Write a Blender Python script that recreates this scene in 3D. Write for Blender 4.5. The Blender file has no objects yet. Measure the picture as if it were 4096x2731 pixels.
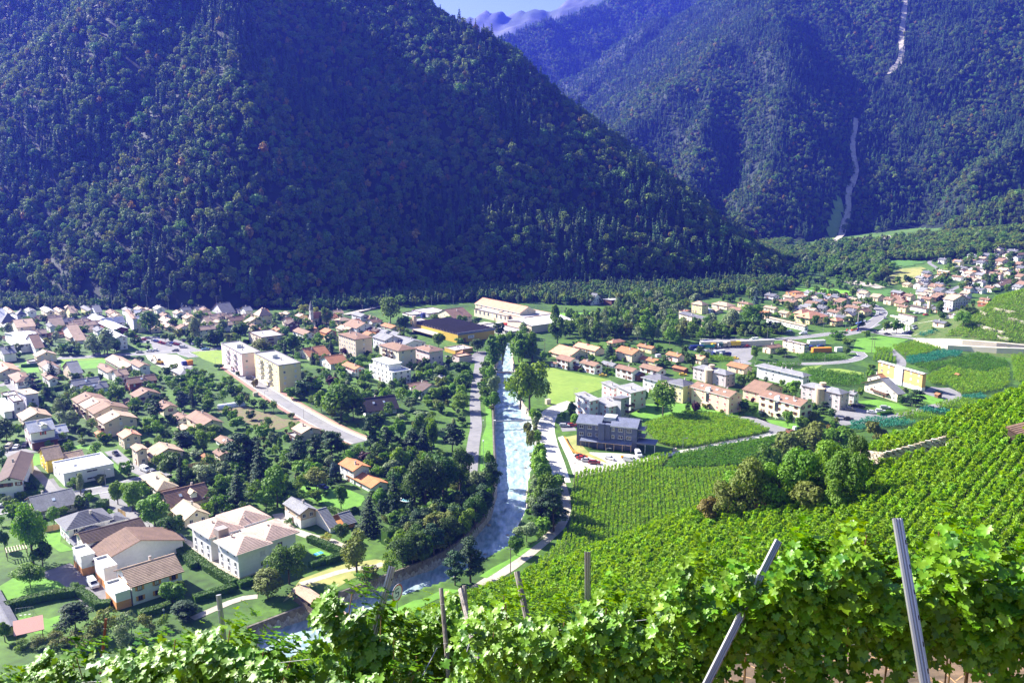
import bpy,bmesh,math,random,zlib
import numpy as np
from mathutils import Vector,Matrix,geometry,noise as mnoise

R=math.radians
rnd=random.Random(11)
rng=np.random.default_rng(11)
SC=bpy.context.scene
COL=SC.collection

# ------------------------------------------------------------------ camera, world, sun, exposure
FPX,CX,CY=3500.0,2048.0,1365.5        # focal length and centre in photograph pixels (4096 x 2731)
PIT,CH=R(11.5),110.0                    # pitch down, height over the valley floor
cp,sp=math.cos(PIT),math.sin(PIT)
cam_d=bpy.data.cameras.new('camera')
cam=bpy.data.objects.new('camera',cam_d)
COL.objects.link(cam)
cam.location=(0,0,CH)
cam.rotation_euler=(R(90) - PIT,0,0)
cam_d.sensor_width=36.0
cam_d.lens=FPX/4096*36.0
cam_d.clip_start=0.1
cam_d.clip_end=30000
SC.camera=cam

SUN_EL,SUN_AZ=34.0,-60.0                # azimuth from +Y (view direction), negative = to the left
sun_vec=Vector((math.sin(R(SUN_AZ))*math.cos(R(SUN_EL)),math.cos(R(SUN_AZ))*math.cos(R(SUN_EL)),math.sin(R(SUN_EL))))
world=bpy.data.worlds.new('World')
SC.world=world
world.use_nodes=True
wn=world.node_tree
wn.nodes.clear()
w_out=wn.nodes.new('ShaderNodeOutputWorld')
w_bg=wn.nodes.new('ShaderNodeBackground')
w_sky=wn.nodes.new('ShaderNodeTexSky')
w_sky.sky_type='NISHITA'
w_sky.sun_disc=False
w_sky.sun_elevation=R(SUN_EL)
w_sky.sun_rotation=R(SUN_AZ)
w_sky.altitude=600
w_sky.air_density=1.0
w_sky.dust_density=2.2
w_sky.ozone_density=2.0
w_bg.inputs['Strength'].default_value=0.055
wn.links.new(w_sky.outputs[0],w_bg.inputs[0])
wn.links.new(w_bg.outputs[0],w_out.inputs[0])

sun_d=bpy.data.lights.new('sun','SUN')
sun_d.energy=5.0
sun_d.angle=R(0.5)
sun_d.color=(1.0,0.955,0.88)
sun=bpy.data.objects.new('sun',sun_d)
COL.objects.link(sun)
sun.rotation_euler=(-sun_vec).to_track_quat('-Z','Y').to_euler()

SC.view_settings.view_transform='Standard'
SC.view_settings.look='None'
SC.view_settings.exposure=1.9
SC.view_settings.gamma=1.0
SC.view_settings.use_curve_mapping=False
SC.render.engine='CYCLES'
SC.cycles.max_bounces=6
SC.cycles.diffuse_bounces=2
SC.cycles.glossy_bounces=2
SC.cycles.transmission_bounces=3
SC.cycles.transparent_max_bounces=6
SC.cycles.volume_bounces=0
SC.cycles.use_denoising=True

# ------------------------------------------------------------------ picture <-> place
def ray(px,py):
 u,v=(px - CX)/FPX,(py - CY)/FPX
 return u,cp - v*sp,-sp - v*cp      # world direction per unit of depth

def at_depth(px,py,z):
 d=ray(px,py)
 return Vector((d[0]*z,d[1]*z,CH+d[2]*z))

def at_z(px,py,z=0.0):
 d=ray(px,py)
 t=(z - CH)/d[2]
 return Vector((d[0]*t,d[1]*t,z))

def project(p):
 x,y,z=p[0],p[1],p[2] - CH
 dep=y*cp - z*sp
 up=y*sp+z*cp
 return (CX+FPX*x/dep,CY - FPX*up/dep,dep)

# ------------------------------------------------------------------ terrain
def spur(pts,k,step=12.0,closed=False):
 """ridge line through (px, py, depth) points, flanks falling at slope k"""
 w=[at_depth(*p) for p in pts]
 out=[]
 for a,b in zip(w,w[1:]):
  n=max(1,int((b - a).length/step))
  for i in range(n):
   out.append(a.lerp(b,i/n))
 out.append(w[-1])
 return np.array([tuple(p) for p in out]),k

def envelope(x,y,sp_list,cap=1e9):
 h=np.full(x.shape,-1e4)
 for pts,k in sp_list:
  for i in range(0,len(pts),64):
   P=pts[i:i+64]
   m=np.max(P[:,2][None,:] - k*np.hypot(x[:,None] - P[:,0][None,:],y[:,None] - P[:,1][None,:]),axis=1)
   h=np.maximum(h,m)
 return h

SPURS={
 1:[spur([(3175,1165,818),(3135,1137,823),(2961,985,870),(2786,828,905),(2525,606,945),(2264,412,1000),(2029,238,1050),
   (1898,124,1075),(1715,22,1100),(1400,-230,1190),(700,-420,1320),(-500,-500,1500),(-2500,-300,1700)],0.77),
  ],
 2:[spur([(2300,720,1500),(2513,540,1560),(2704,328,1680),(2916,158,1800),(3086,10,1900),(3300,-200,2100),(3700,-600,2500)],0.66),
  spur([(3080,0,1850),(3150,250,1650),(3120,500,1480),(3050,750,1330),(2900,950,1230)],0.8),
  spur([(3330,100,1830),(3330,330,1660),(3290,560,1500),(3240,760,1370),(3200,930,1260)],0.95),
  spur([(2850,330,1640),(2800,560,1480),(2700,800,1330)],0.95)],
 3:[spur([(3950,-120,2300),(3760,130,2040),(3640,330,1890),(3560,560,1720),(3470,800,1480),(3420,950,1330)],0.8)],
 4:[spur([(4400,-400,2400),(4050,0,2000),(3945,185,1900),(3886,330,1810),(3796,505,1700),(3690,645,1580),(3594,795,1430),(3490,940,1290)],0.72),
  spur([(4500,250,1650),(4100,500,1450),(3850,800,1300)],0.75)],
 5:[spur([(4700,640,1150),(4150,745,1150),(3920,850,1140),(3800,920,1140),(3690,995,1130)],0.62)],
 6:[spur([(1300,420,2500),(1700,280,2550),(1960,165,2650),(2200,85,2800),(2420,10,3000),(2800,-200,3300),(3600,-350,3600)],0.62),
  spur([(2650,60,2500),(2450,250,2300),(2250,430,2150)],0.7)],
 7:[spur([(1200,230,4300),(1700,120,4150),(1880,84,4100),(2010,44,4100),(2090,18,4100),(2140,2,4100),(2200,16,4100),(2280,-15,4100),(2700,-160,4200)],0.62,60)],
 8:[spur([(5600,900,640),(4500,1060,570),(4150,1150,560),(3980,1220,562),(3850,1285,562),(3720,1340,560),(3620,1372,556)],0.42)],
 9:[spur([(5200,800,1150),(4500,890,1050),(4150,940,1010),(3900,985,1010),(3700,1040,1010)],0.11)],
}
def face_depth(px,py,L):
 d=ray(px,py)
 t=np.linspace(500,2600,1051)
 e=envelope(d[0]*t,d[1]*t,L)
 k=np.nonzero(e >= CH+d[2]*t)[0]
 return t[k[0]] if len(k) else 1200.0

def rib(base,pts,k):
 return spur([(px,py,face_depth(px,py,base) - off) for px,py,off in pts],k)
_b=SPURS[1][:1]
SPURS[1]=_b+[
 rib(_b,[(-900,380,40),(-300,480,45),(0,520,48),(240,560,50),(520,600,46),(640,680,40),(1100,770,42),(1500,830,38),(1620,900,20)],0.95),
 rib(_b,[(800,-420,140),(860,-150,165),(920,150,170),(985,400,150),(1080,560,120),(1250,680,80),(1450,790,50)],1.0),
 rib(_b,[(300,-300,30),(420,0,30),(470,250,30),(520,400,25)],0.9),
 rib(_b,[(1950,840,25),(2250,890,30),(2560,940,30),(2720,1010,20)],1.0),
 rib(_b,[(1850,330,25),(2000,600,25),(2150,760,20)],0.9)]
NAMES={0:'ground',1:'mountain',2:'mountain',3:'mountain',4:'mountain',5:'hill',6:'mountain',7:'mountain',8:'hill',9:'hill'}

def _hash(ix,iy,s):
 h=(ix.astype(np.int64)*374761393+iy.astype(np.int64)*668265263+s*1442695041) & 0x7fffffff
 h=((h ^ (h >> 13))*1274126177) & 0x7fffffff
 return ((h ^ (h >> 16)) & 0xffff)/65535.0

def vnoise(x,y,s=0):
 ix,iy=np.floor(x),np.floor(y)
 fx,fy=x - ix,y - iy
 fx,fy=fx*fx*(3 - 2*fx),fy*fy*(3 - 2*fy)
 a,b,c,d=_hash(ix,iy,s),_hash(ix+1,iy,s),_hash(ix,iy+1,s),_hash(ix+1,iy+1,s)
 return (a*(1 - fx)+b*fx)*(1 - fy)+(c*(1 - fx)+d*fx)*fy

def fbm(x,y,s=0,o=4):
 t,a=0,0.5
 for i in range(o):
  t=t+a*vnoise(x*2**i,y*2**i,s+i)
  a *= 0.5
 return t

RIVER=[(2085,1300),(2010,1345),(1998,1400),(1985,1480),(1977,1600),(1979,1750),(1984,1880),(1984,1980),(1962,2070),(1900,2150),(1830,2215),(1730,2275),(1590,2330),
  (1450,2385),(1250,2462),(1000,2560),(1150,2680),(1400,2520),(1540,2446),(1650,2404),(1780,2362),(1940,2268),(2045,2210),(2066,2140),(2108,2060),(2106,1970),
  (2120,1905),(2146,1850),(2142,1780),(2129,1690),(2086,1640),(2068,1563),(2045,1450),(2050,1395),(2120,1330)]
WATER_Z=-3.2
RIV=np.array([at_z(px,py,WATER_Z)[:2] for px,py in RIVER])

def poly_sd(x,y,P):
 """signed distance to polygon, positive inside"""
 d=np.full(x.shape,1e9)
 inside=np.zeros(x.shape,bool)
 n=len(P)
 for i in range(n):
  x0,y0=P[i]
  x1,y1=P[(i+1) % n]
  ex,ey=x1 - x0,y1 - y0
  t=np.clip(((x - x0)*ex+(y - y0)*ey)/(ex*ex+ey*ey+1e-9),0,1)
  d=np.minimum(d,np.hypot(x - x0 - t*ex,y - y0 - t*ey))
  c=((y0 > y) != (y1 > y)) & (x < ex*(y - y0)/(ey if abs(ey) > 1e-9 else 1e-9)+x0)
  inside ^= c
 return np.where(inside,d,-d)

def near_slope(x,y):
 pa=47.3+0.363*x - 0.09*y
 pb=0.42*x - 0.684*y+136
 pc=106.5+np.where(x < 0,0.45*x,0.0) - 0.56*y
 r=np.hypot(x,y)
 nn=108.2+0.17*x - 0.5*y - np.maximum(0,r - 11.5)*0.6
 h=np.maximum(np.maximum(nn,pc),np.minimum(pa,pb))
 return np.minimum(h,118+0.2*np.abs(y))

def terrain(x,y):
 x=np.atleast_1d(np.asarray(x,float))
 y=np.atleast_1d(np.asarray(y,float))
 h=np.zeros(x.shape)
 lab=np.zeros(x.shape,int)
 ns=near_slope(x,y)
 m=ns > 0
 h[m]=ns[m]
 far=(np.hypot(x,y) > 380)
 xf,yf=x[far],y[far]
 if len(xf):
  hf,lf=h[far],lab[far]
  rough=(fbm(xf/90,yf/90,3) - 0.47)*34+(fbm(xf/28,yf/28,9,3) - 0.44)*10
  gul=(np.abs(vnoise(xf/55+yf/300,yf/260 - xf/300,21) - 0.5) - 0.25)*26
  for k,L in SPURS.items():
   e=envelope(xf,yf,L)
   if k in (1,2,3,4,6):
    amp=np.clip(e/60,0,1)
    e=e+(rough*(0.75 if k == 1 else 1.3)+gul*(0.45 if k == 1 else 1.2))*amp
   elif k == 7:
    e=e+(fbm(xf/300,yf/300,5) - 0.47)*220
   elif k == 5:
    e=e+rough*0.25*np.clip(e/25,0,1)
   b=e > hf
   hf=np.where(b,e,hf)
   lf=np.where(b,k,lf)
  h[far],lab[far]=hf,lf
 sd=poly_sd(x,y,RIV)
 h=h - np.clip((sd+0.2)/0.8,0,1)*(5.0)*(h < 4)
 return h,lab

def H(x,y):
 return float(terrain([x],[y])[0][0])

def hit(px,py,z0=20.0,z1=7000.0):
 """first point of the terrain seen through a pixel of the photograph"""
 d=ray(px,py)
 t=np.geomspace(z0,z1,700)
 X,Y,Z=d[0]*t,d[1]*t,CH+d[2]*t
 h=np.maximum(terrain(X,Y)[0],-0.0)
 k=np.nonzero(h >= Z)[0]
 if len(k) == 0:
  return at_depth(px,py,1500.0)
 k=k[0]
 a,b=t[max(k - 1,0)],t[k]
 for _ in range(2):
  tt=np.linspace(a,b,24)
  hh=np.maximum(terrain(d[0]*tt,d[1]*tt)[0],0)
  kk=np.nonzero(hh >= CH+d[2]*tt)[0]
  kk=kk[0] if len(kk) else 23
  a,b=tt[max(kk - 1,0)],tt[kk]
 return Vector((d[0]*b,d[1]*b,CH+d[2]*b))

_hc={}
def W(px,py):
 """point of the ground seen at a pixel; flat valley solved directly"""
 key=(round(px,1),round(py,1))
 if key in _hc:
  return _hc[key].copy()
 p=None
 if py > 700:
  q=at_z(px,py,0.0)
  if q.y < 1300 and 150 < q.y:
   t=np.linspace(0.2,1.0,60)
   hh=terrain(q.x*t,q.y*t)[0]
   zz=CH*(1 - t)
   if not np.any(hh[:-1] > zz[:-1]+0.05) and hh[-1] <= 0.05:
    p=q
 if p is None:
  p=hit(px,py)
 _hc[key]=p.copy()
 return p

# ------------------------------------------------------------------ materials
_m={}
def mat(name,col,rough=0.8,var=0.12,scale=6.0,metal=0.0,spec=0.3,bump=0.0,col2=None,mix_scale=None,transl=0.0,rand=0.0,detail=4.0,stretch=None,emit=None):
 """plain procedural surface: base colour with noise variation, optional second colour patches, per-object variation"""
 if name in _m:
  return _m[name]
 m=bpy.data.materials.new(name)
 m.use_nodes=True
 nt=m.node_tree
 N,L=nt.nodes,nt.links
 b=N['Principled BSDF']
 out=N['Material Output']
 b.inputs['Roughness'].default_value=rough
 b.inputs['Metallic'].default_value=metal
 b.inputs['Specular IOR Level'].default_value=spec
 tc=N.new('ShaderNodeTexCoord')
 src=tc.outputs['Object']
 if stretch:
  mp=N.new('ShaderNodeMapping')
  mp.inputs['Scale'].default_value=stretch
  L.new(src,mp.inputs['Vector'])
  src=mp.outputs[0]
 nz=N.new('ShaderNodeTexNoise')
 nz.inputs['Scale'].default_value=scale
 nz.inputs['Detail'].default_value=detail
 L.new(src,nz.inputs['Vector'])
 c=(*col[:3],1)
 if col2 is not None:
  n2=N.new('ShaderNodeTexNoise')
  n2.inputs['Scale'].default_value=mix_scale or scale
  n2.inputs['Detail'].default_value=5
  L.new(src,n2.inputs['Vector'])
  rp=N.new('ShaderNodeValToRGB')
  rp.color_ramp.elements[0].position=0.42
  rp.color_ramp.elements[1].position=0.62
  rp.color_ramp.elements[0].color=c
  rp.color_ramp.elements[1].color=(*col2[:3],1)
  L.new(n2.outputs['Fac'],rp.inputs[0])
  csrc=rp.outputs[0]
 else:
  rgb=N.new('ShaderNodeRGB')
  rgb.outputs[0].default_value=c
  csrc=rgb.outputs[0]
 hsv=N.new('ShaderNodeHueSaturation')
 L.new(csrc,hsv.inputs['Color'])
 mr=N.new('ShaderNodeMapRange')
 mr.inputs['From Min'].default_value=0.25
 mr.inputs['From Max'].default_value=0.75
 mr.inputs['To Min'].default_value=1 - var
 mr.inputs['To Max'].default_value=1+var
 L.new(nz.outputs['Fac'],mr.inputs['Value'])
 val=mr.outputs[0]
 if rand:
  oi=N.new('ShaderNodeObjectInfo')
  m2=N.new('ShaderNodeMapRange')
  m2.inputs['To Min'].default_value=1 - rand
  m2.inputs['To Max'].default_value=1+rand
  L.new(oi.outputs['Random'],m2.inputs['Value'])
  mu=N.new('ShaderNodeMath')
  mu.operation='MULTIPLY'
  L.new(val,mu.inputs[0])
  L.new(m2.outputs[0],mu.inputs[1])
  val=mu.outputs[0]
  m3=N.new('ShaderNodeMapRange')
  m3.inputs['To Min'].default_value=0.5 - rand*0.09
  m3.inputs['To Max'].default_value=0.5+rand*0.06
  wn_=N.new('ShaderNodeTexWhiteNoise')
  wn_.noise_dimensions='1D'
  L.new(oi.outputs['Random'],wn_.inputs['W'])
  L.new(wn_.outputs['Value'],m3.inputs['Value'])
  L.new(m3.outputs[0],hsv.inputs['Hue'])
 L.new(val,hsv.inputs['Value'])
 L.new(hsv.outputs[0],b.inputs['Base Color'])
 if bump:
  bp=N.new('ShaderNodeBump')
  bp.inputs['Strength'].default_value=bump
  bp.inputs['Distance'].default_value=0.1
  L.new(nz.outputs['Fac'],bp.inputs['Height'])
  L.new(bp.outputs[0],b.inputs['Normal'])
 if transl:
  tr=N.new('ShaderNodeBsdfTranslucent')
  h2=N.new('ShaderNodeHueSaturation')
  h2.inputs['Hue'].default_value=0.485
  h2.inputs['Saturation'].default_value=1.15
  h2.inputs['Value'].default_value=1.25
  L.new(hsv.outputs[0],h2.inputs['Color'])
  L.new(h2.outputs[0],tr.inputs['Color'])
  ms=N.new('ShaderNodeMixShader')
  ms.inputs[0].default_value=transl
  L.new(b.outputs[0],ms.inputs[1])
  L.new(tr.outputs[0],ms.inputs[2])
  L.new(ms.outputs[0],out.inputs['Surface'])
 if emit:
  b.inputs['Emission Color'].default_value=(*emit,1)
  b.inputs['Emission Strength'].default_value=1
 _m[name]=m
 return m

# ------------------------------------------------------------------ object helpers
def tag(o,label=None,cat=None,group=None,kind=None):
 if label:o['label']=label
 if cat:o['category']=cat
 if group:o['group']=group
 if kind:o['kind']=kind
 return o

def link(name,data,parent=None,loc=None,rotz=None):
 o=bpy.data.objects.new(name,data)
 COL.objects.link(o)
 if parent is not None:o.parent=parent
 if loc is not None:o.location=loc
 if rotz is not None:o.rotation_euler=(0,0,rotz)
 return o

def mesh_np(name,verts,faces,mats=(),midx=None,smooth=False):
 me=bpy.data.meshes.new(name)
 me.from_pydata([tuple(v) for v in verts],[],[tuple(f) for f in faces])
 for m in mats:me.materials.append(m)
 if midx is not None:
  me.polygons.foreach_set('material_index',np.asarray(midx,np.int32))
 if smooth:
  me.polygons.foreach_set('use_smooth',np.ones(len(me.polygons),bool))
 me.update()
 return me

class MB:
 """collects faces for one mesh"""
 def __init__(s):s.v,s.f,s.m=[],[],[]
 def poly(s,pts,mi=0):
  b=len(s.v);s.v += [tuple(p) for p in pts];s.f.append(tuple(range(b,b+len(pts))));s.m.append(mi)
 def box(s,x0,x1,y0,y1,z0,z1,mi=0,open_=''):
  b=len(s.v)
  s.v += [(x0,y0,z0),(x1,y0,z0),(x1,y1,z0),(x0,y1,z0),(x0,y0,z1),(x1,y0,z1),(x1,y1,z1),(x0,y1,z1)]
  for k,q in (('b',(3,2,1,0)),('t',(4,5,6,7)),('f',(0,1,5,4)),('r',(1,2,6,5)),('k',(2,3,7,6)),('l',(3,0,4,7))):
   if k in open_:continue
   s.f.append(tuple(b+i for i in q));s.m.append(mi)
 def slab(s,pts,t,mi=0):
  """flat polygon given thickness t downward"""
  b=len(s.v);n=len(pts)
  s.v += [tuple(p) for p in pts]+[(p[0],p[1],p[2] - t) for p in pts]
  s.f.append(tuple(range(b,b+n)));s.m.append(mi)
  s.f.append(tuple(range(b+2*n - 1,b+n - 1,-1)));s.m.append(mi)
  for i in range(n):
   j=(i+1) % n
   s.f.append((b+i,b+n+i,b+n+j,b+j));s.m.append(mi)
 def tube(s,path,r,n=6,mi=0,taper=1.0):
  rings=[]
  P=[Vector(p) for p in path]
  for i,p in enumerate(P):
   d=(P[min(i+1,len(P) - 1)] - P[max(i - 1,0)]).normalized()
   a=d.orthogonal().normalized();c=d.cross(a)
   rr=r*(1+(taper - 1)*i/max(1,len(P) - 1))
   b=len(s.v)
   for k in range(n):
    q=p+(a*math.cos(2*math.pi*k/n)+c*math.sin(2*math.pi*k/n))*rr
    s.v.append(tuple(q))
   rings.append(b)
  for a,b in zip(rings,rings[1:]):
   for k in range(n):
    s.f.append((a+k,a+(k+1) % n,b+(k+1) % n,b+k));s.m.append(mi)
  s.f.append(tuple(rings[0]+k for k in range(n - 1,-1,-1)));s.m.append(mi)
  s.f.append(tuple(rings[-1]+k for k in range(n)));s.m.append(mi)
 def mesh(s,name,*mats,smooth=False):
  return mesh_np(name,s.v,s.f,mats,s.m,smooth)
 def build(s,name,mats,parent=None,loc=None,rotz=None,smooth=False):
  mats=mats if isinstance(mats,(list,tuple)) else [mats]
  return link(name,s.mesh(name,*mats,smooth=smooth),parent,loc,rotz)

# ------------------------------------------------------------------ ground and mountains as one polar sheet split by what they are
az=np.concatenate([np.arange(-180,-44,7.0),np.linspace(-44,-36,30)[:-1],np.linspace(-36,36,560)[:-1],np.linspace(36,44,30),np.arange(51,180,7.0)])
az=np.radians(az)
rr=np.concatenate([[0.0,0.7],np.geomspace(1.5,200,120)[:-1],np.geomspace(200,900,260)[:-1],np.geomspace(900,5200,200)])
A_,R_=np.meshgrid(az,rr,indexing='ij')
GX,GY=(np.sin(A_)*R_).ravel(),(np.cos(A_)*R_).ravel()
GH=np.zeros_like(GX);GL=np.zeros(GX.shape,int)
for i in range(0,len(GX),20000):
 GH[i:i+20000],GL[i:i+20000]=terrain(GX[i:i+20000],GY[i:i+20000])
na,nr=len(az),len(rr)
GHg,GLg=GH.reshape(na,nr),GL.reshape(na,nr)

m_ground=mat('meadow_ground',(0.070,0.150,0.012),var=0.45,scale=0.35,col2=(0.035,0.085,0.010),mix_scale=0.03,detail=8,bump=0.5)
m_soil=mat('vineyard_soil',(0.10,0.13,0.03),var=0.35,scale=1.5,col2=(0.05,0.11,0.015),mix_scale=0.5,bump=0.6)
m_earth=mat('bare_earth',(0.13,0.085,0.05),var=0.4,scale=3.0,col2=(0.07,0.05,0.03),mix_scale=1.2,detail=8,bump=0.8)
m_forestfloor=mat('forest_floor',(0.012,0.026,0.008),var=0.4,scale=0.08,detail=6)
m_rock=mat('bare_rock_and_alp',(0.11,0.12,0.12),var=0.5,scale=0.01,col2=(0.05,0.07,0.04),mix_scale=0.006,detail=9)
m_fan=mat('hillside_meadow',(0.10,0.19,0.03),var=0.35,scale=0.06,col2=(0.06,0.12,0.02),mix_scale=0.015,detail=8)
m_bed=mat('river_stones',(0.34,0.32,0.28),var=0.5,scale=1.6,detail=6,bump=0.8)

iA,iR=np.meshgrid(np.arange(na),np.arange(nr - 1),indexing='ij')
jA=(iA+1) % na
quads=np.stack([iA*nr+iR,iA*nr+iR+1,jA*nr+iR+1,jA*nr+iR],-1).reshape(-1,4)
qlab=GL[quads[:,1]]
qx,qy,qh=GX[quads].mean(1),GY[quads].mean(1),GH[quads].mean(1)
LBL={1:'dark wooded mountain in shade falling from the left to the valley',2:'sunlit blue wooded mountain between two gullies behind the valley',
 3:'wooded rib of mountain right of the pale scree gully',4:'wooded mountain flank at the far right edge',5:'low wooded hill above the far hillside village',
 6:'hazy blue wooded mountain behind the dark spur',7:'pale bare distant peak under the sky',8:'terraced vineyard hill behind the long retaining wall',
 9:'gentle green slope carrying the far village',0:'valley floor and near vineyard slope'}
for k in range(10):
 sel=qlab == k
 q=quads[sel]
 if not len(q):continue
 u,inv=np.unique(q.ravel(),return_inverse=True)
 fq=inv.reshape(-1,4)
 V=np.stack([GX[u],GY[u],GH[u]],1)
 me=bpy.data.meshes.new(NAMES[k])
 me.from_pydata(V.tolist(),[],fq.tolist())
 if k == 0:
  for m in (m_ground,m_soil,m_bed,m_earth):me.materials.append(m)
  mi=np.where(qh[sel] > 0.4,1,np.where(qh[sel] < -0.6,2,0))
  mi=np.where(np.hypot(qx[sel],qy[sel]) < 40,3,mi)
  me.polygons.foreach_set('material_index',mi.astype(np.int32))
 else:
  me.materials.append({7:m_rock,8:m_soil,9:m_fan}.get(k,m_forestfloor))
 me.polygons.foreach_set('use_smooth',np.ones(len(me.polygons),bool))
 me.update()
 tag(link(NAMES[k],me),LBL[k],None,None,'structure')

# ------------------------------------------------------------------ foliage shapes
def leaf_cards(pts,nrm,size,rs,bend=0.25):
 """small bent leaf clumps (two triangles each) at pts facing nrm"""
 n=len(pts)
 nrm=nrm/(np.linalg.norm(nrm,axis=1,keepdims=True)+1e-9)
 t=rs.normal(size=(n,3));t -= nrm*np.sum(t*nrm,1,keepdims=True)
 t /= np.linalg.norm(t,axis=1,keepdims=True)+1e-9
 b=np.cross(nrm,t)
 s=(size*rs.uniform(0.6,1.35,n))[:,None]
 v0=pts - t*s*0.55
 v1=pts+b*s*0.42+nrm*s*bend*rs.uniform(-1,1,n)[:,None]
 v2=pts+t*s*0.55
 v3=pts - b*s*0.42+nrm*s*bend*rs.uniform(-1,1,n)[:,None]
 V=np.stack([v0,v1,v2,v3],1).reshape(-1,3)
 Fq=np.arange(n*4).reshape(n,4)
 T=np.concatenate([Fq[:,[0,1,2]],Fq[:,[0,2,3]]])
 return V,T

def crown_points(kind,n,rs):
 """points and outward normals in a crown of height 1 (z 0..1) and half width 1"""
 if kind in ('broad','round','shrub','birch','oval'):
  nb={'broad':16,'round':12,'shrub':9,'birch':14,'oval':13}[kind]
  C=[]
  while len(C) < nb:
   p=rs.uniform(-1,1,3)
   if np.linalg.norm(p) < 0.95:C.append(p)
  C=np.array(C)
  C[:,:2] *= 0.66;C[:,2] *= 0.74
  if kind == 'broad':C[:,:2] *= 1.0+0.25*(C[:,2:3] < 0)
  r=rs.uniform(0.26,0.46,nb)
  w=r**2/np.sum(r**2)
  ci=rs.choice(nb,n,p=w)
  d=rs.normal(size=(n,3));d /= np.linalg.norm(d,axis=1,keepdims=True)
  d[:,2]=np.where((d[:,2] < -0.3) & (rs.uniform(size=n) < 0.6),-d[:,2],d[:,2])
  rad=r[ci]*rs.uniform(0.7,1.06,n)
  P=C[ci]+d*rad[:,None]
  Nn=d+np.array([0,0,0.35])+rs.normal(size=(n,3))*0.45
  if kind == 'birch':
   P[:,2] -= rs.uniform(0,0.3,n)*(np.hypot(P[:,0],P[:,1]))
  P[:,2]=(P[:,2]+1.0)/2
  if kind == 'shrub':P[:,2]=np.abs(P[:,2]*1.1 - 0.05)
  return P,Nn
 if kind == 'spruce':
  z=1 - np.sqrt(rs.uniform(0.0,1,n))
  z=np.clip(z,0,1)
  lay=13
  zl=np.floor(z*lay)/lay
  f=(z - zl)*lay
  a=rs.uniform(0,2*np.pi,n)
  arms=0.72+0.28*np.cos(a*6+zl*40)
  rmax=(1 - zl)*0.98+0.03
  rad=rmax*arms*np.sqrt(rs.uniform(0.12,1,n))
  P=np.stack([np.cos(a)*rad,np.sin(a)*rad,zl+0.055 - 0.09*(rad/np.maximum(rmax,.02))*(1 - zl)+rs.normal(size=n)*0.008],1)
  Nn=np.stack([np.cos(a)*0.6,np.sin(a)*0.6,np.full(n,0.9)],1)+rs.normal(size=(n,3))*0.3
  return P,Nn
 if kind == 'pine':
  nb=22
  zc=rs.uniform(0.12,0.95,nb)
  aa=rs.uniform(0,2*np.pi,nb)
  rc=(0.75*np.sin(np.pi*np.clip(zc*0.75+0.22,0,1))**0.8)*rs.uniform(0.25,1,nb)
  C=np.stack([np.cos(aa)*rc,np.sin(aa)*rc,zc],1)
  ci=rs.integers(0,nb,n)
  d=rs.normal(size=(n,3));d /= np.linalg.norm(d,axis=1,keepdims=True)
  d[:,2]=np.abs(d[:,2])*0.9 - 0.15
  P=C[ci]+d*np.array([0.36,0.36,0.10])*rs.uniform(0.5,1.05,n)[:,None]
  return P,d+np.array([0,0,0.5])+rs.normal(size=(n,3))*0.4
 if kind == 'poplar':
  nb=20
  zc=np.linspace(0.08,0.93,nb)
  aa=rs.uniform(0,2*np.pi,nb)
  w=np.sin(np.pi*np.clip(zc*0.85+0.12,0,1))**0.7
  C=np.stack([np.cos(aa)*w*0.42,np.sin(aa)*w*0.42,zc],1)
  ci=rs.integers(0,nb,n)
  d=rs.normal(size=(n,3));d /= np.linalg.norm(d,axis=1,keepdims=True)
  P=C[ci]+d*(np.array([0.62,0.62,0.085])*w[ci][:,None])*rs.uniform(0.6,1.05,n)[:,None]
  return P,d+np.array([0,0,0.3])+rs.normal(size=(n,3))*0.45

_crown={}
def crown_mesh(kind,var,n,size,material,hw):
 """crown 1 m wide half, hw = real (half width, height) so that leaf clumps keep their size"""
 key=(kind,var,n,size,material.name,round(hw[0],1),round(hw[1],1))
 if key in _crown:return _crown[key]
 rs=np.random.default_rng(zlib.crc32(repr(key[:2]).encode()) % 9999)
 P,Nn=crown_points(kind,n,rs)
 P=P*np.array([hw[0],hw[0],hw[1]])
 V,T=leaf_cards(P,Nn,size,rs)
 me=bpy.data.meshes.new('crown')
 me.from_pydata(V.tolist(),[],T.tolist())
 me.materials.append(material)
 me.update()
 _crown[key]=me
 return me

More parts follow.
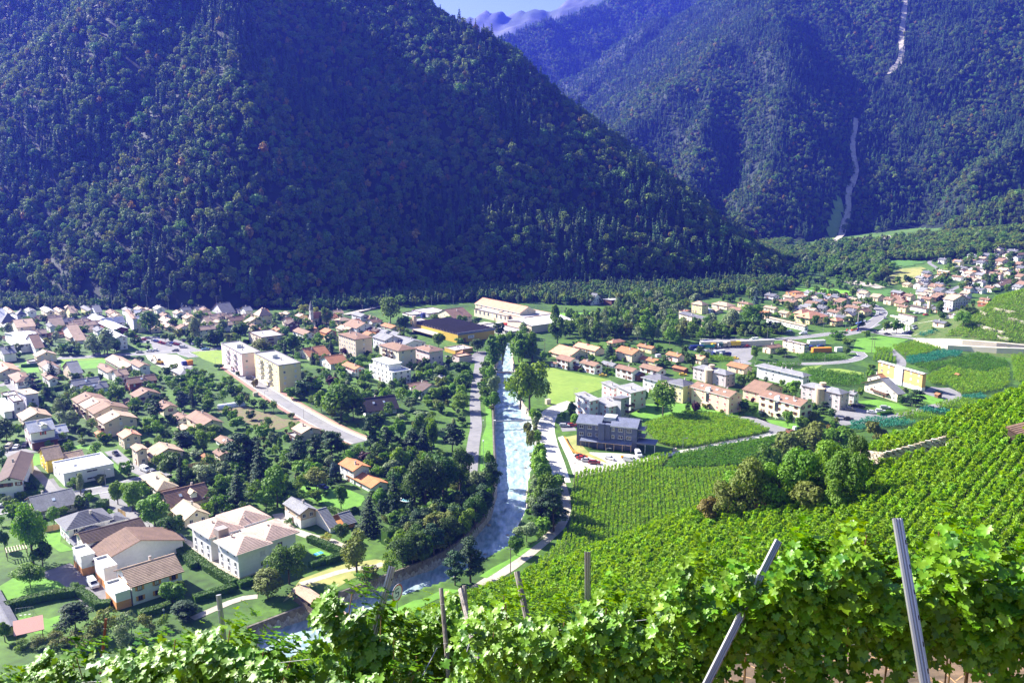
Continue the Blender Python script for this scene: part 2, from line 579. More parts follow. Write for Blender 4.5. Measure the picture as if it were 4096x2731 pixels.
# greens
LEAF=dict(
 mid=mat('leaves_mid_green',(0.108,0.225,0.012),rough=0.6,var=0.35,scale=0.7,transl=0.36,rand=0.22),
 bright=mat('leaves_bright_green',(0.15,0.31,0.018),rough=0.6,var=0.3,scale=0.7,transl=0.3,rand=0.15),
 dark=mat('leaves_dark_green',(0.055,0.125,0.014),rough=0.65,var=0.35,scale=0.7,transl=0.25,rand=0.22),
 olive=mat('leaves_olive',(0.15,0.19,0.028),rough=0.65,var=0.35,scale=0.7,transl=0.25,rand=0.18),
 needle=mat('needles',(0.03,0.075,0.022),rough=0.7,var=0.35,scale=0.8,transl=0.08,rand=0.22),
 needle_blue=mat('needles_blue',(0.06,0.11,0.09),rough=0.7,var=0.3,scale=0.8,transl=0.08,rand=0.15),
 silver=mat('leaves_silver_green',(0.2,0.27,0.11),rough=0.6,var=0.35,scale=0.7,transl=0.25,rand=0.15),
 red=mat('leaves_dark_red',(0.075,0.028,0.028),rough=0.6,var=0.35,scale=0.7,transl=0.2,rand=0.15),
 yellow=mat('leaves_yellow_green',(0.29,0.33,0.02),rough=0.6,var=0.3,scale=0.7,transl=0.3,rand=0.12),
 rust=mat('leaves_rusty',(0.21,0.17,0.03),rough=0.6,var=0.4,scale=0.5,transl=0.25,rand=0.15),
 hedge=mat('hedge_leaves',(0.06,0.15,0.012),rough=0.6,var=0.3,scale=1.2,transl=0.2,rand=0.15),
 vine=mat('vine_leaves_field',(0.19,0.36,0.014),rough=0.55,var=0.3,scale=0.6,transl=0.4,rand=0.18),
 vine2=mat('vine_leaves_deep',(0.095,0.24,0.016),rough=0.55,var=0.3,scale=0.6,transl=0.38,rand=0.15),
 net=mat('teal_bird_net',(0.06,0.27,0.17),rough=0.5,var=0.3,scale=0.5,transl=0.25,rand=0.12),
)
m_bark=mat('bark',(0.10,0.075,0.055),var=0.3,scale=4,bump=0.5)

# ------------------------------------------------------------------ woods on the mountains (one mass per mountain, instanced crowns)
def unlinked_tree(name,kind,var,n,size,material,hw,z0):
 me=crown_mesh(kind,var,n,size,material,hw).copy()
 tr=MB();tr.tube([(0,0,-2),(0,0,hw[1]*0.6)],0.22,5)
 V=[tuple(v.co+Vector((0,0,z0))) for v in me.vertices]
 Fc=[tuple(p.vertices) for p in me.polygons]
 b=len(V)
 V += tr.v;Fc2=[tuple(b+i for i in f) for f in tr.f]
 mm=mesh_np(name,V,Fc+Fc2,[material,m_bark],[0]*len(Fc)+[1]*len(Fc2))
 o=bpy.data.objects.new(name,mm)
 tag(o,'tree of the wood on the mountain',None,None,'stuff')
 return o

def collection_of(name,objs):
 c=bpy.data.collections.new(name)
 for o in objs:c.objects.link(o)
 return c

_ng={}
def scatter_nodes(coll):
 if coll.name in _ng:return _ng[coll.name]
 g=bpy.data.node_groups.new('scatter_'+coll.name,'GeometryNodeTree')
 g.interface.new_socket('Geometry',in_out='INPUT',socket_type='NodeSocketGeometry')
 g.interface.new_socket('Geometry',in_out='OUTPUT',socket_type='NodeSocketGeometry')
 N,L=g.nodes,g.links
 gi,go=N.new('NodeGroupInput'),N.new('NodeGroupOutput')
 ip=N.new('GeometryNodeInstanceOnPoints')
 ci=N.new('GeometryNodeCollectionInfo')
 ci.inputs['Collection'].default_value=coll
 ci.inputs['Separate Children'].default_value=True
 ci.inputs['Reset Children'].default_value=True
 ip.inputs['Pick Instance'].default_value=True
 def attr(nm,dt):
  a=N.new('GeometryNodeInputNamedAttribute');a.data_type=dt;a.inputs['Name'].default_value=nm
  return a.outputs['Attribute']
 L.new(gi.outputs[0],ip.inputs['Points'])
 L.new(ci.outputs[0],ip.inputs['Instance'])
 L.new(attr('pick','INT'),ip.inputs['Instance Index'])
 e=N.new('FunctionNodeEulerToRotation')
 L.new(attr('turn','FLOAT_VECTOR'),e.inputs[0])
 L.new(e.outputs[0],ip.inputs['Rotation'])
 L.new(attr('size','FLOAT_VECTOR'),ip.inputs['Scale'])
 L.new(ip.outputs[0],go.inputs[0])
 _ng[coll.name]=g
 return g

def scatter(name,P,pick,turn,size,coll,label,kind='stuff',parent=None,cat=None,group=None):
 me=bpy.data.meshes.new(name)
 me.from_pydata(np.asarray(P).tolist(),[],[])
 n=len(P)
 a=me.attributes.new('pick','INT','POINT');a.data.foreach_set('value',np.asarray(pick,np.int32))
 t=np.zeros((n,3));t[:,2]=turn
 a=me.attributes.new('turn','FLOAT_VECTOR','POINT');a.data.foreach_set('vector',t.ravel())
 size=np.asarray(size,float)
 if size.ndim == 1:size=np.repeat(size[:,None],3,1)
 a=me.attributes.new('size','FLOAT_VECTOR','POINT');a.data.foreach_set('vector',size.ravel())
 o=link(name,me,parent)
 md=o.modifiers.new('scatter','NODES')
 md.node_group=scatter_nodes(coll)
 return tag(o,label,cat,group,kind)

wood_mats=[mat('wood_leaves_a',(0.10,0.19,0.018),rough=0.7,var=0.3,scale=0.4,transl=0.18,rand=0.35),
   mat('wood_leaves_b',(0.165,0.225,0.022),rough=0.7,var=0.3,scale=0.4,transl=0.2,rand=0.3),
   mat('wood_needles',(0.065,0.135,0.034),rough=0.75,var=0.3,scale=0.4,transl=0.05,rand=0.35),
   mat('wood_leaves_gold',(0.28,0.21,0.03),rough=0.7,var=0.3,scale=0.4,transl=0.2,rand=0.3)]
wood=[]
for v in range(4):wood.append(unlinked_tree('wood_tree_a%d' % v,'broad',v,260,1.15,wood_mats[0],(4.6,7.5),2.5))
for v in range(2):wood.append(unlinked_tree('wood_tree_b%d' % v,'oval',v,230,1.1,wood_mats[1],(4.0,7.5),2.5))
for v in range(4):wood.append(unlinked_tree('wood_tree_c%d' % v,'spruce',v,230,1.2,wood_mats[2],(3.1,13),1.0))
wood.append(unlinked_tree('wood_tree_d0','round',5,150,1.4,wood_mats[3],(4.0,7.0),2.5))
WOOD=collection_of('wood_trees',wood)      # sorted by name: a0-3, b0-1, c0-3, d0

tanel=np.where(R_ > 1,(GHg - CH)/np.maximum(R_,1),-9)
cum=np.maximum.accumulate(tanel,axis=1)
vis=((GHg+17 - CH)/np.maximum(R_,1) >= cum - 1e-6)
for k,(dens,cfrac,lo) in {1:(1/21.,0.33,.86),2:(1/22.,0.62,.74),3:(1/22.,0.7,.74),4:(1/22.,0.62,.76),5:(1/22.,0.15,.8),6:(1/45.,0.7,.85)}.items():
 c0=(GLg[:-1,:-1] == k) & (vis[:-1,:-1] | vis[1:,1:]) & (GHg[:-1,:-1] > 1.5)
 da=np.diff(az)[:,None]
 slope=np.abs(np.diff(GHg,axis=1)[:-1])/np.diff(rr)[None,:]
 area=R_[:-1,:-1]*da*np.diff(rr)[None,:]*np.sqrt(1+np.minimum(slope,3)**2)*.85
 mid=np.degrees(az)[:-1,None]
 c0 &= (np.abs(mid) < 36.5)
 ex=np.where(c0,area*dens,0)
 cnt=rng.poisson(ex)
 ii,jj=np.nonzero(cnt)
 rep=cnt[ii,jj]
 ii,jj=np.repeat(ii,rep),np.repeat(jj,rep)
 fa,fr=rng.uniform(size=len(ii)),rng.uniform(size=len(ii))
 a_=az[ii]+fa*(az[ii+1] - az[ii])
 r_=rr[jj]+fr*(rr[jj+1] - rr[jj])
 z_=(GHg[ii,jj]*(1 - fa)+GHg[ii+1,jj]*fa)*(1 - fr)+(GHg[ii,jj+1]*(1 - fa)+GHg[ii+1,jj+1]*fa)*fr
 P=np.stack([np.sin(a_)*r_,np.cos(a_)*r_,z_ - 0.4],1)
 pr=project((P[:,0],P[:,1],P[:,2]))
 px_,py_=pr[0],pr[1]
 ok=(px_ > -350) & (px_ < 4450) & (py_ > -500)
 # bare places: scree gully, meadows and tracks, and the glade near the stream
 GULLY=[(3625,-60),(3618,60),(3605,150),(3603,240),(3560,300),(3480,390),(3425,480),(3408,600),(3428,700),(3392,780),(3392,840),(3370,930),(3330,985)]
 if k in (2,3):
  for (x0,y0),(x1,y1) in zip(GULLY,GULLY[1:]):
   t=np.clip(((px_ - x0)*(x1 - x0)+(py_ - y0)*(y1 - y0))/((x1 - x0)**2+(y1 - y0)**2),0,1)
   ok &= np.hypot(px_ - x0 - t*(x1 - x0),py_ - y0 - t*(y1 - y0)) > 9
  ok &= ~((np.abs(px_ - 3338 - (910 - py_)*0.18) < 26) & (py_ > 800) & (py_ < 985))
 P,px_,py_=P[ok],px_[ok],py_[ok]
 n=len(P)
 if n < 5:continue
 mixn=fbm(P[:,0]/70,P[:,1]/70,31,3)+rng.normal(size=n)*0.12
 con=mixn < np.quantile(mixn,cfrac)
 pick=np.where(con,rng.integers(6,10,n),rng.integers(0,6,n))
 pick=np.where(~con & (rng.uniform(size=n) < 0.06),10,pick)
 size=np.clip(np.exp(rng.normal(-.06,.28,n)),.45,1.9)*lo
 sz=np.stack([size,size,size*rng.uniform(0.8,1.2,n)],1)
 scatter('woodland',P,pick,rng.uniform(0,6.28,n),sz,WOOD,{1:'dense mixed wood covering the dark left mountain',2:'dense wood covering the sunlit middle mountain',3:'conifer wood on the rib right of the gully',
   4:'wood covering the mountain flank at the far right',5:'leafy wood on the low hill above the far village',6:'hazy wood on the mountain behind the dark spur'}[k])
 print('wood',k,n)

# ------------------------------------------------------------------ picture zones (crops of the photograph the layout was read from)
ZONES=dict(S=(0,0,1.0),B1=(0,1200,.34438),B2=(700,1200,.34438),B3=(1300,1150,.34438),B4=(2050,1150,.34438),B5=(2700,1150,.34438),B6=(3400,900,.34438),B7=(3400,1350,.34438),
   A1=(0,1650,.34438),A2=(700,1650,.34438),A3=(1400,1650,.34438),A4=(0,2050,.34438),A5=(700,1950,.34438),A6=(1400,2050,.34438),A7=(2100,1450,.34438),A8=(2750,1400,.34438))
def q(z,x,y):
 a=ZONES[z]
 return a[0]+x*a[2],a[1]+y*a[2]

def Wq(z,x,y):return W(*q(z,x,y))

REG=[]          # everything whose label is finished at the end from its look and its place
def reg(o,base,cat,px,py,group=None,fixed=False):
 o['label']=base;o['category']=cat
 if group:o['group']=group
 REG.append(dict(o=o,base=base,px=px,py=py,fixed=fixed,cat=cat))
 return o

FOOT=[]         # footprints kept free of scattered trees: (world polygon)
def is_free(x,y,m=1.5):
 for P,bb in FOOT:
  if bb[0] - m < x < bb[2]+m and bb[1] - m < y < bb[3]+m:
   if poly_sd(np.array([x]),np.array([y]),P)[0] > -m:return False
 return True
def add_foot(P):
 P=np.array([(p[0],p[1]) for p in P])
 FOOT.append((P,(P[:,0].min(),P[:,1].min(),P[:,0].max(),P[:,1].max())))
add_foot([tuple(p) for p in RIV])

# ------------------------------------------------------------------ sheets on the ground
M=dict(
 asphalt=mat('asphalt_pale',(0.26,0.25,0.245),var=0.12,scale=0.5,col2=(0.22,0.215,0.21),mix_scale=0.12,rough=0.9),
 asphalt_dark=mat('asphalt_worn',(0.17,0.165,0.17),var=0.15,scale=0.5,col2=(0.20,0.19,0.19),mix_scale=0.1,rough=0.9),
 redpave=mat('red_pavement',(0.36,0.20,0.15),var=0.15,scale=0.8,rough=0.9),
 ochre=mat('ochre_pavement',(0.50,0.38,0.24),var=0.12,scale=0.8,rough=0.9),
 gravel=mat('pale_gravel',(0.46,0.41,0.33),var=0.2,scale=1.2,col2=(0.40,0.35,0.27),mix_scale=0.2,rough=0.95),
 white=mat('white_road_paint',(0.72,0.72,0.70),var=0.08,scale=2),
 kerb=mat('kerb_stone',(0.55,0.53,0.50),var=0.15,scale=2),
 lawn=mat('lawn',(0.135,0.31,0.030),var=0.18,scale=0.5,col2=(0.115,0.26,0.03),mix_scale=0.12,rough=0.9,detail=8),
 meadow=mat('mown_meadow',(0.215,0.31,0.045),var=0.15,scale=0.35,col2=(0.18,0.28,0.04),mix_scale=0.07,rough=0.9,detail=8),
 dry=mat('dry_grass',(0.36,0.34,0.11),var=0.2,scale=0.6,col2=(0.24,0.27,0.07),mix_scale=0.15,rough=0.9,detail=8),
 soil=mat('ploughed_soil',(0.19,0.14,0.085),var=0.3,scale=1.2,col2=(0.16,0.17,0.06),mix_scale=0.3,rough=0.95),
 pitch=mat('pitch_grass',(0.17,0.40,0.03),var=0.08,scale=0.3,rough=0.9),
 works=mat('building_site_ground',(0.62,0.57,0.48),var=0.15,scale=0.4,col2=(0.52,0.46,0.36),mix_scale=0.12,rough=0.95),
 garden=mat('garden_green',(0.085,0.17,0.025),var=0.4,scale=0.6,col2=(0.055,0.12,0.02),mix_scale=0.2,rough=0.9,detail=8),
 concrete=mat('pale_concrete',(0.62,0.58,0.50),var=0.1,scale=0.6,col2=(0.56,0.52,0.45),mix_scale=0.15,rough=0.9),
 stone=mat('wall_stone',(0.46,0.40,0.31),var=0.3,scale=1.5,col2=(0.34,0.29,0.23),mix_scale=0.9,rough=0.95,bump=0.5,rand=0.2),
 scree=mat('pale_scree',(0.42,0.37,0.29),var=0.3,scale=0.3,rough=0.95),
)
def zof(x,y):
 return max(H(x,y),0.0) if H(x,y) > -0.5 else 0.0

NSH=[0]
def sheet(name,z,pts,m,off,label,kind='structure',foot=False,drape=None):
 NSH[0] += 1;off += (NSH[0] % 50)*.0011
 P=[Wq(z,*p) for p in pts]
 if foot:add_foot(P)
 me=bpy.data.meshes.new(name)
 if drape:
  A=np.array([(p.x,p.y) for p in P])
  x=np.arange(A[:,0].min(),A[:,0].max()+drape,drape);y=np.arange(A[:,1].min(),A[:,1].max()+drape,drape)
  X,Y=np.meshgrid(x,y,indexing='ij')
  hh=terrain(X.ravel(),Y.ravel())[0].reshape(X.shape)
  sd=poly_sd(X.ravel(),Y.ravel(),A).reshape(X.shape)
  V,Fc,idx=[],[],{}
  for i in range(len(x) - 1):
   for j in range(len(y) - 1):
    if sd[i,j] > -drape*0.4 and sd[i+1,j+1] > -drape*0.4:
     f=[]
     for a,b in ((i,j),(i+1,j),(i+1,j+1),(i,j+1)):
      if (a,b) not in idx:
       idx[(a,b)]=len(V);V.append((x[a],y[b],hh[a,b]+off))
      f.append(idx[(a,b)])
     Fc.append(f)
  me.from_pydata(V,[],Fc)
 else:
  V=[Vector((p.x,p.y,p.z+off)) for p in P]
  tri=geometry.tessellate_polygon([V])
  Fc=[]
  for t in tri:
   a,b,c=(V[i] for i in t)
   n=(b - a).cross(c - a).z
   Fc.append(t if n > 0 else (t[0],t[2],t[1]))
  me.from_pydata([tuple(v) for v in V],[],Fc)
 me.materials.append(m)
 return tag(link(name,me),label,None,None,kind)

def smooth_path(P,step):
 P=[Vector(p) for p in P]
 out=[]
 for i in range(len(P) - 1):
  p0,p1,p2,p3=P[max(i - 1,0)],P[i],P[i+1],P[min(i+2,len(P) - 1)]
  n=max(1,int((p2 - p1).length/step))
  for k in range(n):
   t=k/n
   out.append(0.5*((2*p1)+(p2 - p0)*t+(2*p0 - 5*p1+4*p2 - p3)*t*t+(3*p1 - p0 - 3*p2+p3)*t**3))
 out.append(P[-1])
 return out

def strip_pts(P,off,w,drape=True,zadd=0.0):
 """left and right edge points of a band of width w whose middle is shifted off to the right"""
 L,Rr=[],[]
 for i,p in enumerate(P):
  d=(P[min(i+1,len(P) - 1)] - P[max(i - 1,0)]);d.z=0;d.normalize()
  n=Vector((d.y,-d.x,0))
  for lst,o in ((L,off - w/2),(Rr,off+w/2)):
   v=p+n*o
   v.z=(zof(v.x,v.y) if drape else p.z)+zadd
   lst.append(v)
 return L,Rr

def strip(name,z,pts,w,m,zadd,label,off=0.0,step=6.0,kind='structure',foot=False,h=0.0,P=None):
 P=P or smooth_path([Wq(z,*p) for p in pts],step)
 L,Rr=strip_pts(P,off,w,True,zadd)
 n=len(L)
 if foot:
  for i in range(0,n - 1):add_foot([L[i],L[i+1],Rr[i+1],Rr[i]])
 V=L+Rr
 Fc=[(i,n+i,n+i+1,i+1) for i in range(n - 1)]
 if h:
  V=V+[Vector((v.x,v.y,v.z+h)) for v in V]
  t=2*n
  Fc=[(t+i,t+n+i,t+n+i+1,t+i+1) for i in range(n - 1)]
  Fc += [(i,t+i,t+i+1,i+1) for i in range(n - 1)]+[(n+i+1,t+n+i+1,t+n+i,n+i) for i in range(n - 1)]
  Fc += [(0,n,t+n,t),(n - 1,t+n - 1,t+2*n - 1,2*n - 1)]
 me=mesh_np(name,V,Fc,[m])
 return tag(link(name,me),label,None,None,kind),P

# ------------------------------------------------------------------ houses
WALL=dict(white=(0.80,0.79,0.77),offwhite=(0.74,0.72,0.68),cream=(0.74,0.64,0.46),beige=(0.66,0.55,0.41),yellow=(0.80,0.58,0.05),paleyellow=(0.80,0.68,0.36),pink=(0.80,0.62,0.60),
   peach=(0.80,0.60,0.42),lightblue=(0.62,0.76,0.82),greygreen=(0.42,0.42,0.28),grey=(0.46,0.46,0.46),bluegrey=(0.12,0.14,0.22),lavender=(0.62,0.60,0.68),ochre=(0.66,0.40,0.15),
   brown=(0.16,0.075,0.045),darkwood=(0.07,0.045,0.035),redbrown=(0.30,0.10,0.06),mustard=(0.56,0.38,0.05),tan=(0.60,0.46,0.32),palegreen=(0.74,0.76,0.52),orange=(0.78,0.34,0.12),
   mauve=(0.62,0.52,0.50))
ROOF=dict(umber=(0.17,0.10,0.07),brown=(0.27,0.165,0.11),dkbrown=(0.115,0.075,0.06),orange=(0.62,0.24,0.09),rust=(0.45,0.20,0.09),tan=(0.48,0.34,0.23),pinktile=(0.56,0.40,0.31),grey=(0.25,0.25,0.26),slate=(0.16,0.16,0.18),
   bluegrey=(0.21,0.23,0.31),light=(0.60,0.60,0.62),gravel=(0.42,0.41,0.39),sand=(0.56,0.44,0.29),white=(0.76,0.75,0.74),black=(0.055,0.045,0.045),salmon=(0.68,0.33,0.19))
RW=dict(umber='dark-brown',brown='brown',dkbrown='dark-brown',orange='orange',rust='rust',tan='tan',pinktile='pale-pink',grey='grey',slate='dark-grey',bluegrey='blue-grey',light='pale-metal',gravel='pale-flat',sand='sandy',white='white',black='black',salmon='salmon')
WW=dict(white='white',offwhite='off-white',paleyellow='pale-yellow',lightblue='light-blue',greygreen='olive',bluegrey='blue-grey',darkwood='dark-timber',redbrown='red-brown',palegreen='pale-green',brown='brown-timber')
def wallm(c):return mat('plaster_'+c,WALL[c],var=0.06,scale=1.2,col2=tuple(v*0.93 for v in WALL[c]),mix_scale=0.25,rough=0.85)
def roofm(c):return mat('roof_'+c,ROOF[c],var=0.22,scale=2.2,col2=tuple(v*0.82 for v in ROOF[c]),mix_scale=0.35,rough=0.8,rand=0.06,detail=6)
m_glass=mat('window_glass',(0.03,0.035,0.045),rough=0.12,var=0.2,scale=0.8,spec=0.6)
m_frame=mat('window_frame_white',(0.72,0.71,0.69),var=0.05)
m_framew=mat('window_frame_wood',(0.20,0.10,0.05),var=0.15)
m_blind=mat('closed_blind',(0.60,0.59,0.58),var=0.06,stretch=(1,1,9))
m_shut=dict(red=mat('shutter_red',(0.50,0.06,0.03),var=0.1),brown=mat('shutter_brown',(0.22,0.10,0.05),var=0.1),orange=mat('shutter_orange',(0.70,0.34,0.05),var=0.1),white=mat('shutter_white',(0.70,0.70,0.70),var=0.1))
m_fascia=dict(white=mat('fascia_white',(0.78,0.77,0.76),var=0.05),brown=mat('fascia_brown',(0.12,0.07,0.05),var=0.1),metal=mat('fascia_metal',(0.32,0.30,0.30),var=0.1,metal=0.4,rough=0.5),tan=mat('fascia_tan',(0.55,0.38,0.26),var=0.1))
m_door=mat('door_wood',(0.24,0.12,0.055),var=0.15)
m_chim=mat('chimney_render',(0.60,0.56,0.51),var=0.12)
m_cap=mat('chimney_cap',(0.35,0.30,0.27),var=0.15)
m_sky=mat('skylight_glass',(0.55,0.62,0.70),rough=0.15,spec=0.7)

_wc={}
def window_meshes(w,h,style,sh):
 key=(round(w,1),round(h,1),style,sh)
 if key in _wc:return _wc[key]
 fm=m_framew if sh in ('brown','orange') else m_frame
 mb=MB();t,d=0.09,0.07
 mb.box(-w/2,w/2,-d,0,0,t);mb.box(-w/2,w/2,-d,0,h - t,h)
 mb.box(-w/2,-w/2+t,-d,0,t,h - t);mb.box(w/2 - t,w/2,-d,0,t,h - t)
 if w > 1.0:mb.box(-t/2,t/2,-d*0.9,0,t,h - t)
 mb.box(-w/2 - 0.08,w/2+0.08,-0.16,0,-0.09,-0.005)
 f=mb.mesh('window',fm)
 g=MB();g.poly([(-w/2+t,-0.02,t),(w/2 - t,-0.02,t),(w/2 - t,-0.02,h - t),(-w/2+t,-0.02,h - t)])
 gm=g.mesh('pane',m_blind if style == 'blind' else (m_shut[sh] if style == 'closed' and sh else m_glass))
 s=MB();s.box(-w*0.24,w*0.24,-0.06,0,0,h)
 sm=s.mesh('shutter',m_shut[sh]) if sh else None
 _wc[key]=(f,gm,sm)
 return _wc[key]

def add_window(root,face,u,z,w=1.1,h=1.25,style='glass',sh=None,far=False,b0=0.0,open_shutters=True):
 f,g,s=window_meshes(w,h,style,sh)
 if face == 'R':loc,rz=(u,b0,z),0
 elif face == 'L':loc,rz=(b0,u,z),-math.pi/2
 o=link('window',f,root,loc,rz)
 if g and not far:link('pane',g,o)
 elif g:link('pane',g,o)
 if sh and open_shutters and style != 'closed' and not far:
  for k in (-1,1):link('shutter',s,o,(k*(w/2+w*0.26),0,0))
 return o

def roof_face(mb,e0,e1,r1,r0,th,n=0,mi=0,me_=1):
 """roof plane eave e0->e1, ridge r0->r1; n stepped courses of real depth"""
 e0,e1,r1,r0=map(Vector,(e0,e1,r1,r0))
 pts=[e0,e1,r1,r0] if (r1 - r0).length > 0.02 else [e0,e1,r1]
 b=len(mb.v);k=len(pts)
 mb.v += [tuple(p) for p in pts]+[(p.x,p.y,p.z - th) for p in pts]
 mb.f.append(tuple(range(b,b+k)));mb.m.append(mi)
 mb.f.append(tuple(range(b+2*k - 1,b+k - 1,-1)));mb.m.append(me_)
 for i in range(k):
  j=(i+1) % k
  mb.f.append((b+i,b+k+i,b+k+j,b+j));mb.m.append(me_)
 if n:
  nn=(e1 - e0).cross(r0 - e0).normalized()
  for i in range(n):
   t0,t1=i/n,min(1.0,(i+1.02)/n)
   a,c=e0.lerp(r0,t0)+nn*0.085,e1.lerp(r1,t0)+nn*0.085
   d,e=e1.lerp(r1,t1)+nn*0.012,e0.lerp(r0,t1)+nn*0.012
   a2,c2=e0.lerp(r0,t0)+nn*0.005,e1.lerp(r1,t0)+nn*0.005
   mb.poly([a,c,d,e],mi);mb.poly([a2,c2,c,a],mi)

def roof_mesh(kind,x0,x1,y0,y1,h,pitch,o,og,th,rm,fm,n=0):
 mb=MB()
 a,b=x1 - x0,y1 - y0
 if kind == 'L':
  xm,zr,ze=(x0+x1)/2,h+pitch*a/2,h - o*pitch
  roof_face(mb,(x0 - o,y1+og,ze),(x0 - o,y0 - og,ze),(xm,y0 - og,zr),(xm,y1+og,zr),th,n)
  roof_face(mb,(x1+o,y0 - og,ze),(x1+o,y1+og,ze),(xm,y1+og,zr),(xm,y0 - og,zr),th,n)
  mb.box(xm - 0.16,xm+0.16,y0 - og - .02,y1+og+.02,zr - 0.03,zr+0.10,0)
 elif kind == 'R':
  ym,zr,ze=(y0+y1)/2,h+pitch*b/2,h - o*pitch
  roof_face(mb,(x0 - og,y0 - o,ze),(x1+og,y0 - o,ze),(x1+og,ym,zr),(x0 - og,ym,zr),th,n)
  roof_face(mb,(x1+og,y1+o,ze),(x0 - og,y1+o,ze),(x0 - og,ym,zr),(x1+og,ym,zr),th,n)
  mb.box(x0 - og - .02,x1+og+.02,ym - 0.16,ym+0.16,zr - 0.03,zr+0.10,0)
 elif kind == 'H':
  X0,X1,Y0,Y1=x0 - o,x1+o,y0 - o,y1+o
  ze=h - o*pitch*0.3
  A,B=X1 - X0,Y1 - Y0
  s=min(A,B)/2
  zr=ze+pitch*s
  if A >= B:
   p,r=(X0+s,(Y0+Y1)/2,zr),(X1 - s,(Y0+Y1)/2,zr)
   roof_face(mb,(X0,Y0,ze),(X1,Y0,ze),r,p,th,n);roof_face(mb,(X1,Y1,ze),(X0,Y1,ze),p,r,th,n)
   roof_face(mb,(X0,Y1,ze),(X0,Y0,ze),p,p,th,n);roof_face(mb,(X1,Y0,ze),(X1,Y1,ze),r,r,th,n)
  else:
   p,r=((X0+X1)/2,Y0+s,zr),((X0+X1)/2,Y1 - s,zr)
   roof_face(mb,(X0,Y1,ze),(X0,Y0,ze),p,r,th,n);roof_face(mb,(X1,Y0,ze),(X1,Y1,ze),r,p,th,n)
   roof_face(mb,(X0,Y0,ze),(X1,Y0,ze),p,p,th,n);roof_face(mb,(X1,Y1,ze),(X0,Y1,ze),r,r,th,n)
 elif kind == 'F':
  mb.box(x0+.25,x1 - .25,y0+.25,y1 - .25,h - 0.75,h - 0.45,0)
  for bx in ((x0 - o,x1+o,y0 - o,y0+.25),(x0 - o,x1+o,y1 - .25,y1+o),(x0 - o,x0+.25,y0+.251,y1 - .251),(x1 - .25,x1+o,y0+.251,y1 - .251)):
   mb.box(*bx,h - 0.5,h+0.02,1)
 elif kind in ('SL','SR','SB','SF'):     # single slope; the letter names the low side: left, right, back, front
  zl=h;dz=pitch*(a if kind in ('SL','SR') else b)
  Z={'SL':(0,1,1,0),'SR':(1,0,0,1),'SB':(1,1,0,0),'SF':(0,0,1,1)}[kind]
  P=[(x0 - o,y0 - o),(x1+o,y0 - o),(x1+o,y1+o),(x0 - o,y1+o)]
  Q=[(p[0],p[1],zl+z*dz) for p,z in zip(P,Z)]
  roof_face(mb,Q[0],Q[1],Q[2],Q[3],th,n)
 return mb.mesh('roof',rm,fm)

def wall_mesh(kind,a,b,h,pitch,m,base=0.0,mbase=None,bh=0.0):
 mb=MB()
 z0=-1.2
 hh=h - (0.5 if kind == 'F' else 0)
 if bh:
  mb.box(-.04,a+.04,-.04,b+.04,z0,bh,1,'bt');mb.poly([(-.04,-.04,bh),(a+.04,-.04,bh),(a+.04,b+.04,bh),(-.04,b+.04,bh)],1)
  z0=bh
 mb.box(0,a,0,b,z0,hh,0,'bt')
 if kind == 'L':
  for y in (0,b):
   p=[(0,y,h),(a,y,h),(a/2,y,h+pitch*a/2 - 0.02)]
   mb.poly(p if y == 0 else p[::-1])
 elif kind == 'R':
  for x in (0,a):
   p=[(x,b,h),(x,0,h),(x,b/2,h+pitch*b/2 - 0.02)]
   mb.poly(p if x == 0 else p[::-1])
 elif kind in ('SL','SR','SB','SF'):
  dz=pitch*(a if kind in ('SL','SR') else b) - 0.05
  Z={'SL':(0,1,1,0),'SR':(1,0,0,1),'SB':(1,1,0,0),'SF':(0,0,1,1)}[kind]
  P=[(0,0),(a,0),(a,b),(0,b)]
  for i in range(4):
   j=(i+1) % 4
   mb.poly([(*P[i],h),(*P[j],h),(*P[j],h+Z[j]*dz),(*P[i],h+Z[i]*dz)])
 return mb.mesh('wall',m,mbase or m)

CHIM={}
def chimney(root,x,y,z0,hh=1.1,w=0.55,m=None):
 key=(round(hh,1),round(w,1))
 if key not in CHIM:
  mb=MB();mb.box(-w/2,w/2,-w/2,w/2,-1.0,hh,0);mb.box(-w/2 - .08,w/2+.08,-w/2 - .08,w/2+.08,hh,hh+.14,1)
  CHIM[key]=mb.mesh('chimney',m_chim,m_cap)
 return link('chimney',CHIM[key],root,(x,y,z0))

def solve_box(z,cx,cy,xl,xr,ey,th):
 C=Wq(z,cx,cy)
 s,c=math.sin(R(th)),math.cos(R(th))
 dep=C.y*cp - (C.z - CH)*sp
 up=C.y*sp+(C.z - CH)*cp
 ur,ul=(q(z,xr,0)[0] - CX)/FPX,(q(z,xl,0)[0] - CX)/FPX
 a=(ur*dep - C.x)/max(c - ur*s*cp,0.15)
 b=(C.x - ul*dep)/max(s+ul*c*cp,0.15)
 v=(CY - q(z,0,ey)[1])/FPX
 h=(v*dep - up)/(cp+v*sp)
 return C,min(max(a,2.0),90),min(max(b,2.0),90),min(max(h,1.8),30),dep

